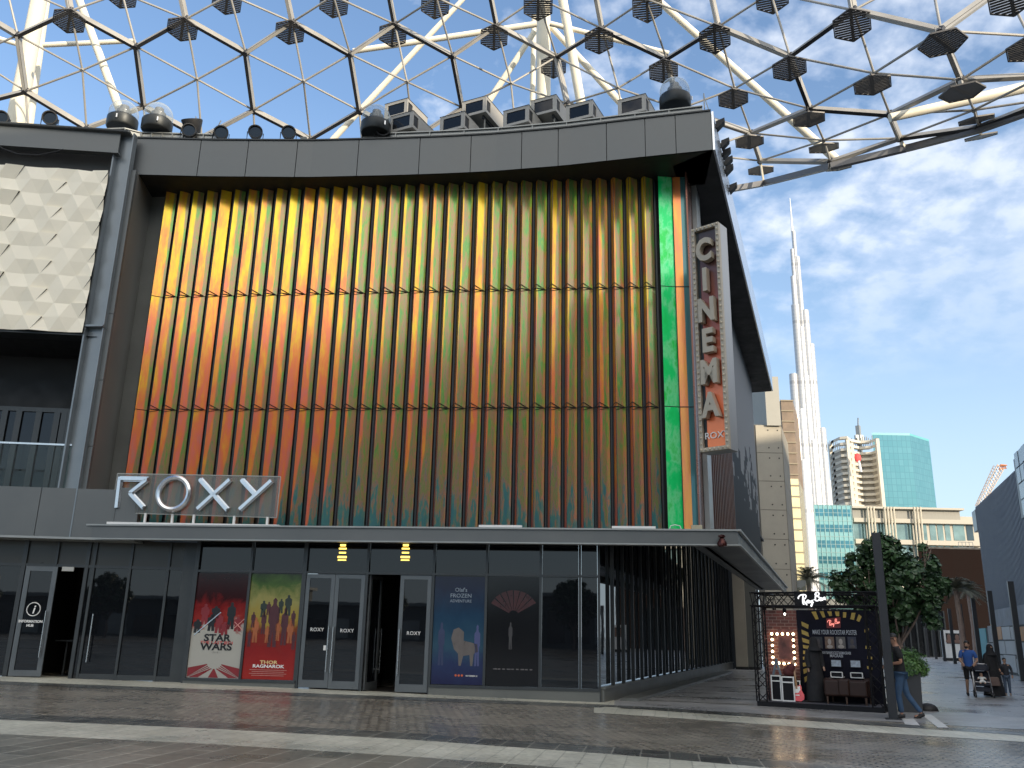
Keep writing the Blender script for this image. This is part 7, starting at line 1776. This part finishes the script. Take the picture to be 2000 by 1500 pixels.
# the man walking behind the post: faces left (-X), arms bent in front
man_p = ong(1763, 1404) + V((.13, .15, 0))
J = dict(pelvis=(0, .02, .97), chest=(0, .03, 1.36), neck=(0, .06, 1.53), head=(0, .10, 1.66), face=(-.25, 1.0, 1.56),
         shL=(-.19, .03, 1.45), shR=(.19, .02, 1.45), elL=(-.25, -.02, 1.17), elR=(.25, -.06, 1.17), wrL=(-.10, .24, 1.12), wrR=(.06, .25, 1.10),
         hpL=(-.09, .02, .90), hpR=(.09, .0, .90), knL=(-.10, .10, .50), knR=(.10, -.08, .50), anL=(-.10, .06, .08), anR=(.11, -.34, .10), toeR=(0, 1, -.35))
pm_ = person(man_p, R(68), 1.05, J, SK1, 'man in black T-shirt, blue jeans and sunglasses walking left behind the tall post', {'top': (BLKC, 'short'), 'legs': (JEAN, 'long'), 'shoes': RUBBER}, glasses=True)
# man in blue pushing the stroller, facing the camera
fb = onz(1902, 1361)
J2 = dict(pelvis=(0, 0, .96), chest=(0, .04, 1.34), neck=(0, .05, 1.52), head=(0, .06, 1.655), face=(.35, 1.0, 1.60),
          shL=(-.19, .03, 1.44), shR=(.19, .03, 1.44), elL=(-.27, .08, 1.15), elR=(.26, .08, 1.15), wrL=(-.16, .33, 1.05), wrR=(.2, .33, 1.05),
          hpL=(-.09, 0, .90), hpR=(.09, 0, .90), knL=(-.10, .10, .50), knR=(.10, .0, .50), anL=(-.10, .02, .08), anR=(.11, -.22, .10))
rzf = math.atan2(fb.y, fb.x) + R(90) + R(4)
person(fb + G * .35, rzf, 1.0, J2, SK2, 'man in bright blue T-shirt and dark shorts pushing a stroller', {'top': (BLUT, 'short'), 'legs': (BLKC, 'short'), 'shoes': RUBBER}, beard=True)
# woman in black abaya beside the stroller
wp = onz(1943, 1361)
r = thing('person', wp, 'woman in long black robe and headscarf walking between the stroller and the boy', 'person', None, rzf + R(35)); r.scale = (.98,) * 3; OFF[r.name] = V((0, 0, 0))
Jw = [[((0, 0, .9), (.13, .1)), ((0, .02, 1.30), (.15, .11)), ((0, .04, 1.44), .06), ((0, .05, 1.50), .055), ((0, .07, 1.60), (.075, .088)), ((0, .06, 1.66), (.06, .07))], [((0, .02, 1.30), (.15, .11)), ((-.17, .02, 1.36), .055), ((-.22, .02, 1.10), .042), ((-.20, .14, .90), .028), ((-.20, .18, .82), .026)], [((0, .02, 1.30), (.15, .11)), ((.17, .02, 1.36), .055), ((.22, 0, 1.10), .042), ((.22, .06, .86), .028), ((.22, .08, .78), .026)],
      [((0, 0, .9), (.13, .1)), ((-.08, 0, .5), .06), ((-.08, .03, .08), .04), ((-.08, .15, .03), .03)], [((0, 0, .9), (.13, .1)), ((.08, 0, .5), .06), ((.08, -.08, .08), .04), ((.08, .04, .03), .03)]]
b = skin_mesh('body', [[(V(p), rr) for p, rr in c] for c in Jw], SK2, r, None)
mb = MB(); n = 24; prof = [(.34, .30, .03), (.32, .29, .25), (.27, .25, .60), (.22, .19, .95), (.235, .17, 1.18), (.235, .165, 1.34), (.16, .13, 1.42), (.09, .09, 1.46)]
for (rx, ry, h) in prof:
    for j in range(n):
        t = 2 * math.pi * j / n; f = 1 + (.07 if h < .9 else .02) * math.sin(t * 5 + h * 3); mb.v.append(V((rx * f * math.cos(t), ry * f * math.sin(t), h)))
for i in range(len(prof) - 1):
    for j in range(n): mb.f.append((i * n + j, i * n + (j + 1) % n, (i + 1) * n + (j + 1) % n, (i + 1) * n + j)); mb.mi.append(0)
part(r, 'robe', mb, BLKC, True)
for s in (-1, 1): mb = MB(); mb.tube([V((.17 * s, .02, 1.36)), V((.23 * s, .01, 1.12)), V((.22 * s, .10, .90))], [.085, .075, .07], 10); part(r, 'sleeve', mb, BLKC, True)
mb = MB(); mb.lathe((0, .04, 1.36), [(.20, 0), (.15, .07), (.115, .14), (.112, .24), (.09, .32), (.04, .37)], 18); 
keep = [i for i, f_ in enumerate(mb.f) if not all((mb.v[j].y > .12 and 1.55 < mb.v[j].z < 1.69 and abs(mb.v[j].x) < .07) for j in f_)]; mb.f = [mb.f[i] for i in keep]; mb.mi = [0] * len(mb.f)
part(r, 'headscarf', mb, BLKC, True)
# boy
bp_ = onz(1970, 1359)
J3 = {k: v for k, v in J2.items()}; J3.update(elL=(-.27, .0, 1.16), elR=(.27, .02, 1.16), wrL=(-.25, .16, .95), wrR=(.2, .2, 1.08), face=(-.5, 1, 1.56), knL=(-.09, .02, .5), knR=(.09, .06, .5), anL=(-.10, -.02, .08), anR=(.10, .06, .08))
person(bp_, rzf, .70, J3, SK2, 'small boy in dark jacket over a grey shirt and jeans beside the woman in black', {'top': (mat('charcoal jacket', (.03, .032, .04), .8, 0, .2, 9), 'long'), 'legs': (mat('faded jeans', (.07, .10, .15), .8, 0, .25, 9), 'long'), 'shoes': mat('beige shoes', (.3, .25, .2), .7)})
# person in black robe inside the booth
qa, _ = KP(*K5(672, 1220), .75)
r = thing('person', KQ(qa, .75, kz + .012), 'person in a long black robe standing in the booth, back to the camera', 'person', None, R(190)); OFF[r.name] = V((0, 0, 0)); r.scale = (.95,) * 3
b = skin_mesh('body', [[(V(p), rr) for p, rr in c] for c in Jw], SK2, r, None)
mb = MB()
for (rx, ry, h) in prof:
    for j in range(n): t = 2 * math.pi * j / n; f = 1 + .04 * math.sin(t * 5 + h * 3); mb.v.append(V((rx * .85 * f * math.cos(t), ry * .85 * f * math.sin(t), h)))
for i in range(len(prof) - 1):
    for j in range(n): mb.f.append((i * n + j, i * n + (j + 1) % n, (i + 1) * n + (j + 1) % n, (i + 1) * n + j)); mb.mi.append(0)
part(r, 'robe', mb, BLKC, True)
for s in (-1, 1): mb = MB(); mb.tube([V((.16 * s, .02, 1.36)), V((.22 * s, .01, 1.12)), V((.21 * s, .10, .90))], [.08, .07, .06], 10); part(r, 'sleeve', mb, BLKC, True)
mb = MB(); mb.lathe((0, .04, 1.36), [(.20, 0), (.15, .07), (.115, .14), (.112, .24), (.09, .32), (.04, .37)], 18); part(r, 'headscarf', mb, BLKC, True)
mb = MB(); mb.bar(V((-.03, -.135, 1.30)), V((.04, -.14, 1.38)), .03, .01, V((0, 1, 0))); mb.bar(V((.04, -.14, 1.38)), V((.05, -.135, 1.27)), .025, .01, V((0, 1, 0))); part(r, 'ribbon', mb, WHITEM)
# stroller
sp0 = onz(1922, 1362); st_ = thing('stroller', sp0, 'black and white stroller with folded hood and a baby, pushed by the man in blue', 'stroller', None, rzf); OFF[st_.name] = V((0, 0, 0))
FRM = mat('grey stroller frame', (.35, .35, .36), .35, .7, .05, 5); NAVY = mat('black navy fabric', (.015, .018, .028), .8, 0, .2, 9)
mb = MB()
for s in (-.24, .24):
    mb.tube([V((s, .40, .10)), V((s, .12, .48)), V((s * .9, -.34, 1.02)), V((s * .85, -.42, 1.04))], .015, 8); mb.tube([V((s, -.30, .12)), V((s, .05, .52))], .014, 8); mb.tube([V((s, -.3, .12)), V((s, .4, .10))], .01, 6)
mb.tube([V((-.21, -.42, 1.04)), V((.21, -.42, 1.04))], .018, 8); mb.tube([V((-.24, .12, .48)), V((.24, .12, .48))], .012, 6); mb.tube([V((-.24, -.3, .12)), V((.24, -.3, .12))], .012, 6)
part(st_, 'frame', mb, FRM, True)
for x in (-.26, .26):
    for y, rr in ((.40, .085), (-.30, .11)):
        mb = MB(); mb.lathe(V((x - .02, y, rr)), [(rr * .82, 0), (rr, .006), (rr, .034), (rr * .82, .04)], 18, V((1, 0, 0))); w_ = part(st_, 'wheel', mb, RUBBER, True); mb = MB(); mb.lathe(V((x - .023, y, rr)), [(rr * .55, 0), (rr * .55, .046)], 12, V((1, 0, 0))); part(w_, 'hub', mb, FRM)
mb = MB(); mb.ext([V((-.2, y, z)) for y, z in ((.24, .36), (.26, .42), (.10, .44), (-.02, .50), (-.20, .82), (-.25, .80), (-.08, .44), (.06, .36))], V((.4, 0, 0))); part(st_, 'seat', mb, NAVY, bevel=.015)
mb = MB(); k = len(mb.v)
for i in range(9):
    a = R(20 + i * 16)
    for j in range(9): b_ = R(-75 + j * 150 / 8); mb.v.append(V((.25 * math.sin(b_) * 1.0, -.10 + .30 * math.cos(a) * math.cos(b_) * .9, .74 + .30 * math.sin(a) * (.75 + .25 * math.cos(b_)))))
for i in range(8):
    for j in range(8): mb.f.append((i * 9 + j, i * 9 + j + 1, (i + 1) * 9 + j + 1, (i + 1) * 9 + j)); mb.mi.append(0)
part(st_, 'hood', mb, NAVY, True)
mb = MB(); mb.ext([V((-.2, y, z)) for y, z in ((.25, .18), (-.25, .20), (-.28, .32), (.22, .30))], V((.4, 0, 0))); part(st_, 'basket', mb, NAVY, bevel=.02)
mb = MB(); mb.ext([V((.25, y, z)) for y, z in ((.16, .34), (.20, .62), (.02, .80), (-.10, .78), (.04, .50), (.06, .30))], V((.025, 0, 0))); solo_c = part(st_, 'white_cloth', mb, WHITEM)
bb = thing('person', sp0 + Matrix.Rotation(rzf, 3, 'Z') @ V((0, .05, .47)), 'baby in white clothes reclining in the stroller', 'person', None, rzf); OFF[bb.name] = V((0, 0, 0))
b = skin_mesh('body', [[(V((0, .0, .03)), .06), (V((0, -.06, .12)), .065), (V((0, -.10, .20)), .03), (V((0, -.115, .25)), .058), (V((0, -.12, .30)), .05)], [(V((0, -.06, .12)), .065), (V((-.08, -.05, .15)), .028), (V((-.12, .03, .10)), .02), (V((-.12, .07, .10)), .016)], [(V((0, -.06, .12)), .065), (V((.08, -.05, .15)), .028), (V((.12, .03, .10)), .02), (V((.12, .07, .10)), .016)], [(V((0, .0, .03)), .06), (V((-.06, .12, .03)), .035), (V((-.07, .20, -.04)), .024)], [(V((0, .0, .03)), .06), (V((.06, .12, .03)), .035), (V((.07, .20, -.04)), .024)]], SK2, bb, None)
skin_mesh('romper', [[(V((0, .0, .03)), .07), (V((0, -.06, .12)), .076), (V((0, -.09, .17)), .05)], [(V((0, -.06, .12)), .07), (V((-.08, -.05, .15)), .036), (V((-.12, .02, .105)), .03)], [(V((0, -.06, .12)), .07), (V((.08, -.05, .15)), .036), (V((.12, .02, .105)), .03)], [(V((0, .0, .03)), .07), (V((-.06, .12, .03)), .043), (V((-.07, .18, -.02)), .034)], [(V((0, .0, .03)), .07), (V((.06, .12, .03)), .043), (V((.07, .18, -.02)), .034)]], mat('white baby cotton', (.7, .7, .68), .8), bb, None)
# handbag hanging from the stroller handle
hbp = sp0 + Matrix.Rotation(rzf, 3, 'Z') @ V((-.36, -.28, 0)); hg = thing('handbag', hbp + Z * .5, 'brown handbag hanging on the stroller beside the man in blue', 'bag', None, rzf); OFF[hg.name] = V((0, 0, 0))
hg2 = MB(); hg2.ext([V((x, 0, z)) for x, z in ((-.19, -.14), (.19, -.14), (.15, .14), (-.15, .14))], V((0, .13, 0))); part(hg, 'body', hg2, mat('brown leather bag', (.12, .075, .06), .5, 0, .15, 8), bevel=.02)
mb = MB(); mb.tube([V((-.1, .06, .14)), V((-.07, .06, .36)), V((.07, .06, .36)), V((.1, .06, .14))], .009, 6); part(hg, 'handle', mb, RUBBER, True)
bpy.context.view_layer.update()
